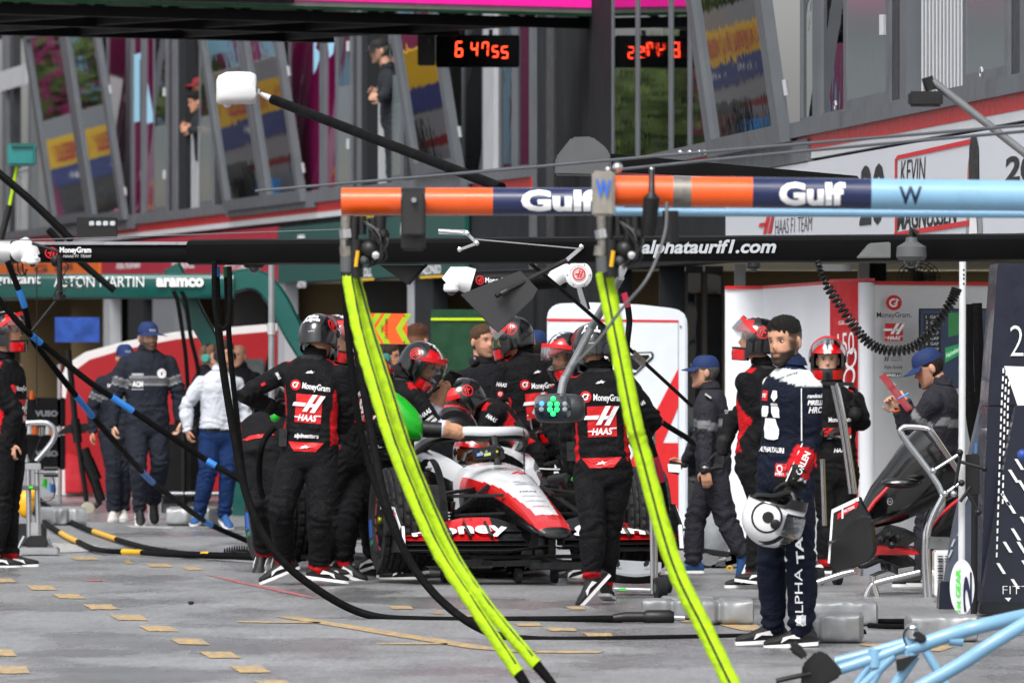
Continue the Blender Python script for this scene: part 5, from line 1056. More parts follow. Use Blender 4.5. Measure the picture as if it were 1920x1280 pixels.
tri = MB(); tri.prism([P(712,497,49.5), P(798,497,49.5), P(764,534,49.5)], V((0,.02,0))); tri.build('gusset', M('gusset', '#202124', rough=.5), BT); tubeseg([P(766,533,49.5), P(800,496,49.5)], .008, 'gusset_rod', DARK, BT)
st = hose('stay_rod', 'long black stay rod running down from the gantry across the white cabinet', [P(996,495,49.5), P(1100,583,51), P(1200,672,53), P(1296,760,55)], .012, HOSE, cat='rod', group='rods'); m = MB(); m.bar(P(1184,660,52.7), P(1206,680,53), .03, .04); m.build('rod_clamp', ALU, st)
hose('power_hose', 'black hose with a crimson band hanging behind the light board', [P(1158,528,52.5), P(1172,556,52.5), P(1180,600,52.5), P(1176,660,52.5), P(1190,740,52.8), P(1236,880,53), P(1250,960,53.2)], .02, HOSE, [(.14,.26,M('band_crimson', '#a01838', rough=.6),1.05),(.8,.87,M('band_crimson'),1.05)])
hose('power_hose', 'black hose with crimson band looping right behind the walking mechanic', [P(1186,742,53.2), P(1240,790,53.6), P(1290,822,54), P(1300,834,54.2)], .018, HOSE, [(.0,.35,M('band_crimson'),1.05)])
# light board
LB = thing('signal_light_board', P(1048,765,52), 'black capsule shaped signal board with green and blue lights on a grey arm', 'signal light')
m = MB(); rows = []
for i, (x, k) in enumerate(((-46,.55),(-44,.8),(-38,.95),(-25,1.0),(0,1.02),(25,1.0),(38,.93),(45,.72),(48,.4))): rows.append([P(1049+x,765+27*k*sin(a),52)+V((0,.085*k*cos(a),0)) for a in [2*pi*j/24 for j in range(24)]])
m.loft(rows).build('case', M('board_case', '#2a2c2e', rough=.35, coat=.3, var=.1), LB, ang=60)
m = MB(); rows = []
for x, k in ((-42,.6),(-36,.82),(-20,.86),(0,.86),(18,.82),(26,.6)): rows.append([P(1044+x,763+25*k*sin(a),52)+V((0,-.078-.02*k,0)) for a in [pi/2+pi*j/12 for j in range(0,1)]]+[P(1044+x,763+25*k*s_,52)+V((0,-.094+.02*abs(s_),0)) for s_ in (-1,-.5,0,.5,1)])
m.grid(rows).build('lens_panel', M('board_lens', '#0a1420', rough=.12, coat=.8, var=.05), LB)
for x, y, c_, e in ((1015.6,756,'blue',(.05,.15,1)),(1037,747,'g',(.03,1,.2)),(1031,757,'g',None),(1044,757,'g',None),(1031,767,'g',None),(1044,767,'g',None),(1037,775,'g',None),(1059,757,'d',None),(1059,767,'d',None),(1015,767,'d',None)):
    mt = M('led_blue', (.05,.1,.3), emit=(.02,.12,1), es=3.5) if c_ == 'blue' else M('led_greenboard', (.05,.3,.1), emit=(.0,1,.10), es=2.2) if c_ == 'g' else M('led_off', '#8a9094', rough=.3)
    m = MB(); m.lathe(P(x,y,52)+V((0,-.088,0)), (0,-1,0), [(.0155,0),(.0155,.008),(.010,.013),(.002,.014)], 14); m.build('light', mt, LB)
tubeseg([P(1052,738,52), P(1056,716,52), P(1060,706,52)], .026, 'bracket', ALU, LB, 12); tubeseg([P(1060,708,52), P(1110,612,52), P(1164,520,51.6)], .024, 'arm', M('arm_grey', '#85888a', rough=.4, metal=.6, var=.1), LB, 12); m = MB(); m.box(P(1166,508,51.5), (.05,.05,.07), Matrix.Rotation(R(25),3,'Y')); m.build('knuckle', ALU, LB, bevel=.008); tubeseg([P(1170,500,51.4), P(1170,478,49.5)], .016, 'hanger', ALU, LB)
# --- far white ended arm beyond
HA = thing('camera_arm', P(975,525,55), 'black arm with white camera head and white round end cap behind the dark paddle', 'gantry')
tubeseg([P(880,528,55), P(1062,522,55)], 20/F*55, 'arm', BEAM, HA, 16); m = MB(); m.tube([P(836,530,55), P(848,520,55), P(872,524,55), P(886,528,55)], [.04,.07,.085,.085], 18); m.build('camera_body', WHP, HA); m = MB(); m.box(P(846,541,55), (.1,.12,.035)); m.build('camera_shelf', WHP, HA, bevel=.01); dome(846, 543, 54.95, 15, HA, WHP)
mark_flat('round_mark', mark_roundel('red'), P(892,534,54.93), P(908,534,54.93)-P(892,534,54.93), V((0,0,.06)), HA, n=(0,-1,0)); text_beam(HA, 'MoneyGram', 910, 962, 520, 533, 54.925)
m = MB(); m.lathe(P(1085,515,54.85), (0,-1,0), [(.08,-.14),(.088,-.02),(.086,.02),(.06,.035),(.055,.03),(.003,.03)], 30); cp = m.build('end_cap', WHP, HA); mark_flat('end_roundel', mark_roundel('red'), P(1073,526,54.81), P(1098,526,54.81)-P(1073,526,54.81), V((0,0,.084)), cp, n=(0,-1,0), gap=.001)
for k in range(6): m = MB(); a = 2*pi*k/6; m.ell(P(1085,515,54.82)+V((.073*cos(a),0,.073*sin(a))), (.006,.006,.006), 8, 5); m.build('bolt', STEEL, cp)
m = MB(); m.tube([P(1036,528,54.9), P(1050,512,54.9), P(1066,512,54.9)], [.05,.07,.06], 14); m.build('camera_body', WHP, HA)
for k in range(3): tubeseg([P(1084+4*k,538,54.8), P(1088+5*k,556,54.8), P(1098+3*k,580,54.8)], .011, 'connector', ALU if k < 2 else DARK, HA, 8)
# --- black beam with white letters on the far side, left
HB = thing('gantry_beam', P(200,472,62), 'slim black gantry beam with small white lettering and white camera head', 'gantry', 'gantry beams over the pit boxes')
airfoil_beam('beam', P(-80,473,62), P(640,473,62), .15, .3, BEAM, HB); m = MB(); m.bar(P(22,456,61.83), P(640,456,61.83), .02, .022); m.build('edge_trim', M('beam_trim', '#9a9ca2', rough=.3, metal=.5), HB)
text_beam(HB, 'MoneyGram', 112, 171, 463, 477, 61.83, bold=.03); text_beam(HB, 'HAAS F1 TEAM', 118, 171, 477.5, 483, 61.83, shear=.25, col='silver'); text_beam(HB, '', 84, 108, 463, 485, 61.83, mark=mark_roundel('red'))
tubeseg([P(-30,473,61.7), P(20,473,61.7)], .088, 'white_end', M('silver_paint', '#b5b6b8', rough=.35, metal=.4), HB, 20); tubeseg([P(20,473,61.7), P(36,474,61.7)], .08, 'black_ring', DARK, HB, 20)
m = MB(); m.tube([P(34,472,61.65), P(46,466,61.6), P(58,476,61.6), P(66,484,61.6)], [.08,.085,.07,.05], 16); m.build('camera_body', WHP, HB); m = MB(); m.box(P(58,487,61.55), (.135,.12,.05)); m.build('camera_shelf', WHP, HB, bevel=.012); dome(61, 492, 61.5, 12, HB, WHP)
for k in range(3): tubeseg(spline([P(24+9*k,494,61.6), P(26+9*k,510,61.6), P(40+4*k,516,61.6), P(52-2*k,505,61.6)], 5), .006, 'cable', DARK, HB, 6)
PC = thing('gantry_control', P(110,480,61.5), 'black hanging control arm with cables in front of the teal beam', 'control arm'); m = MB(); m.ell(P(104,489,61.5), (.035,.035,.045), 14, 8); m.build('head', DARK, PC)
for a, b, rr in (((60,456),(110,472),.012),((112,478),(112,545),.02),((112,545),(104,562),.03),((104,565),(60,620),.012),((112,552),(112,562),.045)): tubeseg([P(*a,61.4), P(*b,61.4)], rr, 'arm', DARK, PC)
tubeseg(spline([P(118,490,61.4), P(128,500,61.4), P(118,520,61.4), P(130,536,61.4), P(150,540,61.4), P(156,530,61.4), P(140,526,61.4), P(112,552,61.4)], 6), .005, 'cable', DARK, PC, 6); tubeseg([P(69,500,61.4), P(69,760,61.4)], .004, 'drop_wire', DARK, PC, 6)
pl = thing('support_pole', P(509,640,60.5), 'grey steel support pole with a collar beside the mechanic in blackletter helmet', 'pole', 'poles'); tubeseg([P(509,496,60.5), V((P(509,0,60.5).x,60.5,0))], .024, 'pole', M('pole_grey', '#8e9194', rough=.4, metal=.5, var=.1), pl, 14); tubeseg([P(509,605,60.5), P(509,627,60.5)], .029, 'collar', M('pole_collar', '#c0c2c4', rough=.35, metal=.5), pl, 14)
# --- teal gantry
TG = thing('gantry_beam', P(240,537,80), 'deep teal gantry with white lettering, its end bending down to the ground', 'gantry', 'gantry beams over the pit boxes')
airfoil_beam('beam', P(-80,537,80), P(440,537,80), .235, .5, TEAL, TG)
text_beam(TG, 'cognizant', -36, 76, 515, 537, 79.72, bold=.02); text_beam(TG, 'ASTON MARTIN', 101, 270, 518, 538, 79.72, bold=.0); text_beam(TG, 'aramco', 293, 382, 521, 538, 79.72, bold=.05)
def limb(pts, w, dp, nm): 
    q = spline(pts, 6); m = MB(); rows = []
    for i, p in enumerate(q): tn = (q[min(i+1,len(q)-1)]-q[max(i-1,0)]).normalized(); u = V((0,1,0)).cross(tn); rows.append([p+u*a*w/2+V((0,b*dp/2,0)) for a, b in ((-1,-.8),(-.8,-1),(.8,-1),(1,-.8),(1,.8),(.8,1),(-.8,1),(-1,.8))])
    m.loft(rows).build(nm, TEAL, TG, ang=30)
limb([P(418,538,80), P(460,524,80), P(492,530,80), P(520,562,80), P(548,616,80), P(590,690,80), P(600,760,80)], .2, .4, 'bent_leg'); limb([P(322,500,80.3), P(345,545,80.3), P(372,600,80.3), P(400,650,80.3), P(432,720,80.3), P(450,800,80.3)], .17, .3, 'inner_leg')
m = MB(); m.prism([P(434,985,80), P(476,985,80), P(474,800,80), P(444,800,80)], V((0,.4,0))); m.build('foot', TEAL, TG, bevel=.01); m = MB(); m.prism([P(556,985,80), P(640,985,80), P(612,740,80), P(588,740,80)], V((0,.4,0))); m.build('foot', TEAL, TG, bevel=.01)
for x0, y0, x1, y1 in ((325,566,350,690),(340,566,372,700),(492,590,500,700)): hose('drop_hose', 'dark hose hanging from the teal gantry, behind the white shirted man\'s shoulder' if x0 < 335 else 'second dark hose on the teal gantry, nearer its bent leg' if x0 < 400 else 'dark hose hanging by the bent teal leg', [P(x0,y0-20,78), P(x0+8,y0,78), P(x0+18,(y0+y1)/2,78), P(x1,y1,78), P(x1+6,y1+120,78)], .02, HOSE)
# loop and long hoses from the black gantry
hose('loop_hose', 'corrugated black hose looped under the end of the black gantry', [P(402,490,50.2), P(402,560,50.2), P(408,604,50.2), P(418,616,50.2), P(428,604,50.2), P(431,560,50.2), P(430,500,50.2)], .016, HOSE, n=10, wob=.001)
hose('ground_hose', 'long black hose sagging from the gantry to a connector on the asphalt', [P(404,500,50.4), P(412,640,50.4), P(436,800,50.4), P(466,940,50.3), P(520,1040,50.2), P(600,1108,50.2), P(690,1152,50.2), P(800,1162,50.0), P(1000,1162,49.8), P(1165,1160,49.5)], .024, HOSE, [(.0,.03,BLUEB,1.1)])
hose('ground_hose', 'thinner black hose beside the long one, joining it at waist height', [P(424,500,50.6), P(430,640,50.6), P(442,760,50.5), P(458,900,50.45), P(478,970,50.4)], .017, HOSE, [(.0,.06,M('band_green', '#0d6a40', rough=.5),1.15)])
cn = thing('hose_connector', V((P(1215,0,49.5).x,49.5,.0)), 'fat black hose connector with steel tip lying by the silver bags', 'connector'); tubeseg([P(1150,1158,49.5), P(1172,1156,49.5), P(1206,1156,49.5)], [.022,.03,.03], 'grip', DARK, cn, 16); tubeseg([P(1206,1156,49.5), P(1214,1156,49.5), P(1256,1156,49.5), P(1264,1156,49.5)], [.03,.042,.042,.03], 'body', DARK, cn, 18); tubeseg([P(1264,1157,49.5), P(1284,1158,49.5)], .017, 'tip', STEEL, cn, 14)
hose('ground_hose', 'black hose hanging behind the lime pair and running past the driver\'s feet', [P(657,505,47.5), P(668,640,47.4), P(700,830,47.2), P(726,950,47), P(768,1050,46.9), P(830,1128,46.8), P(910,1182,46.7), P(1000,1199,46.7), P(1200,1198,46.75), P(1440,1193,47.2), P(1620,1186,47.6)], .023, HOSE)
hose('ground_hose', 'black hose hanging close behind the lime pair down to the front tyre', [P(645,500,48), P(652,620,48), P(668,760,48), P(692,870,48), P(724,960,47.9), P(745,1010,47.9)], .02, HOSE)
hose('banded_hose', 'black hose with blue bands reaching the ground by the rear wheel', [P(14,490,61.5), P(44,568,61.6), P(60,632,61.8), P(88,672,62), P(166,771,62.5), P(235,850,63.5), P(282,900,65), P(320,930,66), P(370,967,67.5), P(400,986,68.5), P(480,1020,68.8)], .0225, HOSE, [(.07,.115,BLUEB,1.08),(.37,.41,BLUEB,1.08),(.57,.615,BLUEB,1.08),(.845,.895,BLUEB,1.08)], group='blue banded hoses')
hose('banded_hose', 'black hose with blue bands ending behind the bent mechanic', [P(-20,540,61.3), P(40,611,61.4), P(68,636,61.5), P(101,662,61.6), P(168,716,61.7), P(228,756,61.8), P(302,806,61.9), P(373,853,62), P(400,870,62), P(460,905,62), P(500,925,62.2)], .0225, HOSE, [(.16,.23,BLUEB,1.08),(.47,.53,BLUEB,1.08),(.765,.815,BLUEB,1.08)], group='blue banded hoses')
hose('banded_hose', 'upper of the black hoses with yellow bands on the ground by the jack', [G(62,920,.03), G(80,941,.03), G(134,978,.03), G(205,1006,.03), G(269,1025,.03), G(336,1036,.03), G(393,1039,.03), G(500,1041,.03)], .021, HOSE, [(.38,.47,YELB,1.06),(.83,.87,YELB,1.06)], group='yellow banded hoses')
hose('banded_hose', 'lower of the black hoses with yellow bands on the ground by the jack', [G(50,940,.03), G(79,974,.03), G(118,1001,.03), G(146,1015,.03), G(188,1031,.03), G(260,1035,.03), G(330,1040,.03), G(480,1045,.03)], .021, HOSE, [(.285,.43,YELB,1.06),(.67,.74,YELB,1.06)], group='yellow banded hoses')
cl = []; 
for i in range(90): a = i/90; cl.append(G(420+60*a,1036-6*sin(a*3),.03)+V((0,.03*cos(i*.9),.03*sin(i*.9))))
hose('coil_lead', 'thin coiled lead lying at the end of the yellow banded hoses', cl, .005, HOSE, n=5)
# coiled cable on the right
path = spline([P(x,y,47.2) for x,y in ((1533,490),(1545,525),(1569,564),(1599,608),(1626,640),(1658,656),(1700,655),(1733,636),(1762,600),(1784,564),(1794,541))], 30); pts = []
for i in range(0, len(path)-1):
    tn = (path[i+1]-path[max(i-1,0)]).normalized(); u = tn.cross(V((0,1,0))).normalized(); v_ = tn.cross(u)
    for k in range(3): a = (i*3+k)*2*pi/18.5; rr = (.012 if i < 40 else .024); pts.append(path[i].lerp(path[i+1], k/3)+u*cos(a)*rr+v_*sin(a)*rr)
m = MB(); m.tube(pts, .0075, 6); m.build('coiled_cable', DARK, None, label='black coiled cable sagging in front of the white garage screen', cat='cable')
# booms, cables, boxes up high
BM_ = thing('boom_camera', P(445,166,62), 'white rounded camera head on the tip of a long black boom', 'camera boom')
m = MB(); rows = []
for x, y0, y1, dp in ((406,150,192,.08),(410,142,196,.12),(424,135,196,.14),(445,134,196,.15),(470,135,196,.14),(480,140,194,.13),(482,148,190,.1)): 
    c_ = (y0+y1)/2; h_ = (y1-y0)/2; rows.append([P(x,c_+h_*math.copysign(abs(sin(a))**.6,sin(a)),62)+V((0,dp*math.copysign(abs(cos(a))**.6,cos(a)),0)) for a in [2*pi*j/20 for j in range(20)]])
m.loft(rows).build('head', WHP, BM_, ang=60); m = MB(); m.ell(P(426,196,62), (.03,.04,.025), 14, 8); m.build('lens', WHP, BM_)
tubeseg([P(488,176,62), P(512,187,62)], [.016,.028], 'tip', M('boom_tip', '#c8c8c6', rough=.4), BM_, 14); tubeseg([P(512,187,62), P(940,352,58)], .036, 'boom', MATT, BM_, 14); m = MB(); m.box(P(485,172,62), (.02,.03,.04)); m.build('hinge', ALU, BM_)
GH = thing('lamp_arm', P(1095,292,50), 'dark grey angular lamp head on a tapering black arm', 'lamp arm')
m = MB(); ol = [(1040,328),(1042,295),(1072,257),(1110,256),(1138,278),(1146,296),(1146,318),(1110,330)]; m.prism([P(x,y,49.9) for x,y in ol], V((0,.2,0))); m.build('head', M('lamp_head', '#4e5052', rough=.5, var=.08), GH, bevel=.012)
m = MB(); m.prism([P(1144,288,50), P(1300,302,50), P(1610,330,50), P(1610,346,50), P(1144,322,50)], V((0,.06,0))); m.build('arm', BEAM, GH, bevel=.006)
for px in (1276,1294,1312,1322): m = MB(); m.ell(P(px,286,49.9), (.018,.018,.018), 12, 8); m.build('bulb_nut', STEEL, GH)
tg = thing('action_camera_arm', P(1735,180,42), 'grey rod with a small black camera hanging over the white sign', 'camera'); tubeseg([P(1748,152,42), P(1940,302,42)], .02, 'rod', M('rod_grey', '#77787a', rough=.45, metal=.5), tg, 12); m = MB(); m.box(P(1735,186,42), (.17,.1,.075)); m.build('camera', DARK, tg, bevel=.012); m = MB(); m.tube([P(1738,145,42), P(1746,170,42)], .03, 10); m.build('mount', DARK, tg)
hose('guy_wire', 'upper grey guy wire slanting across the white sign', [P(480,358,44), P(900,322,43), P(1300,287,42), P(1960,232,40)], .008, M('wire_grey', '#5c5f64', rough=.5, metal=.4), cat='wire', group='wires'); hose('guy_wire', 'lower grey guy wire slanting across the white sign', [P(1160,318,43), P(1500,284,42), P(1960,243,40)], .008, M('wire_grey'), cat='wire', group='wires'); hose('guy_wire', 'thin wire strung above the slim black gantry', [P(-20,452,60), P(300,442,60), P(640,430,60)], .004, M('wire_grey'), cat='wire', group='wires')
TB = thing('teal_lamp_box', P(40,290,76), 'teal box lamp on a lime and black pole', 'lamp'); m = MB(); m.box(P(41,290,76), (.25,.2,.2)); m.build('box', M('lamp_teal', '#14706e', rough=.4, coat=.3, var=.15), TB, bevel=.02); m = MB(); m.box(P(41,272,75.88), (.19,.02,.03)); m.build('lip', TEAL, TB)
tubeseg([P(32,312,76), P(18,385,76)], .016, 'pole_lime', LIME, TB); tubeseg([P(18,385,76), P(-4,470,76)], .03, 'pole_black', DARK, TB); hose('stay_rod', 'black diagonal stay rod at the upper left under the teal lamp', [P(-20,310,72), P(60,378,72), P(136,452,72)], .035, BEAM, cat='rod', group='rods'); hose('stay_rod', 'black diagonal stay rod behind the slim gantry', [P(90,430,73), P(150,490,73), P(215,545,73)], .03, BEAM, cat='rod', group='rods')
SB = thing('speaker_box', P(182,424,70), 'black box with a row of square holes above the slim gantry', 'box'); m = MB(); m.box(P(182,427,70), (.33,.1,.17)); m.build('case', DARK, SB, bevel=.005)
for k in range(4): m = MB(); m.box(P(172+13*k,419,69.94), (.042,.02,.04)); m.build('hole', M('hole_pale', '#aab0b4', rough=.6), SB, bevel=.006)
CB = thing('chevron_board', P(722,616,64), 'orange board with lime chevrons and sideways lettering', 'sign'); dcb = 64
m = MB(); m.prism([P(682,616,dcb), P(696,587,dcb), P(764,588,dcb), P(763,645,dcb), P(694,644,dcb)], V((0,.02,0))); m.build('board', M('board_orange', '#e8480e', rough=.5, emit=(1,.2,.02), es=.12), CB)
for x in (690, 708, 746): 
    m = MB(); k = 19; m.prism([P(x+14,587.5,dcb-.003), P(x+26,587.5,dcb-.003), P(min(x+8,763),616,dcb-.003), P(x+24,644.5,dcb-.003), P(x+12,644.5,dcb-.003), P(x-4,616,dcb-.003)], V((0,.002,0))); m.build('chevron', M('chev_lime', '#98b814', rough=.5), CB)
text_flat('lettering', 'BRAKES', P(722,598,dcb-.008), P(722,634,dcb)-P(722,598,dcb), V((.02,0,0)), CB, 'black', .0, n=(0,-1,0)); text_flat('lettering', 'ON', P(714,610,dcb-.008), P(714,622,dcb)-P(714,610,dcb), V((.02,0,0)), CB, 'black', .0, n=(0,-1,0))
for y in (592, 641): m = MB(); m.ell(P(758,y,dcb-.006), (.006,.004,.006), 8, 5); m.build('rivet', DARK, CB)
# --- white cabinet behind the crew
WC = thing('white_cabinet', V((P(1158,0,71).x,71,0)), 'tall white cabinet with a red line and a large red emblem behind the crew', 'cabinet'); dw = 70.5
ol = [(1026,1012),(1026,590),(1032,577),(1046,569),(1110,567),(1200,571),(1262,578),(1278,583),(1287,594),(1289,610),(1289,1012)]; m = MB(); m.prism([P(x,y,dw) for x,y in ol], V((0,.5,0))); m.build('body', M('cabinet_white', '#ccd2da', rough=.4, var=.03, coat=.2), WC, bevel=.015)
def flat(nm, pts, mt, par, d): m = MB(); m.prism([P(x,y,d) for x,y in pts], V((0,.003,0))); return m.build(nm, mt, par, smooth=False)
flat('red_line', [(1026,597),(1272,600),(1272,604),(1026,602)], lm('red'), WC, dw-.005); flat('seam', [(1271,600),(1272.5,600),(1272.5,1010),(1271,1010)], M('seam', '#8a8f96'), WC, dw-.003); flat('big_emblem', [(1272,690),(1272,762),(1243,830),(1272,830),(1272,1012),(1150,1012),(1150,925)], lm('red'), WC, dw-.006)
flat('window_outline', [(1176,661),(1222,659),(1226,664),(1225,672),(1190,704),(1176,700)], M('outline_dark', '#20242c'), WC, dw-.006); flat('window_fill', [(1178,663),(1220,662),(1222,668),(1192,698),(1178,697)], M('fill_white', '#d4d8dc'), WC, dw-.010); flat('window_pane', [(1180,666),(1216,665),(1218,669),(1194,694),(1180,690)], M('pane_dark', '#14161c', rough=.2), WC, dw-.014)
for z in (612, 820): m = MB(); m.ell(P(1276,z,dw-.01), (.008,.006,.008), 8, 5); m.build('rivet', GREYP, WC)
# --- white and red garage screen
WS = M('screen_white', '#dadde2', rough=.45, coat=.1, var=.03)
GS = thing('garage_screen', V((P(1620,0,63).x,63,0)), 'white and red garage screen wall with sponsor marks', 'screen wall')
def quad_wall(nm, q, th, mt, par, z0, z1, bevel=0): m = MB(); a, b = q; m.prism([V((a.x,a.y,z0)), V((b.x,b.y,z0)), V((b.x,b.y,z1)), V((a.x,a.y,z1))], V((0,th,0))); return m.build(nm, mt, par, bevel=bevel)
g1 = V((P(1430,0,70).x,70,0)); g2 = V((P(1556,0,64.2).x,64.2,0)); g3 = V((P(1611,0,63).x,63,0)); g4 = V((P(1640,0,63).x,63,0)); g5 = V((P(1890,0,64.2).x,64.2,0)); g0 = V((P(1360,0,70.2).x,70.2,0))
quad_wall('panel_white', (g0,g1), .12, WS, GS, 0, 2.06); quad_wall('panel_white', (g1,g2), .1, WS, GS, 0, 2.06); quad_wall('panel_red', (g2,g3), .1, M('screen_red', '#bd0f18', rough=.6, spec=.15, var=.04), GS, 0, 2.07); quad_wall('panel_white', (g4,g5), .1, WS, GS, 0, 2.05); 
m = MB(); c_ = (g3+g4)/2+V((0,.03,0)); m.cyl(c_, c_+V((0,0,2.065)), (g4-g3).x/2+.006, n=28); m.build('corner_post', WS, GS)
for a, b, z in ((g0,g1,2.06),(g1,g2,2.06),(g2,g4,2.072),(g4,g5,2.05)): 
    m = MB(); m.prism([a+V((0,-.03,z)), b+V((0,-.03,z)), b+V((0,-.03,z+.025)), a+V((0,-.03,z+.025))], V((0,.16,0))); m.build('red_cap', lm('red'), GS)
text_flat('red_lettering', 'GRANDS', P(1572,609,63.6), P(1606,608,63.05)-P(1572,609,63.6), V((0,0,.03)), GS, 'white', .0, n=(0,-1,0), gap=.02); text_flat('red_number', '150', P(1570,668,63.65), P(1601,664,63.1)-P(1570,668,63.65), V((0,0,.17)), GS, 'white', .0, n=(0,-1,0), gap=.02); text_flat('red_number', '8', P(1580,730,63.5), P(1606,726,63.05)-P(1580,730,63.5), V((0,0,.3)), GS, 'white', -.02, .2, n=(0,-1,0), gap=.02)
dgs = 62.95+.2
def gsm(mark, x0, x1, y0, y1): return mark_flat('sponsor_mark', mark, P(x0,y1,63.02), P(x1,y1,63.02)-P(x0,y1,63.02), V((0,0,(y1-y0)/F*63)), GS, n=(0,-1,0), gap=.003)
gsm(mark_gram(), 1661, 1691, 553, 582); gsm(mark_haas(), 1659, 1693, 606, 639)
for s_, x0, x1, y0, y1, b_, sh in (('MoneyGram.',1644,1709,585,598,.01,0),('HANTEC',1670,1691,668,672,.0,0),('MARKETS',1670,1691,673,677,.0,0),('Palm Angels',1658,1692,685,693,.02,.15),('alpinestars',1662,1684,728,731,.0,0),('YAHOO',1664,1690,762,766,.0,0)): gsm([('black', text_geo(s_, b_, sh))], x0, x1, y0, y1)
gsm([('black', poly((0,0),(.3,0),(.5,1),(.2,1))), ('black', poly((.5,0),(.8,0),(1,1),(.7,1)))], 1658, 1667, 668, 677); gsm([('black', poly((0,0),(1,0),(1,1),(0,1))), ('white', sub(text_geo('PIRELLI', .03), (.05,.18), (.9,.6)))], 1657, 1690, 699, 707); gsm(mark_star(), 1666, 1682, 716, 724)
TV = thing('timing_screen', P(1790,650,62.9), 'large dark screen showing timing and race picture on the garage screen wall', 'screen'); m = MB(); a = P(1723,728,62.95); b = P(1880,578,62.95); m.prism([a, V((b.x,a.y,a.z)), b, V((a.x,a.y,b.z))], V((0,.05,0))); m.build('frame', DARK, TV, bevel=.004)
def scr(nm, pts, c_, e=.5): return flat(nm, pts, M('tv'+c_, c_, rough=.2, emit=hexc(c_), es=e), TV, 62.93)
scr('picture', [(1726,726),(1877,726),(1877,581),(1726,581)], '#1a2438', .5); scr('timing_column', [(1732,700),(1764,700),(1764,588),(1732,588)], '#0a0c10', .2).location.y -= .004; scr('grass', [(1778,632),(1800,626),(1800,586),(1778,586)], '#1f5a30', .5).location.y -= .004; scr('advert', [(1772,680),(1800,664),(1800,644),(1772,652)], '#1a6a40', .6).location.y -= .004; scr('track', [(1800,700),(1877,712),(1877,660),(1800,650)], '#30384a', .5).location.y -= .004
for k in range(10): m = MB(); put(m, text_geo('%d  GAP' % (k+1), 0), P(1736,597+10*k,62.915), P(1760,597+10*k,62.915)-P(1736,597+10*k,62.915), V((0,0,.022))); m.build('timing_row', M('tv_row', '#8a9098', emit=(.4,.45,.5), es=.35), TV, smooth=False)
m = MB(); put(m, text_geo('Heineken', .02), P(1774,672,62.91), P(1799,658,62.91)-P(1774,672,62.91), V((0,0,.04))); m.build('advert_lettering', M('tv_adv', '#9ad0a8', emit=(.5,.8,.55), es=.4), TV, smooth=False)
FN = thing('fan', P(1718,520,65.5), 'black caged fan above the garage screen wall', 'fan'); fc = P(1722,520,65.5)
for rr in (.05,.08,.105,.13): m = MB(); m.tube([fc+V((rr*1.25*cos(a),-.06+.3*rr,rr*sin(a))) for a in [2*pi*i/24 for i in range(24)]], .004, 5, closed=True); m.build('cage_ring', DARK, FN)
for k in range(18): a = 2*pi*k/18; tubeseg([fc+V((0,-.06,0)), fc+V((.165*cos(a),-.02,.13*sin(a)))], .003, 'cage_wire', DARK, FN, 5)
m = MB(); m.lathe(fc+V((0,.02,0)), (0,1,0), [(.04,0),(.055,.03),(.05,.12),(.02,.14)], 16); m.build('motor', DARK, FN)
for k in range(3): a = 2*pi*k/3; m = MB(); m.prism([fc+V((.02*cos(a),0,.02*sin(a))), fc+V((.14*cos(a-.3),.01,.11*sin(a-.3))), fc+V((.14*cos(a+.3),-.02,.11*sin(a+.3)))], V((0,.006,0))); m.build('blade', GREYP, FN)
tubeseg([fc+V((-.05,.08,-.1)), fc+V((-.05,.08,-.45))], .015, 'stand', DARK, FN); m = MB(); m.box(P(1568,502,62), (.22,.12,.05)); m.build('vent_box', M('vent_grey', '#55585a', rough=.5), None, label='grey vent unit hanging above the red garage panel', cat='vent')
# --- navy angular garage pillar on the right with the lollipop sign
NP = thing('garage_pillar', V((P(1880,0,51).x,51,0)), 'dark navy angular garage pillar with white dashes and lettering', 'pillar'); NAV = M('pillar_navy', '#0c1226', rough=.35, coat=.2, var=.08)
def npz(nm, pts, d, th, mt, bevel=.006): m = MB(); m.prism([P(x,y,d) for x,y in pts], V((0,th,0))); return m.build(nm, mt, NP, bevel=bevel)
npz('upper_block', [(1871,494),(2000,494),(2000,760),(1852,760)], 51, .9, NAV); npz('lower_block', [(1852,762),(2000,762),(2000,1130),(1838,1130)], 51, .9, NAV); npz('side_fin', [(1838,1138),(1882,880),(1905,760),(2000,760),(2000,1138)], 50.7, .28, NAV); npz('base', [(1836,1150),(1838,1130),(2000,1130),(2000,1150)], 50.6, .25, M('pillar_base', '#070a14', rough=.4)); npz('grey_fin', [(1764,1148),(1790,985),(1826,822),(1850,720),(1850,1148)], 52.2, .3, M('fin_grey', '#4a5260', rough=.4, var=.08)); npz('fin_base', [(1760,1150),(1763,1090),(1852,1090),(1852,1150)], 52.0, .3, NAV); npz('blue_strip', [(1823,1000),(1827,1000),(1832,830),(1828,830)], 52.1, .01, M('strip_blue', '#3a78b0', rough=.4), 0)
def npm(nm, pts, d=50.985): m = MB(); m.prism([P(x,y,d) for x,y in pts], V((0,.004,0))); return m.build(nm, lm('white'), NP, smooth=False)
npm('white_triangle', [(1883,686),(2000,690),(2000,1000),(1918,790)]); text_flat('pillar_number', '22', P(1894,668,50.98), P(1950,668,50.98)-P(1894,668,50.98), V((0,0,.185)), NP, 'white', -.015, n=(0,-1,0))
for k in range(24):
    for c_ in range(3):
        y = 690+k*15+c_*5; x = 1880-(y-690)*.052+c_*6+max(0,(y-760))*(.02+.012*c_)
        if y < 1040 - c_*90: npm('dash', [(x,y),(x+3,y),(x+2.6,y+9),(x-.4,y+9)], 50.68 if y > 880 else 50.98)
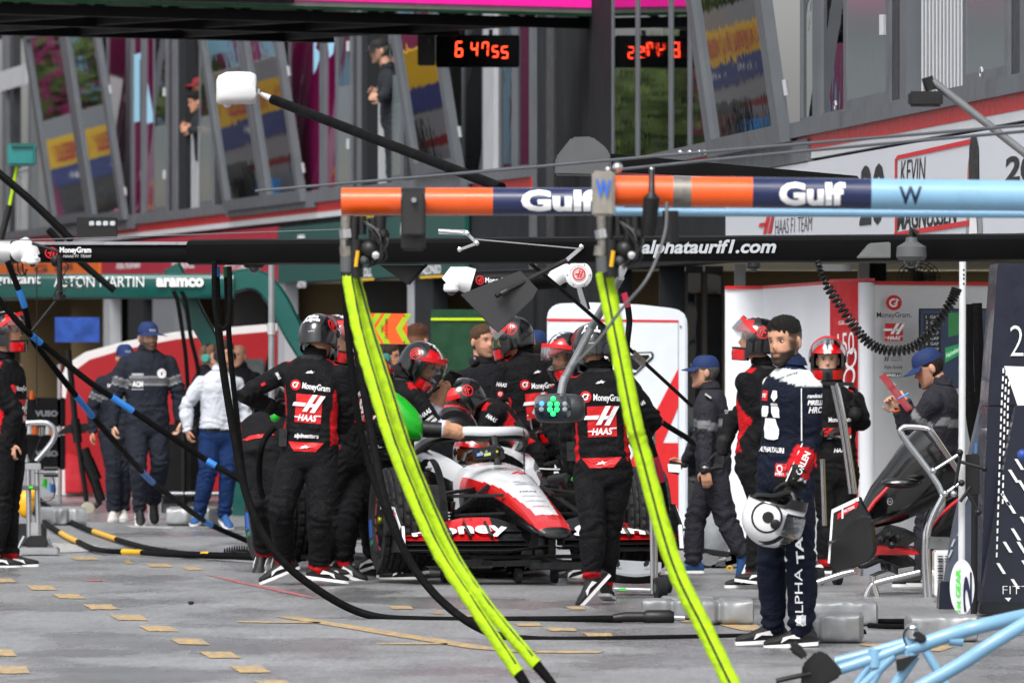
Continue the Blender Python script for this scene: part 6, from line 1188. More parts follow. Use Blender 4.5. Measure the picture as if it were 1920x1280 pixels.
for x, y, ln in ((1908,900,22),(1886,940,22),(1912,968,22),(1895,990,22),(1880,1015,20),(1906,1015,22),(1868,1055,20),(1895,1085,18),(1915,1050,20),(1890,880,24),(1902,860,20),(1876,925,22)): npm('dash', [(x,y),(x+6,y),(x+6+ln*.62,y+ln),(x+ln*.62,y+ln)], 50.68)
for x, y in ((1806,960),(1800,990),(1812,930),(1788,1010),(1783,1030)): m = MB(); m.prism([P(x,y,52.19), P(x+4,y,52.19), P(x-2,y+14,52.19), P(x-6,y+14,52.19)], V((0,.004,0))); m.build('dash', lm('silver'), NP, smooth=False)
text_flat('pillar_lettering', 'FITT', P(1880,1113,50.68), P(1930,1113,50.68)-P(1880,1113,50.68), V((0,0,.048)), NP, 'white', -.02, n=(0,-1,0)); npm('small_triangle', [(1884,1120),(1896,1120),(1891,1127)], 50.59)
GL = thing('gear_sign', V((P(1805,0,50.2).x,50.2,0)), 'white oval lollipop sign reading gear on a white pole', 'sign'); tubeseg([P(1805,490,50.2), P(1803,1060,50.2)], .0205, 'pole', M('pole_white', '#c4c6c8', rough=.35, var=.04), GL, 16)
for y in (506,515,522,532): m = MB(); m.ell(P(1807,y,50.18), (.006,.005,.006), 8, 5); m.build('pole_hole', DARK, GL)
m = MB(); cx_, cy_ = 1804, 1100; m.prism([P(cx_+23*cos(a),cy_+52*sin(a),50.1) for a in [2*pi*i/40 for i in range(40)]], V((0,.02,0))); m.build('board', M('lolly_white', '#d0d2d4', rough=.35), GL); text_flat('lettering', '1st GEAR', P(1801,1146,50.095), P(1801,1066,50.095)-P(1801,1146,50.095), V((-.028,0,0)), GL, 'green', .02, n=(0,-1,0)); text_flat('number', '2', P(1822,1148,50.095), P(1822,1072,50.095)-P(1822,1148,50.095), V((-.05,0,0)), GL, 'navy', .03, n=(0,-1,0))
hose('bumper_tube', 'nearer of the two thick black padded tubes behind the white pole', [P(1814,570,53), P(1816,700,53), P(1822,790,53), P(1834,850,53)], .034, HOSE, cat='tube', group='black padded tubes'); hose('bumper_tube', 'farther of the two thick black padded tubes, with a small red mark', [P(1832,568,53.3), P(1836,700,53.3), P(1838,780,53.3), P(1842,820,53.3)], .032, HOSE, cat='tube', group='black padded tubes')
tubeseg([P(1828,850,50.5), P(1826,1150,50.5)], .02, 'stand_post', DARK, GL); m = MB(); m.box(P(1822,890,50.3), (.09,.1,.24)); m.build('clamp_box', DARK, GL, bevel=.008)
for a, b in (((1750,882),(1800,850)),((1802,850),(1788,925)),((1772,925),(1800,905)),((1800,865),(1846,878)),((1812,920),(1834,960)),((1800,940),(1820,912))): tubeseg([P(*a,50.1), P(*b,50.1)], .010, 'clamp_rod', ALU if a[0] < 1800 else DARK, GL, 8); 
for q in ((1750,882),(1800,848),(1788,925),(1772,925),(1846,878),(1834,960),(1803,905)): m = MB(); m.ell(P(*q,50.08), (.02,.02,.02), 12, 8); m.build('clamp_ball', STEEL if q[0] < 1795 else DARK, GL)
# --- spare noses and wings on steel stands
WS1 = thing('wing_stand', V((P(1620,0,57).x,57,0)), 'polished steel stand carrying a spare black nose and front wing', 'stand', 'wing stands'); dn = 54.5
def tubes(par, lst, d, rr, mt=STEEL, nm='tube'):
    for pts in lst: tubeseg(spline([P(x,y,d+(z if z else 0)) for x,y,z in pts], 5), rr, nm, mt, par, 12)
tubes(WS1, [[(1690,805,0),(1700,800,0),(1738,803,0),(1750,815,0),(1800,890,.2)],[(1690,805,0),(1694,820,0),(1768,930,0),(1735,1000,0),(1737,1130,0)],[(1768,930,-.02),(1740,1000,-.02),(1745,1128,-.02)]], dn, .02)
tubes(WS1, [[(1725,1072,0),(1650,1090,0),(1632,1100,0),(1624,1125,0),(1640,1136,0),(1760,1146,0)],[(1636,1080,0),(1642,1110,0),(1660,1130,0),(1760,1138,0)],[(1530,1092,1.2),(1580,1076,1.2),(1620,1068,1.2)]], dn, .021)
tubes(WS1, [[(1568,718,2.6),(1585,800,2.6),(1604,925,2.6)],[(1560,716,2.65),(1578,800,2.65),(1596,925,2.65)],[(1542,860,2.4),(1546,985,2.4)]], dn, .018)
m = MB(); m.bar(P(1538,718,dn+2.6), P(1600,720,dn+2.6), .03, .025); m.build('top_bar', DARK, WS1)
m = MB(); m.prism([P(1744,1006,dn-.05), P(1790,1008,dn-.05), P(1788,1030,dn-.05), P(1742,1028,dn-.05)], V((0,.2,0))); m.build('steel_plate', M('plate_grey', '#77797a', rough=.35, metal=.7, var=.15), WS1)
for x in (1536, 1570): m = MB(); m.lathe(V((P(x,1092,57.2).x,57.2,.055)), (.9,.3,0), [(.03,-.025),(.055,-.022),(.055,.022),(.03,.025)], 18); m.build('castor', RUB, WS1)
SN = thing('spare_nose', P(1690,960,55), 'spare black nose cone with a red edge and front wing propped on the steel stand', 'front wing')
NB_ = M('nose_black', '#0a0b0d', rough=.2, coat=.5, var=.1)
ax0 = V((P(1590,0,55).x,55,.56)); # nose lying with its tip towards us on the left, base to the right
secs = [((1612,985),10,16),((1630,968),26,26),((1660,945),44,36),((1695,918),56,44),((1725,892),66,52),((1750,872),74,58),((1768,858),76,60)]; rows = []
for k, ((x,y),hh,dp) in enumerate(secs): tn = V((.77,0,.62)); u = V((-.62,0,.77)); c_ = P(x,y,55.1); rows.append([c_+u*hh/F*55*math.copysign(abs(sin(a))**.7,sin(a))+V((0,dp/F*55*math.copysign(abs(cos(a))**.7,cos(a)),0)) for a in [2*pi*j/22 for j in range(22)]])
m = MB(); m.loft(rows).build('cone', NB_, SN, ang=50)
e0 = [P(x,y,54.98) for x,y in ((1620,968),(1640,940),(1670,908),(1702,872),(1730,836))]; tubeseg(e0, [.012,.014,.015,.015,.012], 'red_edge', REDC, SN, 8); m = MB(); m.ell(P(1690,905,54.8), (.135,.06,.035), 18, 8); m.build('mirror_pod', NB_, SN); mark_flat('round_badge', [('silver', ring(.4,.5)), ('silver', sub(text_geo('FIA', .02), (.2,.36), (.6,.28)))], P(1663,946,54.87), P(1674,946,54.87)-P(1663,946,54.87), V((0,0,.045)), SN, n=(0,-1,0))
m = MB(); m.prism([P(x,y,54.6) for x,y in ((1551,1056),(1557,985),(1561,952),(1610,930),(1616,946),(1628,964),(1636,985),(1638,1010),(1640,1034),(1628,1052),(1598,1064),(1570,1070))], V((.02,.03,0))); ep = m.build('endplate', NB_, SN, bevel=.006)
for pts in ([(1552,1055),(1556,1056),(1563,960),(1559,956)],[(1559,955),(1563,961),(1611,938),(1610,931)]): flat('endplate_stripe', pts, lm('white'), ep, 54.59)
m = MB(); m.grid([[P(x,y,54.59), P(x,y+6,54.52)] for x,y in ((1552,1015),(1572,1006),(1588,988),(1602,972),(1618,964),(1632,966))]); m.build('strake', CARB, ep); mark_flat('endplate_mark', [('red', poly((0,.1),(.85,.35),(.85,.2),(1,.55),(.85,.9),(.85,.75),(0,.5))), ('white', poly((.2,0),(.28,0),(.28,.75),(.2,.75))), ('white', sub(text_geo('HAAS TOOLING', .03), (.3,.34), (.5,.24)))], P(1570,976,54.58), P(1610,958,54.58)-P(1570,976,54.58), V((0,0,.09)), ep, n=(0,-1,0))
for k, (pts, mt) in enumerate((([(1600,1050),(1650,1026),(1720,1034),(1724,1040),(1650,1040)],REDC),([(1605,1054),(1650,1046),(1690,1062),(1640,1080),(1612,1074)],NB_),([(1632,1010),(1660,990),(1700,1000),(1722,1010),(1700,1024),(1650,1026)],CARB),([(1640,1034),(1700,1046),(1720,1060),(1680,1066)],CARB))): m = MB(); m.prism([P(x,y,54.9+.06*k) for x,y in pts], V((.0,.35,.03))); m.build('wing_element', mt, SN, bevel=.004)
for x, y in ((1652,1012),(1668,1004),(1684,1008),(1672,1020)): m = MB(); m.ell(P(x,y,54.8), (.03,.05,.03), 10, 6, Matrix.Rotation(R(x*7%60),3,'Y')); m.build('wing_bracket', CARB, SN)
m = MB(); m.grid([[P(1600+a*12,1060+6*sin(a)+dy,54.75-.1*dy/20) for dy in (0,14)] for a in range(8)]); m.build('wing_foot', STEEL, SN)
SN2 = thing('spare_nose', P(1775,960,56), 'second black nose cone with red edge lying behind the white pole', 'front wing'); rows = []
for (x,y),hh,dp in (((1738,1010),16,20),((1752,985),30,28),((1775,960),44,34),((1800,935),52,40),((1820,918),56,44)): c_ = P(x,y,55.9); u = V((-.66,0,.75)); rows.append([c_+u*hh/F*55.9*math.copysign(abs(sin(a))**.7,sin(a))+V((0,dp/F*55.9*cos(a),0)) for a in [2*pi*j/20 for j in range(20)]])
m = MB(); m.loft(rows).build('cone', NB_, SN2, ang=50); tubeseg([P(x,y,55.75) for x,y in ((1742,992),(1760,968),(1785,946),(1806,930))], .013, 'red_edge', REDC, SN2, 8)
BG = thing('bagged_parts', V((P(1348,0,63).x,63,0)), 'clear plastic bag and loose car parts on the ground behind the walking official', 'parts')
m = MB(); m.ell(V((P(1340,0,62).x,62,.32)), (.14,.12,.26), 12, 9); 
for i, v_ in enumerate(m.v): m.v[i] = v_+V((sin(i*2.1),cos(i*1.3),sin(i*3.7)))*.022
m.build('plastic_bag', M('bag_plastic', '#aab0b4', rough=.15, var=.3, alpha=.75), BG, ang=80)
for i, (x, y, sx, sz, an) in enumerate(((1345,1036,.3,.04,8),(1330,1050,.12,.1,20),(1360,1056,.22,.05,-15),(1342,1062,.36,.03,2),(1374,1050,.1,.12,30),(1385,1040,.14,.05,-30))): m = MB(); m.box(P(x,y,61.5), (sx,.15,sz), Matrix.Rotation(R(an),3,'Y')); m.build('part', (CARB,ALU,GREYP)[i%3], BG, bevel=.008)
for x in (1368,1412): m = MB(); m.tube([P(x+5*cos(a),1066+5*sin(a),60.8) for a in [2*pi*i/12 for i in range(12)]], .008, 6, closed=True); m.build('yellow_ring', YELB, BG)
# --- trolley pushed by the mechanic walking away
TR = thing('parts_trolley', V((P(1200,0,54.6).x,54.6,0)), 'steel trolley with tall pole, rubber wheel and grey tray beside the walking mechanic', 'trolley')
tubeseg([P(1217,800,54.3), P(1222,980,54.3), P(1224,1112,54.3)], .014, 'pole', STEEL, TR, 12); tubeseg([P(1226,810,54.35), P(1230,1000,54.35), P(1231,1090,54.35)], .011, 'pole', STEEL, TR, 12); tubeseg([P(1150,1104,54.4), P(1224,1106,54.4)], .016, 'base_tube', STEEL, TR, 12); flat('green_tag', [(1160,1102),(1174,1102),(1174,1106),(1160,1106)], lm('green'), TR, 54.37)
m = MB(); m.lathe(P(1238,1102,54.2), (.95,.3,0), [(.03,-.035),(.068,-.03),(.068,.03),(.03,.035)], 24); wl = m.build('rubber_wheel', RUB, TR); m = MB(); m.lathe(P(1238,1102,54.2), (.95,.3,0), [(.028,-.037),(.028,.037)], 16); m.build('hub', GREYP, wl); m = MB(); m.lathe(P(1248,1094,54.6), (.95,.3,0), [(.03,-.03),(.06,-.028),(.06,.028),(.03,.03)], 20); m.build('rubber_wheel', RUB, TR)
m = MB(); rows = []
for i in range(9): t_ = i/8; rows.append([P(1144+96*t_,1048+6*t_,55), P(1144+96*t_,1070+6*sin(pi*t_),54.7), P(1148+88*t_,1074+7*sin(pi*t_),54.7), P(1150+84*t_,1094-4*abs(t_-.5),54.8), P(1150+84*t_,1094-4*abs(t_-.5),55.1), P(1146+92*t_,1052,55.1)])
mm = m.loft(rows)
for i in range(8):
    for j in range(2): mm.mi[i*6+j] = 1
mm.build('tray', [DARK, M('tray_grey', '#8f9296', rough=.35, var=.06)], TR, ang=30)
for x, an in ((1158,-5),(1212,38)): m = MB(); m.box(P(x,1056,54.78), (.03,.03,.045), Matrix.Rotation(R(an),3,'Y')); m.build('buffer', DARK, TR, bevel=.008)
# --- silver jack and gear on the far left
SJ = thing('silver_jack', V((P(75,0,66).x,65.6,0)), 'silver trolley jack with looped handle and black pad near the edge of the picture', 'jack'); dj = 65.4
tubes(SJ, [[(46,793,0),(80,792,0),(92,795,0),(102,806,0),(98,828,0),(68,864,0)],[(44,846,0),(51,866,0)]], dj, .022, ALU); tubes(SJ, [[(53,870,0),(55,1010,0)],[(69,868,0),(72,1008,0)]], dj, .021, ALU)
m = MB(); m.box(P(62,874,dj), (.12,.06,.05)); m.build('yoke', ALU, SJ, bevel=.006); m = MB(); m.box(P(57,914,dj-.05), (.13,.06,.03)); m.build('clamp', GREYP, SJ, bevel=.005); m = MB(); m.box(P(58,913,dj-.09), (.03,.02,.016)); m.build('green_tag', lm('green'), SJ)
for y in (878,890): tubeseg([P(82,y,dj-.05), P(109,y,dj-.05)], .016, 'grip', DARK, SJ, 12)
m = MB(); m.prism([P(x,y,dj-.1) for x,y in ((49,1042),(49,1012),(54,1004),(84,1004),(89,1012),(89,1042))], V((0,.05,0))); m.build('pad', DARK, SJ, bevel=.008); m = MB(); m.box(P(65,994,dj), (.075,.05,.12)); m.build('block', ALU, SJ, bevel=.01)
tubes(SJ, [[(46,1005,0),(34,1030,0),(33,1042,0),(60,1050,-.2)],[(88,1010,0),(98,1030,0),(101,1042,0),(90,1050,-.2)]], dj, .016, ALU); m = MB(); m.box(V((P(75,0,65.2).x,65.1,.035)), (.3,.3,.05)); m.build('foot_plate', ALU, SJ, bevel=.01); tubeseg(spline([P(64,886,dj-.06), P(95,890,dj-.06), P(102,910,dj-.06), P(98,935,dj-.06), P(72,940,dj-.06)], 6), .005, 'cable', DARK, SJ, 6); tubeseg([P(58,866,dj), P(76,820,dj), P(76,800,dj)], .004, 'cable', DARK, SJ, 6)
YJ = thing('yellow_gun', V((P(45,0,68).x,68,0)), 'yellow and black tool standing behind the silver jack', 'tool'); m = MB(); m.ell(P(48,945,68), (.07,.06,.11), 12, 8); m.ell(P(60,925,68), (.05,.05,.06), 10, 7); m.build('housing', M('tool_yellow', '#d9a010', rough=.4, var=.1), YJ); m = MB(); m.box(V((P(52,0,68).x,68,.09)), (.3,.14,.18)); m.build('base', DARK, YJ, bevel=.02)
RJ = thing('roller_jack', V((P(175,0,82).x,82,0)), 'tall black rear jack with a white roller in front of the red screen', 'jack'); dr = 81.5
for a, b, rr in (((128,655),(141,790),.04),((141,785),(146,830),.06),((146,825),(163,945),.032),((158,840),(190,940),.065),((163,860),(180,900),.085),((190,940),(178,950),.03)): tubeseg([P(*a,dr), P(*b,dr)], rr*.75, 'arm', DARK, RJ)
m = MB(); m.prism([P(x,y,dr) for x,y in ((102,816),(128,795),(165,793),(168,800),(160,812),(130,812))], V((0,.1,0))); m.build('cross_arm', DARK, RJ, bevel=.008); m = MB(); m.lathe(P(164,952,dr-.2), (.3,-.95,0), [(.02,-.05),(.055,-.045),(.06,-.02),(.06,.02),(.055,.045),(.02,.05)], 20); m.build('white_roller', M('roller_white', '#c8c4ae', rough=.5), RJ)
RS = thing('red_screen', V((P(300,0,90).x,90,0)), 'large red curved garage screen with a white rim behind the officials', 'screen wall'); ds_ = 90
ol = [(106,929),(106,760),(112,712),(126,682),(160,660),(230,641),(330,622),(520,606),(520,929)]; m = MB(); m.prism([P(x,y,ds_) for x,y in ol], V((0,.3,0))); m.build('rim', M('screen_rim', '#cfd0d0', rough=.4, var=.04), RS, bevel=.01)
ol2 = [(122,925),(120,770),(126,722),(138,696),(168,674),(232,655),(330,636),(520,620),(520,925)]; m = MB(); m.prism([P(x,y,ds_-.04) for x,y in ol2], V((0,.03,0))); m.build('panel', M('screen_crimson', '#98101a', rough=.35, coat=.2, var=.06, vs=1), RS); m = MB(); m.prism([P(x,y,ds_-.3) for x,y in ((122,925),(122,850),(134,848),(150,862),(155,925))], V((0,.2,0))); m.build('bulge', M('screen_bulge', '#b3202c', rough=.3, coat=.3), RS, bevel=.02)
SF = thing('parts_rack', V((P(70,0,86).x,86,0)), 'black rack with cloth fronted boxes lettered in white', 'rack'); 
for y0, y1 in ((745,800),(815,880)): 
    m = MB(); m.box(P(75,(y0+y1)/2,86), (.5,.3,(y1-y0)/F*86)); bx = m.build('cloth_box', M('rack_cloth', '#121214', rough=.8, var=.3, vs=6, bump=.5, bs=8), SF, bevel=.01); text_flat('box_lettering', 'VUSO', P(66,(y0+y1)/2+8,85.84), P(108,(y0+y1)/2+8,85.84)-P(66,(y0+y1)/2+8,85.84), V((0,0,.06)), bx, 'silver', .04, n=(0,-1,0))
for x in (36,112): m = MB(); m.box(V((P(x,0,86).x,86,.7)), (.03,.3,1.4)); m.build('upright', ALU, SF)
for i, (x, y, c_) in enumerate(((56,805,'white'),(66,806,'orange'),(78,808,'silver'),(90,806,'white'),(98,808,'orange'),(84,905,'green'),(92,912,'cyan'),(100,915,'blue'),(60,740,'orange'))): m = MB(); m.cyl(P(x,y+8,85.8), P(x,y-8,85.8), .03, .02, 10); m.build('bottle', lm(c_), SF)
m = MB(); m.box(P(145,618,96), (.5,.08,.28)); m.build('blue_banner', M('blue_screen', '#1a3f8a', rough=.4, var=.4, vs=9), None, label='blue banner in the far garage above the red screen', cat='banner')
GT = thing('grey_tank', V((P(480,0,84).x,84,0)), 'pale grey rounded tank beyond the white shirted man', 'tank'); m = MB(); m.box(P(470,705,84), (.38,.4,.34)); m.build('tank', M('tank_grey', '#7c7f80', rough=.35, var=.1), GT, bevel=.06); m = MB(); m.box(V((P(470,0,84).x,84,.6)), (.3,.3,1.2)); m.build('stand', DARK, GT)
for i, (x, w_, h_, c_) in enumerate(((330,.3,.8,DARK),(372,.25,1.0,CARB),(500,.4,.9,DARK),(545,.3,1.1,GREYP))): m = MB(); m.box(V((P(x,0,86+i).x,86+i,h_/2)), (w_,.4,h_)); m.build('equipment_case', c_, None, bevel=.03, label=('squat black','carbon dark','wide black','tall grey')[i]+' equipment case at the far garages', cat='case', group='equipment cases at the far garages')
RL = thing('ground_rail', V((P(350,0,82).x,82,0)), 'low pale rail between the legs of the far gantry', 'rail'); tubeseg([V((P(300,0,82).x,82,.17)), V((P(420,0,82).x,82,.17))], .025, 'tube', ALU, RL); 
for x in (302, 345, 418): tubeseg([V((P(x,0,82).x,82,0)), V((P(x,0,82).x,82,.9 if x == 345 else .17))], .025, 'post', DARK if x == 345 else ALU, RL)
# --- silver sand bags
BAGM = M('bag_silver', '#8b8d8f', rough=.38, metal=.3, var=.14, vs=7, bump=.5, bs=9, rvar=.1)
def bag(label, px0, px1, ytop, ybot, dep=.3, waist=None, seed=0, rot=0):
    d = gd(ybot)+.02; k = d/F; wd = (px1-px0)*k; hg = (ybot-ytop)*k*1.0; rnd = np.random.RandomState(seed); m = MB(); rows = []; n = 52
    for i in range(n+1):
        t_ = i/n; x = (t_-.5)*wd; e = min(1, (.5-abs(t_-.5))*9+.72); q = 1-.16*(exp(-((t_-waist)/.07)**2) if waist else 0); row = []
        for j in range(40):
            a = 2*pi*(j+.5)/40; cy, sz = cos(a), sin(a); yy = dep/2*math.copysign(abs(cy)**.34,cy)*e*q; zz = hg/2+hg/2*math.copysign(abs(sz)**.34,sz)*e*q*(1 if sz > 0 else 1)
            zz = max(.004, zz); row.append(V((x,yy,zz)))
        rows.append(row)
    m.grid(rows, cu=True, caps=True); pv = np.array([tuple(v_) for v_ in m.v]); dsp = nse(pv, 10, seed)*.024+np.abs(nse(pv, 20, seed+3))*-.03+np.abs(nse(pv, 45, seed+5))*-.012
    m.v = [V((v_.x, v_.y*(1+2.2*dd), max(.003, v_.z*(1+1.6*dd)))) for v_, dd in zip(m.v, dsp)]; rm = Matrix.Rotation(R(rot),3,'Z'); m.v = [rm@v_ for v_ in m.v]
    o = m.build('sand_bag', BAGM, None, ang=60, label=label, cat='sand bag', group='silver sand bags'); o.location = V((P((px0+px1)/2,0,d).x, d+dep/2, 0)); return o
bag('silver sand bag with its torn corner beside the hose connector', 1206, 1312, 1122, 1162, .3, .55, 1, -6); bag('boxy silver sand bag pinched in the middle, beside the driver\'s heels', 1310, 1412, 1122, 1172, .34, .35, 2, 4); bag('flat grey sand bag half hidden behind the lime hose', 1240, 1340, 1118, 1148, .3, None, 3)
bag('long grey sand bag behind the driver, nearest the wing stand', 1520, 1646, 1126, 1174, .3, None, 4, 2); bag('crumpled silver sand bag pinched near its end, behind the driver\'s shoes', 1502, 1620, 1148, 1206, .34, .3, 5, -5); bag('long grey sand bag below the lollipop sign', 1702, 1834, 1152, 1204, .34, None, 6, 3)
bag('crumpled silver sand bag on the far side by the silver jack', 80, 150, 950, 985, .5, .5, 7, 20); bag('flat silver sand bag beside the white shirted man\'s feet', 316, 404, 950, 986, .5, .6, 8, -10)
for k, (y0, y1) in enumerate(((1164,1164),(1172,1174))): hose('rubber_lead', ('upper','lower')[k]+' black rubber lead on the ground between the grey bags', [G(1630,y0,.02), G(1670,y1,.02), G(1720,y1,.02)], .016, HOSE)
# --- white louvred box
LBx = thing('louvred_box', V((P(1762,0,53.5).x,53.5,0)), 'white louvred equipment box behind the lollipop sign', 'box'); m = MB(); a = P(1752,1118,53.3); b = P(1792,1032,53.3); m.prism([a, V((b.x,a.y,a.z)), b, V((a.x,a.y,b.z))], V((0,.3,0))); m.build('case', WHP, LBx, bevel=.01)
for r_i in range(3):
    for c_i in range(2):
        for k in range(3): m = MB(); x = 1758+14*c_i; y = 1042+18*r_i+5*k; m.bar(P(x,y,53.28), P(x+10,y,53.28), .02, .006); m.build('louver', DARK, LBx)
# --- pale blue trolley frame in the corner
BT_ = thing('blue_trolley', V((P(1750,0,38.5).x,38.5,0)), 'pale blue tubular trolley frame with black pads, cut off by the corner', 'trolley'); db = 38.5
for pts, rr in (([(1700,1218,0),(1780,1190,0),(1860,1168,0),(1990,1140,.3)],.042),([(1720,1290,-.3),(1800,1245,-.3),(1870,1200,-.3),(1990,1128,-.2)],.04),([(1530,1268,0),(1600,1246,0),(1660,1226,0),(1705,1208,0)],.032),([(1566,1240,.25),(1620,1226,.25),(1668,1212,.25),(1712,1200,.25)],.028)): tubeseg(spline([P(x,y,db+z) for x,y,z in pts], 5), rr*.8, 'frame_tube', SKYB, BT_, 16)
for a, b, rr in (((1676,1228),(1600,1300),.022),((1736,1220),(1790,1310),.02),((1716,1228),(1660,1310),.025),((1640,1232),(1600,1290),.016),((1665,1222),(1630,1290),.02),((1505,1275),(1530,1268),.03),((1780,1198),(1806,1200),.028)): tubeseg([P(*a,db), P(*b,db)], rr, 'strut', SKYB, BT_, 12)
for px, y in ((1706,1206),(1640,1228)): m = MB(); m.cyl(P(px,y-12,db), P(px,y+22,db), .03, n=14); m.build('joint', SKYB, BT_)
m = MB(); m.cyl(P(1712,1196,db-.02), P(1712,1180,db-.02), .03, n=14); m.ell(P(1712,1176,db-.02), (.035,.035,.02), 14, 8); m.build('clamp_knob', STEEL, BT_); m = MB(); m.box(P(1722,1192,db-.02), (.07,.06,.04), Matrix.Rotation(R(35),3,'Y')); m.build('clamp', DARK, BT_, bevel=.008)
m = MB(); m.prism([P(x,y,db-.06) for x,y in ((1505,1246),(1530,1220),(1548,1222),(1580,1256),(1576,1268),(1520,1300),(1500,1300))], V((0,.06,0))); m.build('black_pad', DARK, BT_, bevel=.01); m = MB(); m.prism([P(x,y,db-.2) for x,y in ((1478,1212),(1488,1200),(1500,1206),(1518,1232),(1508,1238),(1482,1222))], V((0,.09,0))); m.build('black_pad', DARK, BT_, bevel=.015); m = MB(); m.prism([P(x,y,db-.05) for x,y in ((1680,1236),(1724,1226),(1694,1256),(1682,1258))], V((0,.02,0))); m.build('gusset', DARK, BT_)
for a, b in (((1455,1276),(1480,1270)),((1480,1270),(1520,1262))): tubeseg([P(*a,db-.1), P(*b,db-.1)], .012, 'lever', DARK, BT_)
tubeseg(spline([P(1700,1210,db-.1), P(1694,1190,db-.1), P(1704,1174,db-.1)], 5), .005, 'cable', DARK, BT_, 6)
m = MB(); m.ell(P(1917,852,37), (.022,.022,.022), 12, 8); m.build('ball_lever', M('knob_blue', '#2a50a8', rough=.3), None, label='small blue knob at the edge of the picture by the navy pillar', cat='knob')
# --- wheel gun and green refuelling blower held by the crew
GB = thing('cooling_blower', P(760,785,58.2), 'bright green cooling blower with black nozzle held over the cockpit', 'blower'); GRN = M('blower_green', '#12a01c', rough=.3, coat=.4, var=.08); dbw = 58.15
m = MB(); rows = []
for x, y, hh, dp in ((722,742,6,.05),(730,752,22,.09),(745,772,36,.12),(762,786,38,.13),(778,796,32,.12),(788,802,24,.1),(793,806,16,.07)): rows.append([P(x,y+hh*math.copysign(abs(sin(a))**.8,sin(a)),dbw)+V((0,dp*cos(a),0)) for a in [2*pi*j/20 for j in range(20)]])
m.loft(rows).build('body', GRN, GB, ang=50); tubeseg([P(790,804,dbw), P(828,806,dbw)], [.058,.052], 'nozzle', DARK, GB, 18); m = MB(); m.box(P(747,772,dbw-.125), (.022,.01,.03)); m.build('label_plate', GREYP, GB)
WG = thing('wheel_gun', P(1072,893,56.6), 'green and black wheel gun by the nose of the car', 'wheel gun'); tubeseg([P(1064,894,56.6), P(1082,894,56.6)], .037, 'body', GRN, WG, 16); tubeseg([P(1030,900,56.7), P(1064,894,56.6)], .028, 'barrel', DARK, WG, 14)
WG = thing('wheel_gun', P(517,782,59), 'green tipped wheel gun with corrugated hose behind the back turned mechanic', 'wheel gun'); m = MB(); m.ell(P(516,780,58.2), (.035,.03,.04), 14, 8); m.build('tip', GRN, WG); tubeseg(spline([P(516,800,58), P(498,820,58), P(488,850,58), P(486,900,58.2), P(492,930,58.5)], 6), .022, 'hose', HOSE, WG, 12)
# ------------------------------------------------------------------ the people
CREW = 'pit crew in black and red overalls'; OFF = 'race officials in dark overalls'
def st_rolled(z):
    c = st_haas(z); put_col(c, (z['n'] == 'fore'), '#b08468'); put_col(c, ((z['n'] == 'upper') & (z['t'] > .93)) | ((z['n'] == 'fore') & (z['t'] < .2)), '#c4c8da'); return c
def back_marks(h, tilt=0, u=0):
    print_on(h, 'star_mark', mark_star(), u+.01, .545, .065, .026, True, tilt)
    print_on(h, 'round_mark', mark_gram(), u-.085, .455, .072, .072, True, tilt)
    print_on(h, 'back_lettering', words('MoneyGram', bold=.02), u+.055, .44, .185, .055, True, tilt-3)
    print_on(h, 'back_badge', mark_haas(), u+.01, .30, .18, .19, True, tilt)
def belt_mark(h):
    print_on(h, 'belt_patch', [('red', poly((0,1),(1,1),(.8,0),(.2,0)))], .0, .045, .25, .062, True, gap=.006)
    print_on(h, 'belt_star', mark_star(), .0, .045, .075, .03, True, gap=.009)
def helmet_marks(h, side=1, text=None):
    ho = [c for c in h['root'].children if c.name.startswith('helmet')][0]
    me = ho.data; bv = BVHTree.FromPolygons([v.co+h['base'] for v in me.vertices], [tuple(p.vertices) for p in me.polygons])
    HM, hd = h['HM'], h['hd']
    if text:
        n = HM@V((0,-.86,.5)); x = HM@V((1,0,0))
        for k, (s, wd) in enumerate(text):
            print_on(h, 'helmet_lettering', words(s, bold=.035, shear=.1), 0, 0, wd, .042, frame=(hd+HM@V((0,-.1,.095-.045*k)), x, n), parent=ho, bvh=bv, gap=.002)
        print_on(h, 'helmet_small_print', words('SCHUBERTH', bold=.01), 0, 0, .045, .006, frame=(hd+HM@V((.01,-.12,-.005)), x, HM@V((0,-1,0))), parent=ho, bvh=bv, gap=.002)
    for sd in side if isinstance(side, tuple) else (side,):
        n = HM@V((sd,-.12,.08)); x = HM@V((0,-sd,0))
        print_on(h, 'helmet_roundel', mark_roundel(), 0, 0, .085, .085, frame=(hd+HM@V((sd*.1,-.055,.055)), x if True else x, n), parent=ho, bvh=bv, gap=.002)
def sleeve(h, i, s, t, w, hgt, bone=('s','e'), n=None, col='white', flip=False, mark=None, bold=.025, shear=.2):
    a, b = h['X'][bone[0]+i], h['X'][bone[1]+i]; n = V(n or (0,-1,0)); ax = (b-a).normalized(); x = n.cross(ax)*-1 if flip is False else ax
    if abs(x.dot(V((1,0,0)))) > .2 and x.x < 0 and flip is False: x = -x
    print_on(h, 'sleeve_mark', mark or words(s, col, bold, shear), 0, 0, w, hgt, frame=(a+(b-a)*t, x, n))
def radio(h, u, v, back=True, dy=-.13):
    n = -h['ft'] if back else h['ft']; o = h['p']+h['rx']*u+h['up']*v+n*abs(dy); m = MB()
    rot = Matrix((h['rx'], n, h['up'])).transposed(); m.box(o, (.055,.035,.12), rot); m.cyl(o+h['up']*.06+h['rx']*.015, o+h['up']*.15+h['rx']*.015, .006, .004, 8); m.box(o+n*.02+h['up']*.02, (.035,.008,.03), rot)
    m.build('radio', DARK, h['root'], bevel=.004)
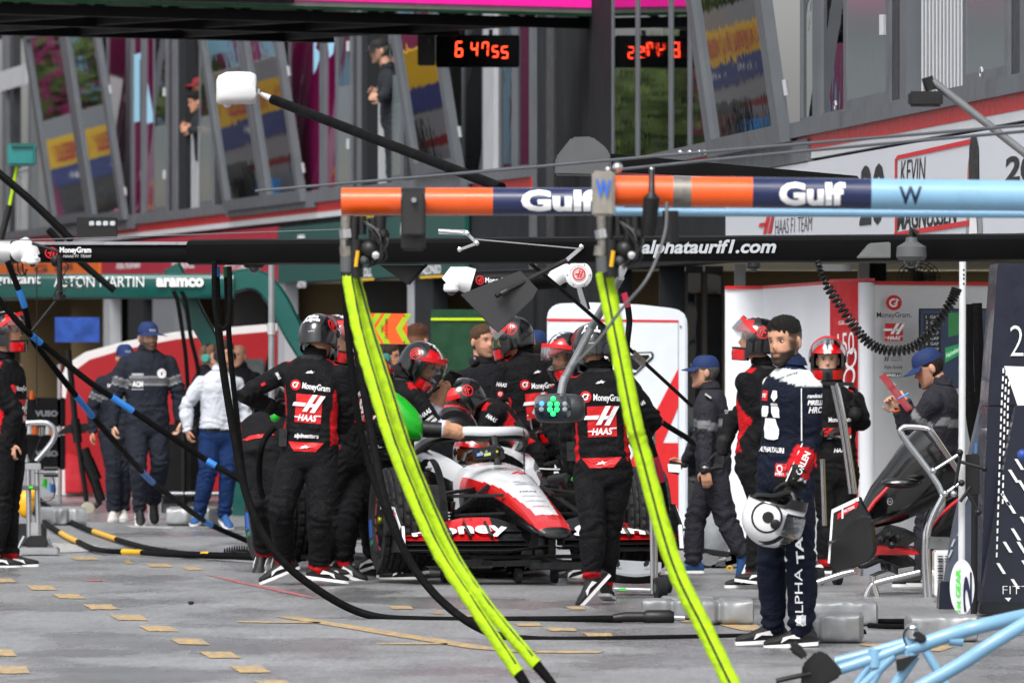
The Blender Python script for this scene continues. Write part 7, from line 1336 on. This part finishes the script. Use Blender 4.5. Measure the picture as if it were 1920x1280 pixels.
def cans(h, big=True, neck=False, shell='#15151a'):
    hd, HM, S = h['hd'], h['HM'], h['S']; m = MB(); off = V((0,.01,0)) if not neck else V((0,.03,-.14))
    if not neck: m.tube([hd+HM@V((.088*cos(a),-.01,.0+.142*sin(a)))*S for a in [pi*i/14 for i in range(15)]], .011, 8)
    else: m.tube([hd+HM@(V((.085*cos(a),-.085*sin(a)+.02,-.135))) for a in [pi*i/14 for i in range(15)]], .01, 8)
    ho = m.build('headset', DARK, h['root'])
    for sx in (-1,1):
        c = MB(); c.lathe(hd+HM@(V((sx*.075,0,0))*S+off), HM@V((sx,0,0)), [(.03,-.005),(.042,.005),(.042,.03),(.033,.042),(.005,.045)], 18); c.build('ear_cup', M('cup'+shell, shell, rough=.4), ho)
    if not neck: mm = MB(); mm.tube([hd+HM@V((.085,.02,-.03)), hd+HM@V((.075,.09,-.06)), hd+HM@V((.03,.125,-.07))], .005, 6); mm.ell(hd+HM@V((.03,.125,-.07)), (.012,.012,.012), 8, 6); mm.build('microphone', DARK, ho)
# crew with his back to us in front of the rear wheel
h = human('crew member with his back turned, blackletter helmet, standing nearest the rear wheel', 57.0, dict(hd=(599,633,.02), c=(588,676), p=(580,850), e0=(458,740,.3), w0=(512,764,1), f0=(540,775,1), e1=(655,768,.4), w1=(628,824,1), f1=(600,840,1), k0=(527,956,-.3), a0=(533,1051,1), t0=(490,1084,-.2), k1=(600,966,-.4), a1=(598,1062,.5), t1=(655,1085,-.3)),
      face=(.22,1), look=(.4,1), pitch=16, roll=-6, style=st_haas, hat='helmet', visor=55, group=CREW, fit=1.04)
back_marks(h, -2); belt_mark(h); helmet_marks(h, (1,), [('Palm',.085),('Angels',.12)]); radio(h, -.16, .1, True, .09)
print_on(h, 'lower_back_lettering', words('alpinestars', bold=.03, shear=.25), .005, .115, .17, .04, True)
sleeve(h, '0', 'HAAS', .2, .05, .022); sleeve(h, '0', '', .55, .02, .03, mark=[('red', poly((0,0),(1,0),(1,1),(0,1)))])
# beside him, looking at the car
h = human('crew member in white and red helmet, half hidden behind the mechanic at the rear wheel', 58.3, dict(hd=(634,634), c=(640,690), p=(648,858), e0=(640,770,1), w0=(690,800,1), f0=(710,805,0), e1=(672,772,-.4), w1=(686,836,-.6), f1=(696,868,0), k0=(622,966,.3), a0=(603,1064,0), t0=(640,1074,0), k1=(655,966,-.5), a1=(645,1054,.3), t1=(672,1078,-.4)),
      face=(.8,-.6), pitch=18, style=st_haas, hat='helmet', visor=48, group=CREW)
print_on(h, 'chest_badge', mark_haas(), .0, .32, .15, .16); print_on(h, 'chest_lettering', words('MoneyGram'), .02, .43, .16, .045); helmet_marks(h, (-1,1)); sleeve(h, '1', 'HAAS', .45, .07, .03); belt_mark(h)
# bent over at the rear wheel
h = human('crew member bent double over the rear wheel, only back and hips showing', 60.2, dict(hd=(512,768,.6), c=(505,792,.42), p=(487,852), e0=(470,850,1), w0=(480,900,1), f0=(484,925,0), e1=(545,850,1), w1=(530,905,1), f1=(525,930,0), k0=(485,945,-.4), a0=(492,1035,.8), t0=(488,1058,-.2), k1=(520,950,-.4), a1=(525,1036,.8), t1=(522,1058,-.2)),
      face=(.2,1), pitch=60, style=st_haas, hat='helmet', visor=None, group=CREW); belt_mark(h)
# kneeling beside the front wheel, hi-vis sleeves
h = human('crew member with lime yellow sleeves crouched behind the front tyre', 58.9, dict(hd=(699,706), c=(706,752), p=(715,890), e0=(672,800,-.6), w0=(690,848,-.6), f0=(700,880,0), e1=(735,808,-1), w1=(700,836,-.4), f1=(680,850,0), k0=(690,950,-1), a0=(700,1040,.6), t0=(670,1064,0), k1=(760,960,-1), a1=(768,1062,.4), t1=(716,1078,-.1)),
      face=(.1,-1), pitch=25, style=st_hivis, hat='helmet', visor=20, group=CREW, beard=.6)
print_on(h, 'chest_lettering', words('alpinestars', bold=.03, shear=.25), -.04, .2, .16, .045); print_on(h, 'chest_badge', mark_haas(), -.08, .36, .1, .11); sleeve(h, '0', 'GT', .5, .05, .03, col='black')
# reaching to the cockpit hoop, sleeves rolled
h = human('crew member with rolled sleeves reaching to the cockpit hoop, other hand at his visor', 58.9, dict(hd=(793,684,.0), c=(757,718), p=(728,880), e1=(818,800,-.2), w1=(885,816,.1), f1=(918,828,0), e0=(812,772,.5), w0=(834,722,.2), f0=(848,704,0), k0=(720,980,0), a0=(725,1056,0), t0=(760,1066,0), k1=(742,980,0), a1=(745,1058,0), t1=(780,1068,0)),
      face=(.86,.45), look=(.96,-.28), pitch=34, style=st_rolled, hat='helmet', visor=26, group=CREW, hands=('glove','bare'), skin='#b5896c', armr=.92, beard=.3)
print_on(h, 'round_mark', mark_gram(), -.1, .42, .07, .07, True); print_on(h, 'back_lettering', words('MoneyGram'), .02, .39, .18, .055, True, -12); print_on(h, 'star_mark', mark_star(), -.02, .51, .06, .03, True)
sleeve(h, '1', 'HAAS', .55, .085, .032); sleeve(h, '1', 'CYBEREX', .72, .07, .018); sleeve(h, '1', 'ALPINE', .83, .07, .02, mark=[('silver', poly((0,0),(1,0),(1,1),(0,1))), ('black', sub(text_geo('CHAMPION', .02), (.08,.25), (.84,.5)))]); helmet_marks(h, (1,-1))
# bare-headed with a headset round the neck
h = human('bareheaded team member with cropped hair and a headset round his neck', 62.3, dict(hd=(905,640), c=(908,690), p=(908,850), e0=(868,775,.2), w0=(880,840,-.3), f0=(884,870,0), e1=(952,775,.2), w1=(945,840,-.3), f1=(940,870,0)),
      face=(.35,-1), look=(.6,-.8), pitch=4, style=st_dark, skin='#c2927a', hair=('#4a3420', .008), beard=.55, group='team staff without helmets', shoes=False, legs=False)
cans(h, neck=True); print_on(h, 'chest_lettering', words('HAAS', shear=.25, bold=.03), -.075, .41, .085, .03); print_on(h, 'chest_print', words('MoneyGram'), -.075, .36, .08, .016)
# back to us, helmet turned to the left, opened
h = human('crew member seen from behind with opened red visor, standing beyond the cockpit', 61.0, dict(hd=(958,634,.0), c=(988,668), p=(992,840), e0=(934,768,.3), w0=(925,830,.6), f0=(920,860,0), e1=(1046,772,.4), w1=(1030,835,.6), f1=(1025,860,0), k0=(975,950,0), a0=(975,1045,0), t0=(970,1060,0), k1=(1010,950,0), a1=(1012,1045,0), t1=(1012,1060,0)),
      face=(-.28,1), look=(-.95,.35), pitch=12, style=st_haas, hat='helmet', visor=62, group=CREW, skin='#b98468')
back_marks(h, 4, .03); helmet_marks(h, (1,-1)); sleeve(h, '0', 'HAAS', .4, .075, .03); sleeve(h, '0', '', .62, .045, .045, mark=mark_gram())
# leaning into the cockpit
h = human('crew member doubled over into the cockpit with a radio on his hip', 60.1, dict(hd=(866,752,-.05), c=(905,766), p=(990,858), e1=(884,842,-.2), w1=(852,862,.4), f1=(835,858,0), e0=(905,850,.3), w0=(880,868,.3), f0=(862,872,0), k0=(985,960,0), a0=(1000,1046,0), t0=(970,1066,0), k1=(1000,960,0), a1=(1010,1046,0), t1=(985,1066,0)),
      face=(-.93,-.2), look=(-.96,-.15), pitch=30, style=st_haas, hat='helmet', visor=14, group=CREW)
helmet_marks(h, (1,-1)); sleeve(h, '1', 'HAAS', .15, .08, .032); sleeve(h, '1', '', .5, .042, .042, mark=mark_gram()); print_on(h, 'back_badge', mark_haas(), 0, .36, .16, .17, True)
m = MB(); rot = Matrix.Rotation(R(-28),3,'Y'); q = P(978,806,59.85); m.box(q, (.06,.04,.15), rot); m.cyl(q+rot@V((.01,0,.07)), q+rot@V((.01,0,.17)), .007, .005, 8); m.box(q+rot@V((0,-.022,-.02)), (.04,.006,.05), rot); m.build('radio', DARK, h['root'], bevel=.004)
# red helmet, looking down beside the nose
h = human('crew member in red visored helmet looking down beside the light board', 58.9, dict(hd=(1058,666), c=(1072,714), p=(1092,868), e0=(1035,800,-.3), w0=(1062,850,-.3), f0=(1070,880,0), e1=(1120,800,0), w1=(1100,860,0), f1=(1090,880,0), k0=(1090,968,-.2), a0=(1090,1056,.3), t0=(1068,1078,0), k1=(1110,968,0), a1=(1112,1056,.3), t1=(1105,1078,0)),
      face=(-.75,-.6), look=(-.8,-.5), pitch=22, style=st_haas, hat='helmet', visor=30, group=CREW, beard=.5); helmet_marks(h, (1,-1))
# low behind the light board
h = human('crew member with clear visor crouching low beyond the nose, gloved hand on the car', 60.2, dict(hd=(1036,786), c=(1062,814), p=(1092,905), e0=(1046,850,-.4), w0=(1024,848,-.2), f0=(994,866,0), e1=(1060,860,-.3), w1=(1060,890,-.3), f1=(1050,905,0), k0=(1045,960,-.6), a0=(1006,1046,.3), t0=(968,1066,0), k1=(1070,970,-.5), a1=(1090,1048,.5), t1=(1060,1066,0)),
      face=(-.9,-.35), pitch=18, style=st_haas, hat='helmet', visor=10, group=CREW); helmet_marks(h, (1,))
# walking away in front of the wing
h = human('crew member in blackletter helmet walking away in front of the wing', 53.0, dict(hd=(1113,652,.02), c=(1124,700), p=(1130,880), e0=(1063,806,.3), w0=(1072,880,.7), f0=(1060,905,.5), e1=(1224,786,.1), w1=(1204,820,1), f1=(1190,830,1), k0=(1112,990,-.5), a0=(1110,1078,-.1), t0=(1088,1118,-.1), k1=(1142,988,.2), a1=(1136,1094,.2), t1=(1142,1116,1)),
      face=(.05,1), look=(.12,1), pitch=12, roll=-3, style=st_haas, hat='helmet', visor=55, group=CREW, size=.98, fit=1.02)
back_marks(h, 0); belt_mark(h); helmet_marks(h, (1,-1), [('Palm',.085),('Angels',.12)]); sleeve(h, '1', 'HAAS', .55, .05, .025); radio(h, -.19, .12, True, .02)
# official with phone
h = human('grey haired official in blue cap walking left with a phone held out', 59.5, dict(hd=(1322,698,0), c=(1332,738), p=(1338,872), e1=(1321,826,-.3), w1=(1322,880,-.5), f1=(1327,912,0), e0=(1304,832,.5), w0=(1281,868,.3), f0=(1264,876,0), k1=(1360,974,0), a1=(1388,1034,0), t1=(1378,1072,0), k0=(1304,974,0), a0=(1300,1052,0), t0=(1270,1066,0)),
      face=(-1,.15), look=(-1,0), style=st_marshal_grey, hat='cap', hands=('bare','bare'), skin='#b98a72', hair=('#4b4a48', .012), group=OFF, size=.93, curl=(55,25), shoecol=M('shoe_blue', '#16406e', rough=.6))
m = MB(); m.bar(P(1253,873,59.2), P(1276,879,59.2), .035, .085); ph = m.build('phone', DARK, None, bevel=.004, label='black smartphone held out by the walking official', cat='phone')
m = MB(); put(m, poly((0,0),(1,0),(1,1),(0,1)), P(1253,884,59.17), P(1277,886,59.17)-P(1253,884,59.17), P(1252,869,59.17)-P(1253,884,59.17)); m.build('screen', M('phone_screen', '#b8c2c0', rough=.1, emit=(.6,.7,.66), es=.35), ph, smooth=False)
wt = MB(); wt.lathe(h['X']['w1']+V((0,0,.01)), (0,.2,1), [(.036,-.008),(.037,0),(.036,.008)], 18); wt.build('watch', M('watch', '#9a9a98', metal=1, rough=.3), h['root'])
print_on(h, 'sleeve_lettering', words('COMMISSAIRE'), .07, .37, .1, .03, True); m = MB(); m.box(h['X']['s1']+V((-.0,-.03,.06)), (.05,.1,.012), Matrix.Rotation(R(35),3,'Y')); m.build('shoulder_tab', M('tab', '#b9bab6'), h['root'])
# crew facing away left
h = human('crew member in opened helmet with black glove hanging, between the official and the driver', 56.3, dict(hd=(1416,638), c=(1432,694), p=(1428,868), e1=(1372,790,-.4), w1=(1354,846,-.5), f1=(1348,878,0), e0=(1442,790,.3), w0=(1415,828,0), f0=(1400,850,0), k1=(1425,974,0), a1=(1417,1076,0), t1=(1384,1092,-.2), k0=(1440,974,0), a0=(1440,1072,0), t0=(1412,1084,0)),
      face=(-.72,.7), look=(-1,.12), pitch=-4, style=st_haas, hat='helmet', visor=42, group=CREW, fit=1.05)
print_on(h, 'round_mark', mark_gram(), .0, .46, .072, .072, True); print_on(h, 'back_lettering', words('MoneyGram'), .13, .45, .18, .055, True); print_on(h, 'back_badge', mark_haas(), .09, .3, .18, .19, True); helmet_marks(h, (1,-1)); sleeve(h, '1', 'HAAS', .35, .06, .028); sleeve(h, '1', '', .55, .03, .03, mark=mark_gram())
# the driver in navy
h = human('bearded racing driver in navy and white overalls holding a helmet', 45.6, dict(hd=(1472,641), c=(1486,698), p=(1473,888), e1=(1521,826,.15), w1=(1488,902,-.3), f1=(1476,934,0), e0=(1448,826,.3), w0=(1438,908,-.2), f0=(1440,940,0), k0=(1446,1038,-.15), a0=(1450,1174,.1), t0=(1403,1196,-.2), k1=(1502,1038,-.1), a1=(1504,1180,.15), t1=(1436,1204,-.3)),
      face=(-.74,-.6), look=(-.6,-.8), hs=1.04, pitch=7, roll=2, style=st_navy, skin='#bd8f74', hair=('#0c0907', .019), beard=.97, group='racing drivers', curl=(45,62), size=1.0, fit=.92, armr=.94)
DRIVER = h
print_on(h, 'chest_badge', [('white', poly((0,.66),(.3,.66),(.42,.8),(.42,1),(.05,1),(0,.9))), ('white', poly((.58,.8),(.7,.66),(1,.66),(1,.9),(.95,1),(.58,1))), ('white', poly((.12,.0),(.3,-.04),(.72,-.04),(.9,.0),(.96,.3),(.8,.62),(.2,.62),(.04,.3))), ('navy', poly((.42,.08),(.68,.02),(.8,.2),(.7,.42),(.5,.45))), ('navy', poly((.3,.3),(.4,.38),(.4,.55),(.26,.5)))], .0,.27,.14,.17)
print_on(h, 'chest_lettering', words('ALPHATAURI', bold=.03), .0, .125, .19, .028); print_on(h, 'chest_patch', [('red', poly((0,0),(1,0),(1,1),(0,1))), ('white', ring(.2,.3,16,(.5,.6))), ('white', sub(text_geo('BYBIT', .03), (.1,.1), (.8,.18)))], .09, .02, .06, .07)
print_on(h, 'chest_patch', [('red', poly((0,0),(1,0),(1,1),(0,1))), ('white', sub(text_geo('BYBIT', .03), (.15,.3), (.7,.4)))], -.06, .41, .06, .055); print_on(h, 'chest_print', [('white', poly((0,.4),(.2,1),(.8,1),(1,.4),(.5,0))), ('navy', disc(12,.2,(.5,.55)))], .03, .41, .055, .06); print_on(h, 'chest_print', words('HONDA', bold=.03), .03, .365, .055, .016)
for s_, t_, w_, h_ in (('randstad',.14,.085,.022),('PIRELLI',.27,.085,.026),('HRC',.41,.075,.034)): sleeve(h, '1', s_, t_, w_, h_, n=(.35,-1,0))
print_on(h, 'yoke_lettering', words('pepe jeans', 'navy', .01, .2), .06, .52, .1, .025, False, 28)
a, b = h['X']['w1'], h['X']['e1']; print_on(h, 'cuff_lettering', words('ORLEN', bold=.03), 0, 0, .13, .035, frame=((a*.55+b*.45), b-a, (.1,-1,0)))
a, b = h['X']['a1'], h['X']['k1']; c_ = h['X']['h1']
print_on(h, 'leg_lettering', words('ALPHA', bold=0), 0, 0, .31, .042, frame=(a*.57+b*.43+V((-.01,0,0)), b-a, (-.1,-1,0)), gap=.006)
print_on(h, 'leg_lettering', words('TAURI', bold=.03), 0, 0, .3, .042, frame=(b*.75+c_*.25, c_-b, (-.1,-1,0)), gap=.006)
print_on(h, 'leg_patch', [('silver', poly((0,0),(1,0),(1,1),(0,1)))], 0, 0, .05, .055, frame=(a*.87+b*.13, (1,0,0), (-.1,-1,0)), gap=.006)
pp = MB(); s1 = h['X']['s1']; e1 = h['X']['e1']; w1 = h['X']['w1']
for q0, q1, rr in ((s1,e1,.07),(e1,w1,.056)): pp.tube([q0*(1-k)+q1*k+V((-rr*.75,-rr*.72,0)) for k in (0,.25,.5,.75,1)], .0035, 6)
pp.build('sleeve_piping', lm('white'), h['root'])
# the helmet in his hand
hc = P(1452,972,45.28); rt = thing('racing_helmet', hc-V((0,0,.14)), 'white racing helmet with black ring marks hanging from the bearded driver\'s hand', 'helmet')
def wcol(L, az, out, c_):
    x, y, z = L.T; c_[out] = hexc('#d2d3d5'); c_[out & (z < -.085)] = hexc('#0e0e12'); c_[out & (z > .02) & (y > .06)] = hexc('#0c0c10'); return c_
HMh = Matrix((V((.0,.95,.1)).normalized(), V((.95,.0,-.3)).normalized(), V((-.3,.1,-.95)).normalized())).transposed()
hw_ = helmet(rt, hc, HMh, 1.0, 0, wcol, False); hbv = BVHTree.FromPolygons([v.co+rt.location for v in hw_.data.vertices], [tuple(p.vertices) for p in hw_.data.polygons])
for u_, sz, mk in ((-.03,.17,[('black', ring(.44,.5))]),(-.022,.062,[('black', disc())]),(-.05,.30,[('black', ring(.43,.5,28,(.5,.5),R(215),R(345)))])): print_on(dict(root=rt), 'ring_mark', mk, 0, 0, sz, sz, frame=(hc+V((u_,0,.01)), (1,0,0), (-.12,-1,.0)), parent=hw_, bvh=hbv, gap=.003)
m = MB(); m.tube(spline([hc+V((-.13,-.02,.05)), hc+V((-.1,-.04,.12)), P(1450,930,45.25), P(1482,924,45.3), hc+V((.11,-.02,.08))], 6), .016, 8); m.build('chin_strap', DARK, rt)
# crew with the wing trolley
h = human('crew member in red helmet facing us, holding the tall bar of the wing trolley', 59.6, dict(hd=(1552,676), c=(1562,728), p=(1566,884), e1=(1616,792,-.3), w1=(1604,758,-.5), f1=(1606,726,0), e0=(1518,806,.2), w0=(1548,812,-.6), f0=(1568,806,0), k0=(1552,975,0), a0=(1548,1052,0), t0=(1540,1066,0), k1=(1580,975,0), a1=(1582,1052,0), t1=(1580,1066,0)),
      face=(.15,-1), look=(-.05,-1), pitch=2, style=st_haas, hat='helmet', visor=66, group=CREW, size=.95, fit=.95, skin='#c29a82')
print_on(h, 'chest_lettering', words('MoneyGram'), .02, .36, .16, .045); print_on(h, 'chest_band', [('red', poly((0,.3),(1,.3),(1,1),(0,1))), ('white', poly((0,0),(1,0),(1,.26),(0,.26)))], 0, .27, .2, .075); print_on(h, 'belt_lettering', words('HAAS', shear=.25, bold=.03), .02, .15, .1, .03)
# official with clipboard
h = human('official in blue cap writing on a red clipboard', 56.0, dict(hd=(1742,690,0), c=(1768,732), p=(1752,876), e1=(1700,796,-.3), w1=(1686,768,-.1), f1=(1670,748,0), e0=(1712,800,.4), w0=(1700,762,.3), f0=(1686,744,0), k1=(1738,980,0), a1=(1732,1074,0), t1=(1702,1090,-.1), k0=(1760,980,0), a0=(1760,1072,0), t0=(1730,1088,0)),
      face=(-.85,.3), look=(-1,-.05), pitch=24, style=st_marshal_grey, hat='cap', hands=('bare','bare'), skin='#c0917a', hair=('#20160f', .012), group=OFF, beard=.25, fit=1.1, curl=(50,55), armr=1.1)
print_on(h, 'sleeve_lettering', words('AUTOMOBILE CLUB'), .12, .37, .14, .03, True); m = MB(); m.box(h['X']['s1']+V((-.02,-.04,.055)), (.06,.1,.012), Matrix.Rotation(R(-40),3,'Y')); m.build('shoulder_tab', M('tab', '#b9bab6'), h['root'])
m = MB(); a = P(1650,708,55.75); b = P(1700,772,55.75); m.prism([a, b, b+V((.05,.16,.02)), a+V((.05,.16,.02))], V((-.008,0,.008))); m.build('clipboard', M('clipboard', '#a31a26', rough=.35), None, label='red clipboard held by the writing official', cat='clipboard')
m = MB(); m.tube([P(1684,747,55.7), P(1704,737,55.7)], .006, 8); m.build('pen', M('pen', '#1f78c8', rough=.3), None, label='blue pen in the writing official\'s hand', cat='pen'); m = MB(); m.lathe(h['X']['w1'], h['X']['w1']-h['X']['e1'], [(.04,-.012),(.041,.012)], 16); m.build('wristband', lm('orange'), h['root'])
# crew cut off at the edge of the picture
h = human('crew member with raised clear visor standing by the silver jack, hand on hip', 61.8, dict(hd=(15,624), c=(8,682), p=(12,836), e1=(-28,770,0), w1=(-4,806,0), f1=(18,824,0), e0=(30,770,.3), w0=(20,830,.3), f0=(20,860,0), k1=(14,944,0), a1=(18,1042,0), t1=(56,1054,-.1), k0=(4,944,0), a0=(-14,1042,0), t0=(22,1056,0)),
      face=(.92,-.4), look=(.95,-.3), style=st_haas, hat='helmet', visor=38, group=CREW, hands=('bare','bare'), skin='#c49378', fit=1.05)
print_on(h, 'round_mark', mark_gram(), -.1, .41, .07, .07); print_on(h, 'chest_lettering', words('MoneyGram'), .02, .41, .16, .05); print_on(h, 'chest_badge', mark_haas(), .04, .25, .16, .17)
# officials walking up on the far side
h = human('tall bearded official in blue cap and dark overalls walking up the lane', 75.6, dict(hd=(278,632), c=(275,664), p=(275,796), e0=(216,744,.2), w0=(213,796,-.3), f0=(213,822,0), e1=(336,738,.2), w1=(338,790,-.2), f1=(334,816,0), k0=(259,876,-.5), a0=(262,952,.3), t0=(264,980,-1), k1=(300,868,-.2), a1=(288,938,.9), t1=(290,972,-.6)),
      face=(.22,-1), look=(.4,-.9), style=st_marshal, hat='cap', hs=1.06, hands=('bare','bare'), skin='#cfa086', hair=('#120d0a',.01), beard=.85, group=OFF, fit=1.12, armr=1.06, shoecol=SHOE)
print_on(h, 'chest_lettering', words('ACM', bold=.04), -.1, .36, .09, .05); print_on(h, 'chest_strip', [('silver', poly((0,0),(1,0),(1,1),(0,1)))], -.1, .445, .1, .02); print_on(h, 'chest_print', [('silver', poly((0,0),(1,0),(1,1),(0,1)))], -.1, .315, .1, .008); print_on(h, 'chest_emblem', [('white', disc()), ('red', ring(.3,.36)), ('navy', poly((.4,.3),(.6,.3),(.55,.65),(.45,.65)))], .115, .455, .085, .085)
bt = h['HM']
h = human('shorter official in blue cap walking behind the tall bearded one', 77.5, dict(hd=(234,670), c=(226,704), p=(222,810), e0=(176,762,.2), w0=(174,808,-.3), f0=(169,832,0), e1=(262,762,.3), w1=(262,810,0), f1=(260,835,0), k0=(213,878,-.2), a0=(212,954,.3), t0=(211,974,-1), k1=(232,878,0), a1=(231,951,.5), t1=(231,971,-1)),
      face=(.1,-1), look=(.35,-.9), style=st_marshal, hat='cap', hands=('bare','bare'), skin='#b98468', hair=('#2a2018',.01), group=OFF, size=.94, shoecol=M('shoe_pale', '#b9b7b2', rough=.7))
print_on(h, 'chest_print', words('DOMITEC'), -.06, .42, .12, .03)
h = human('man in white shirt and blue trousers wearing a headset', 74.4, dict(hd=(420,668), c=(412,702), p=(409,816), e0=(349,760,.1), w0=(351,806,-.4), f0=(356,832,0), e1=(458,764,.2), w1=(462,818,-.2), f1=(460,840,0), k0=(390,884,-.2), a0=(374,960,.4), t0=(366,976,-.6), k1=(428,884,-.2), a1=(421,964,.4), t1=(430,984,-.8)),
      face=(.35,-1), look=(.75,-.65), style=st_shirt, hands=('bare','bare'), hs=1.08, skin='#b5836a', hair=('#33261c',.02), beard=.6, group='team staff without helmets', size=.93, shoecol=M('shoe_blue2', '#1d4a80', rough=.7)); cans(h)
# half-seen people further back
h = human('bald headed man beyond the white shirted man', 82, dict(hd=(447,668), c=(450,694), p=(450,790), e0=(424,740,0), w0=(424,790,0), f0=(424,810,0), e1=(476,740,0), w1=(476,790,0), f1=(476,810,0)), face=(-.4,-1), style=st_dark, hair=('#8a6a58',.0), skin='#c09078', shoes=False, legs=False, group='people half seen at the garages', size=.9)
h = human('person with pale green ear cups behind the white shirted man\'s shoulder', 79, dict(hd=(392,672), c=(386,700), p=(386,800), e0=(362,746,0), w0=(362,790,0), f0=(362,810,0), e1=(412,746,0), w1=(412,790,0), f1=(412,810,0)), face=(.9,-.4), style=st_dark, hair=('#6a4a38',.02), skin='#c09078', shoes=False, legs=False, group='people half seen at the garages', size=.9); cans(h, shell='#3c8c80')
h = human('man with reddish brown hair turned away under the chevron board', 65, dict(hd=(783,640), c=(772,682), p=(765,840), e0=(718,770,0), w0=(722,830,0), f0=(722,860,0), e1=(818,770,0), w1=(818,830,0), f1=(818,860,0)), face=(.3,1), look=(.5,.9), style=st_dark, hair=('#4a2c18',.02), skin='#b98468', shoes=False, legs=False, group='people half seen at the garages')
h = human('person in dark jacket with ear defenders below the chevron board', 66.5, dict(hd=(726,672), c=(714,706), p=(712,840), e0=(672,780,0), w0=(672,830,0), f0=(672,850,0), e1=(752,780,0), w1=(752,830,0), f1=(752,850,0)), face=(.9,-.2), style=st_dark, hair=('#2a2018',.015), skin='#b98468', shoes=False, legs=False, group='people half seen at the garages'); cans(h, shell='#2a6a66')
h = human('person in blue cap hidden behind the crew by the cockpit', 66, dict(hd=(1006,650), c=(1010,690), p=(1010,840), e0=(960,770,0), w0=(960,830,0), f0=(960,850,0), e1=(1060,770,0), w1=(1060,830,0), f1=(1060,850,0)), face=(.3,1), style=st_marshal, hat='cap', hair=('#2a2018',.012), skin='#b98468', shoes=False, legs=False, group='people half seen at the garages')
# onlookers at the first-floor windows
ON = 'onlookers at the open upper windows'
h = human('man in black cap leaning on the rail of the upper window', 98.1, dict(hd=(712,96), c=(730,134), p=(738,226), e1=(722,178,-.2), w1=(714,184,-.2), f1=(702,182,0), e0=(728,180,.2), w0=(712,176,.2), f0=(702,172,0), k0=(738,296,0), a0=(738,362,0), t0=(728,368,0), k1=(742,296,0), a1=(742,362,0), t1=(732,368,0)), face=(-1,-.15), pitch=10, style=st_onlook, hat='cap', capcol='#101114', hands=('bare','bare'), hair=('#55504a',.008), skin='#bd8f78', beard=.4, group=ON, size=1.1)
h = human('onlooker in dark red cap at the upper window', 117.9, dict(hd=(371,164), c=(380,190), p=(384,276), e1=(368,234,0), w1=(356,238,0), f1=(346,236,0), e0=(374,232,0), w0=(362,230,0), f0=(352,228,0)), face=(-1,-.3), style=st_onlook, hat='cap', capcol='#7a1020', hands=('bare','bare'), hair=('#2a1c14',.01), skin='#a8765c', beard=.5, group=ON, size=1.1, shoes=False, legs=False)
h = human('dark haired onlooker leaning out beneath the red capped one', 116.9, dict(hd=(368,192), c=(378,216), p=(386,290), e1=(372,246,0), w1=(358,244,0), f1=(349,243,0), e0=(374,246,0), w0=(362,240,0), f0=(354,238,0)), face=(-1,-.3), pitch=14, style=st_onlook, hands=('bare','bare'), hair=('#0c0908',.025), skin='#b08068', group=ON, size=1.1, shoes=False, legs=False)
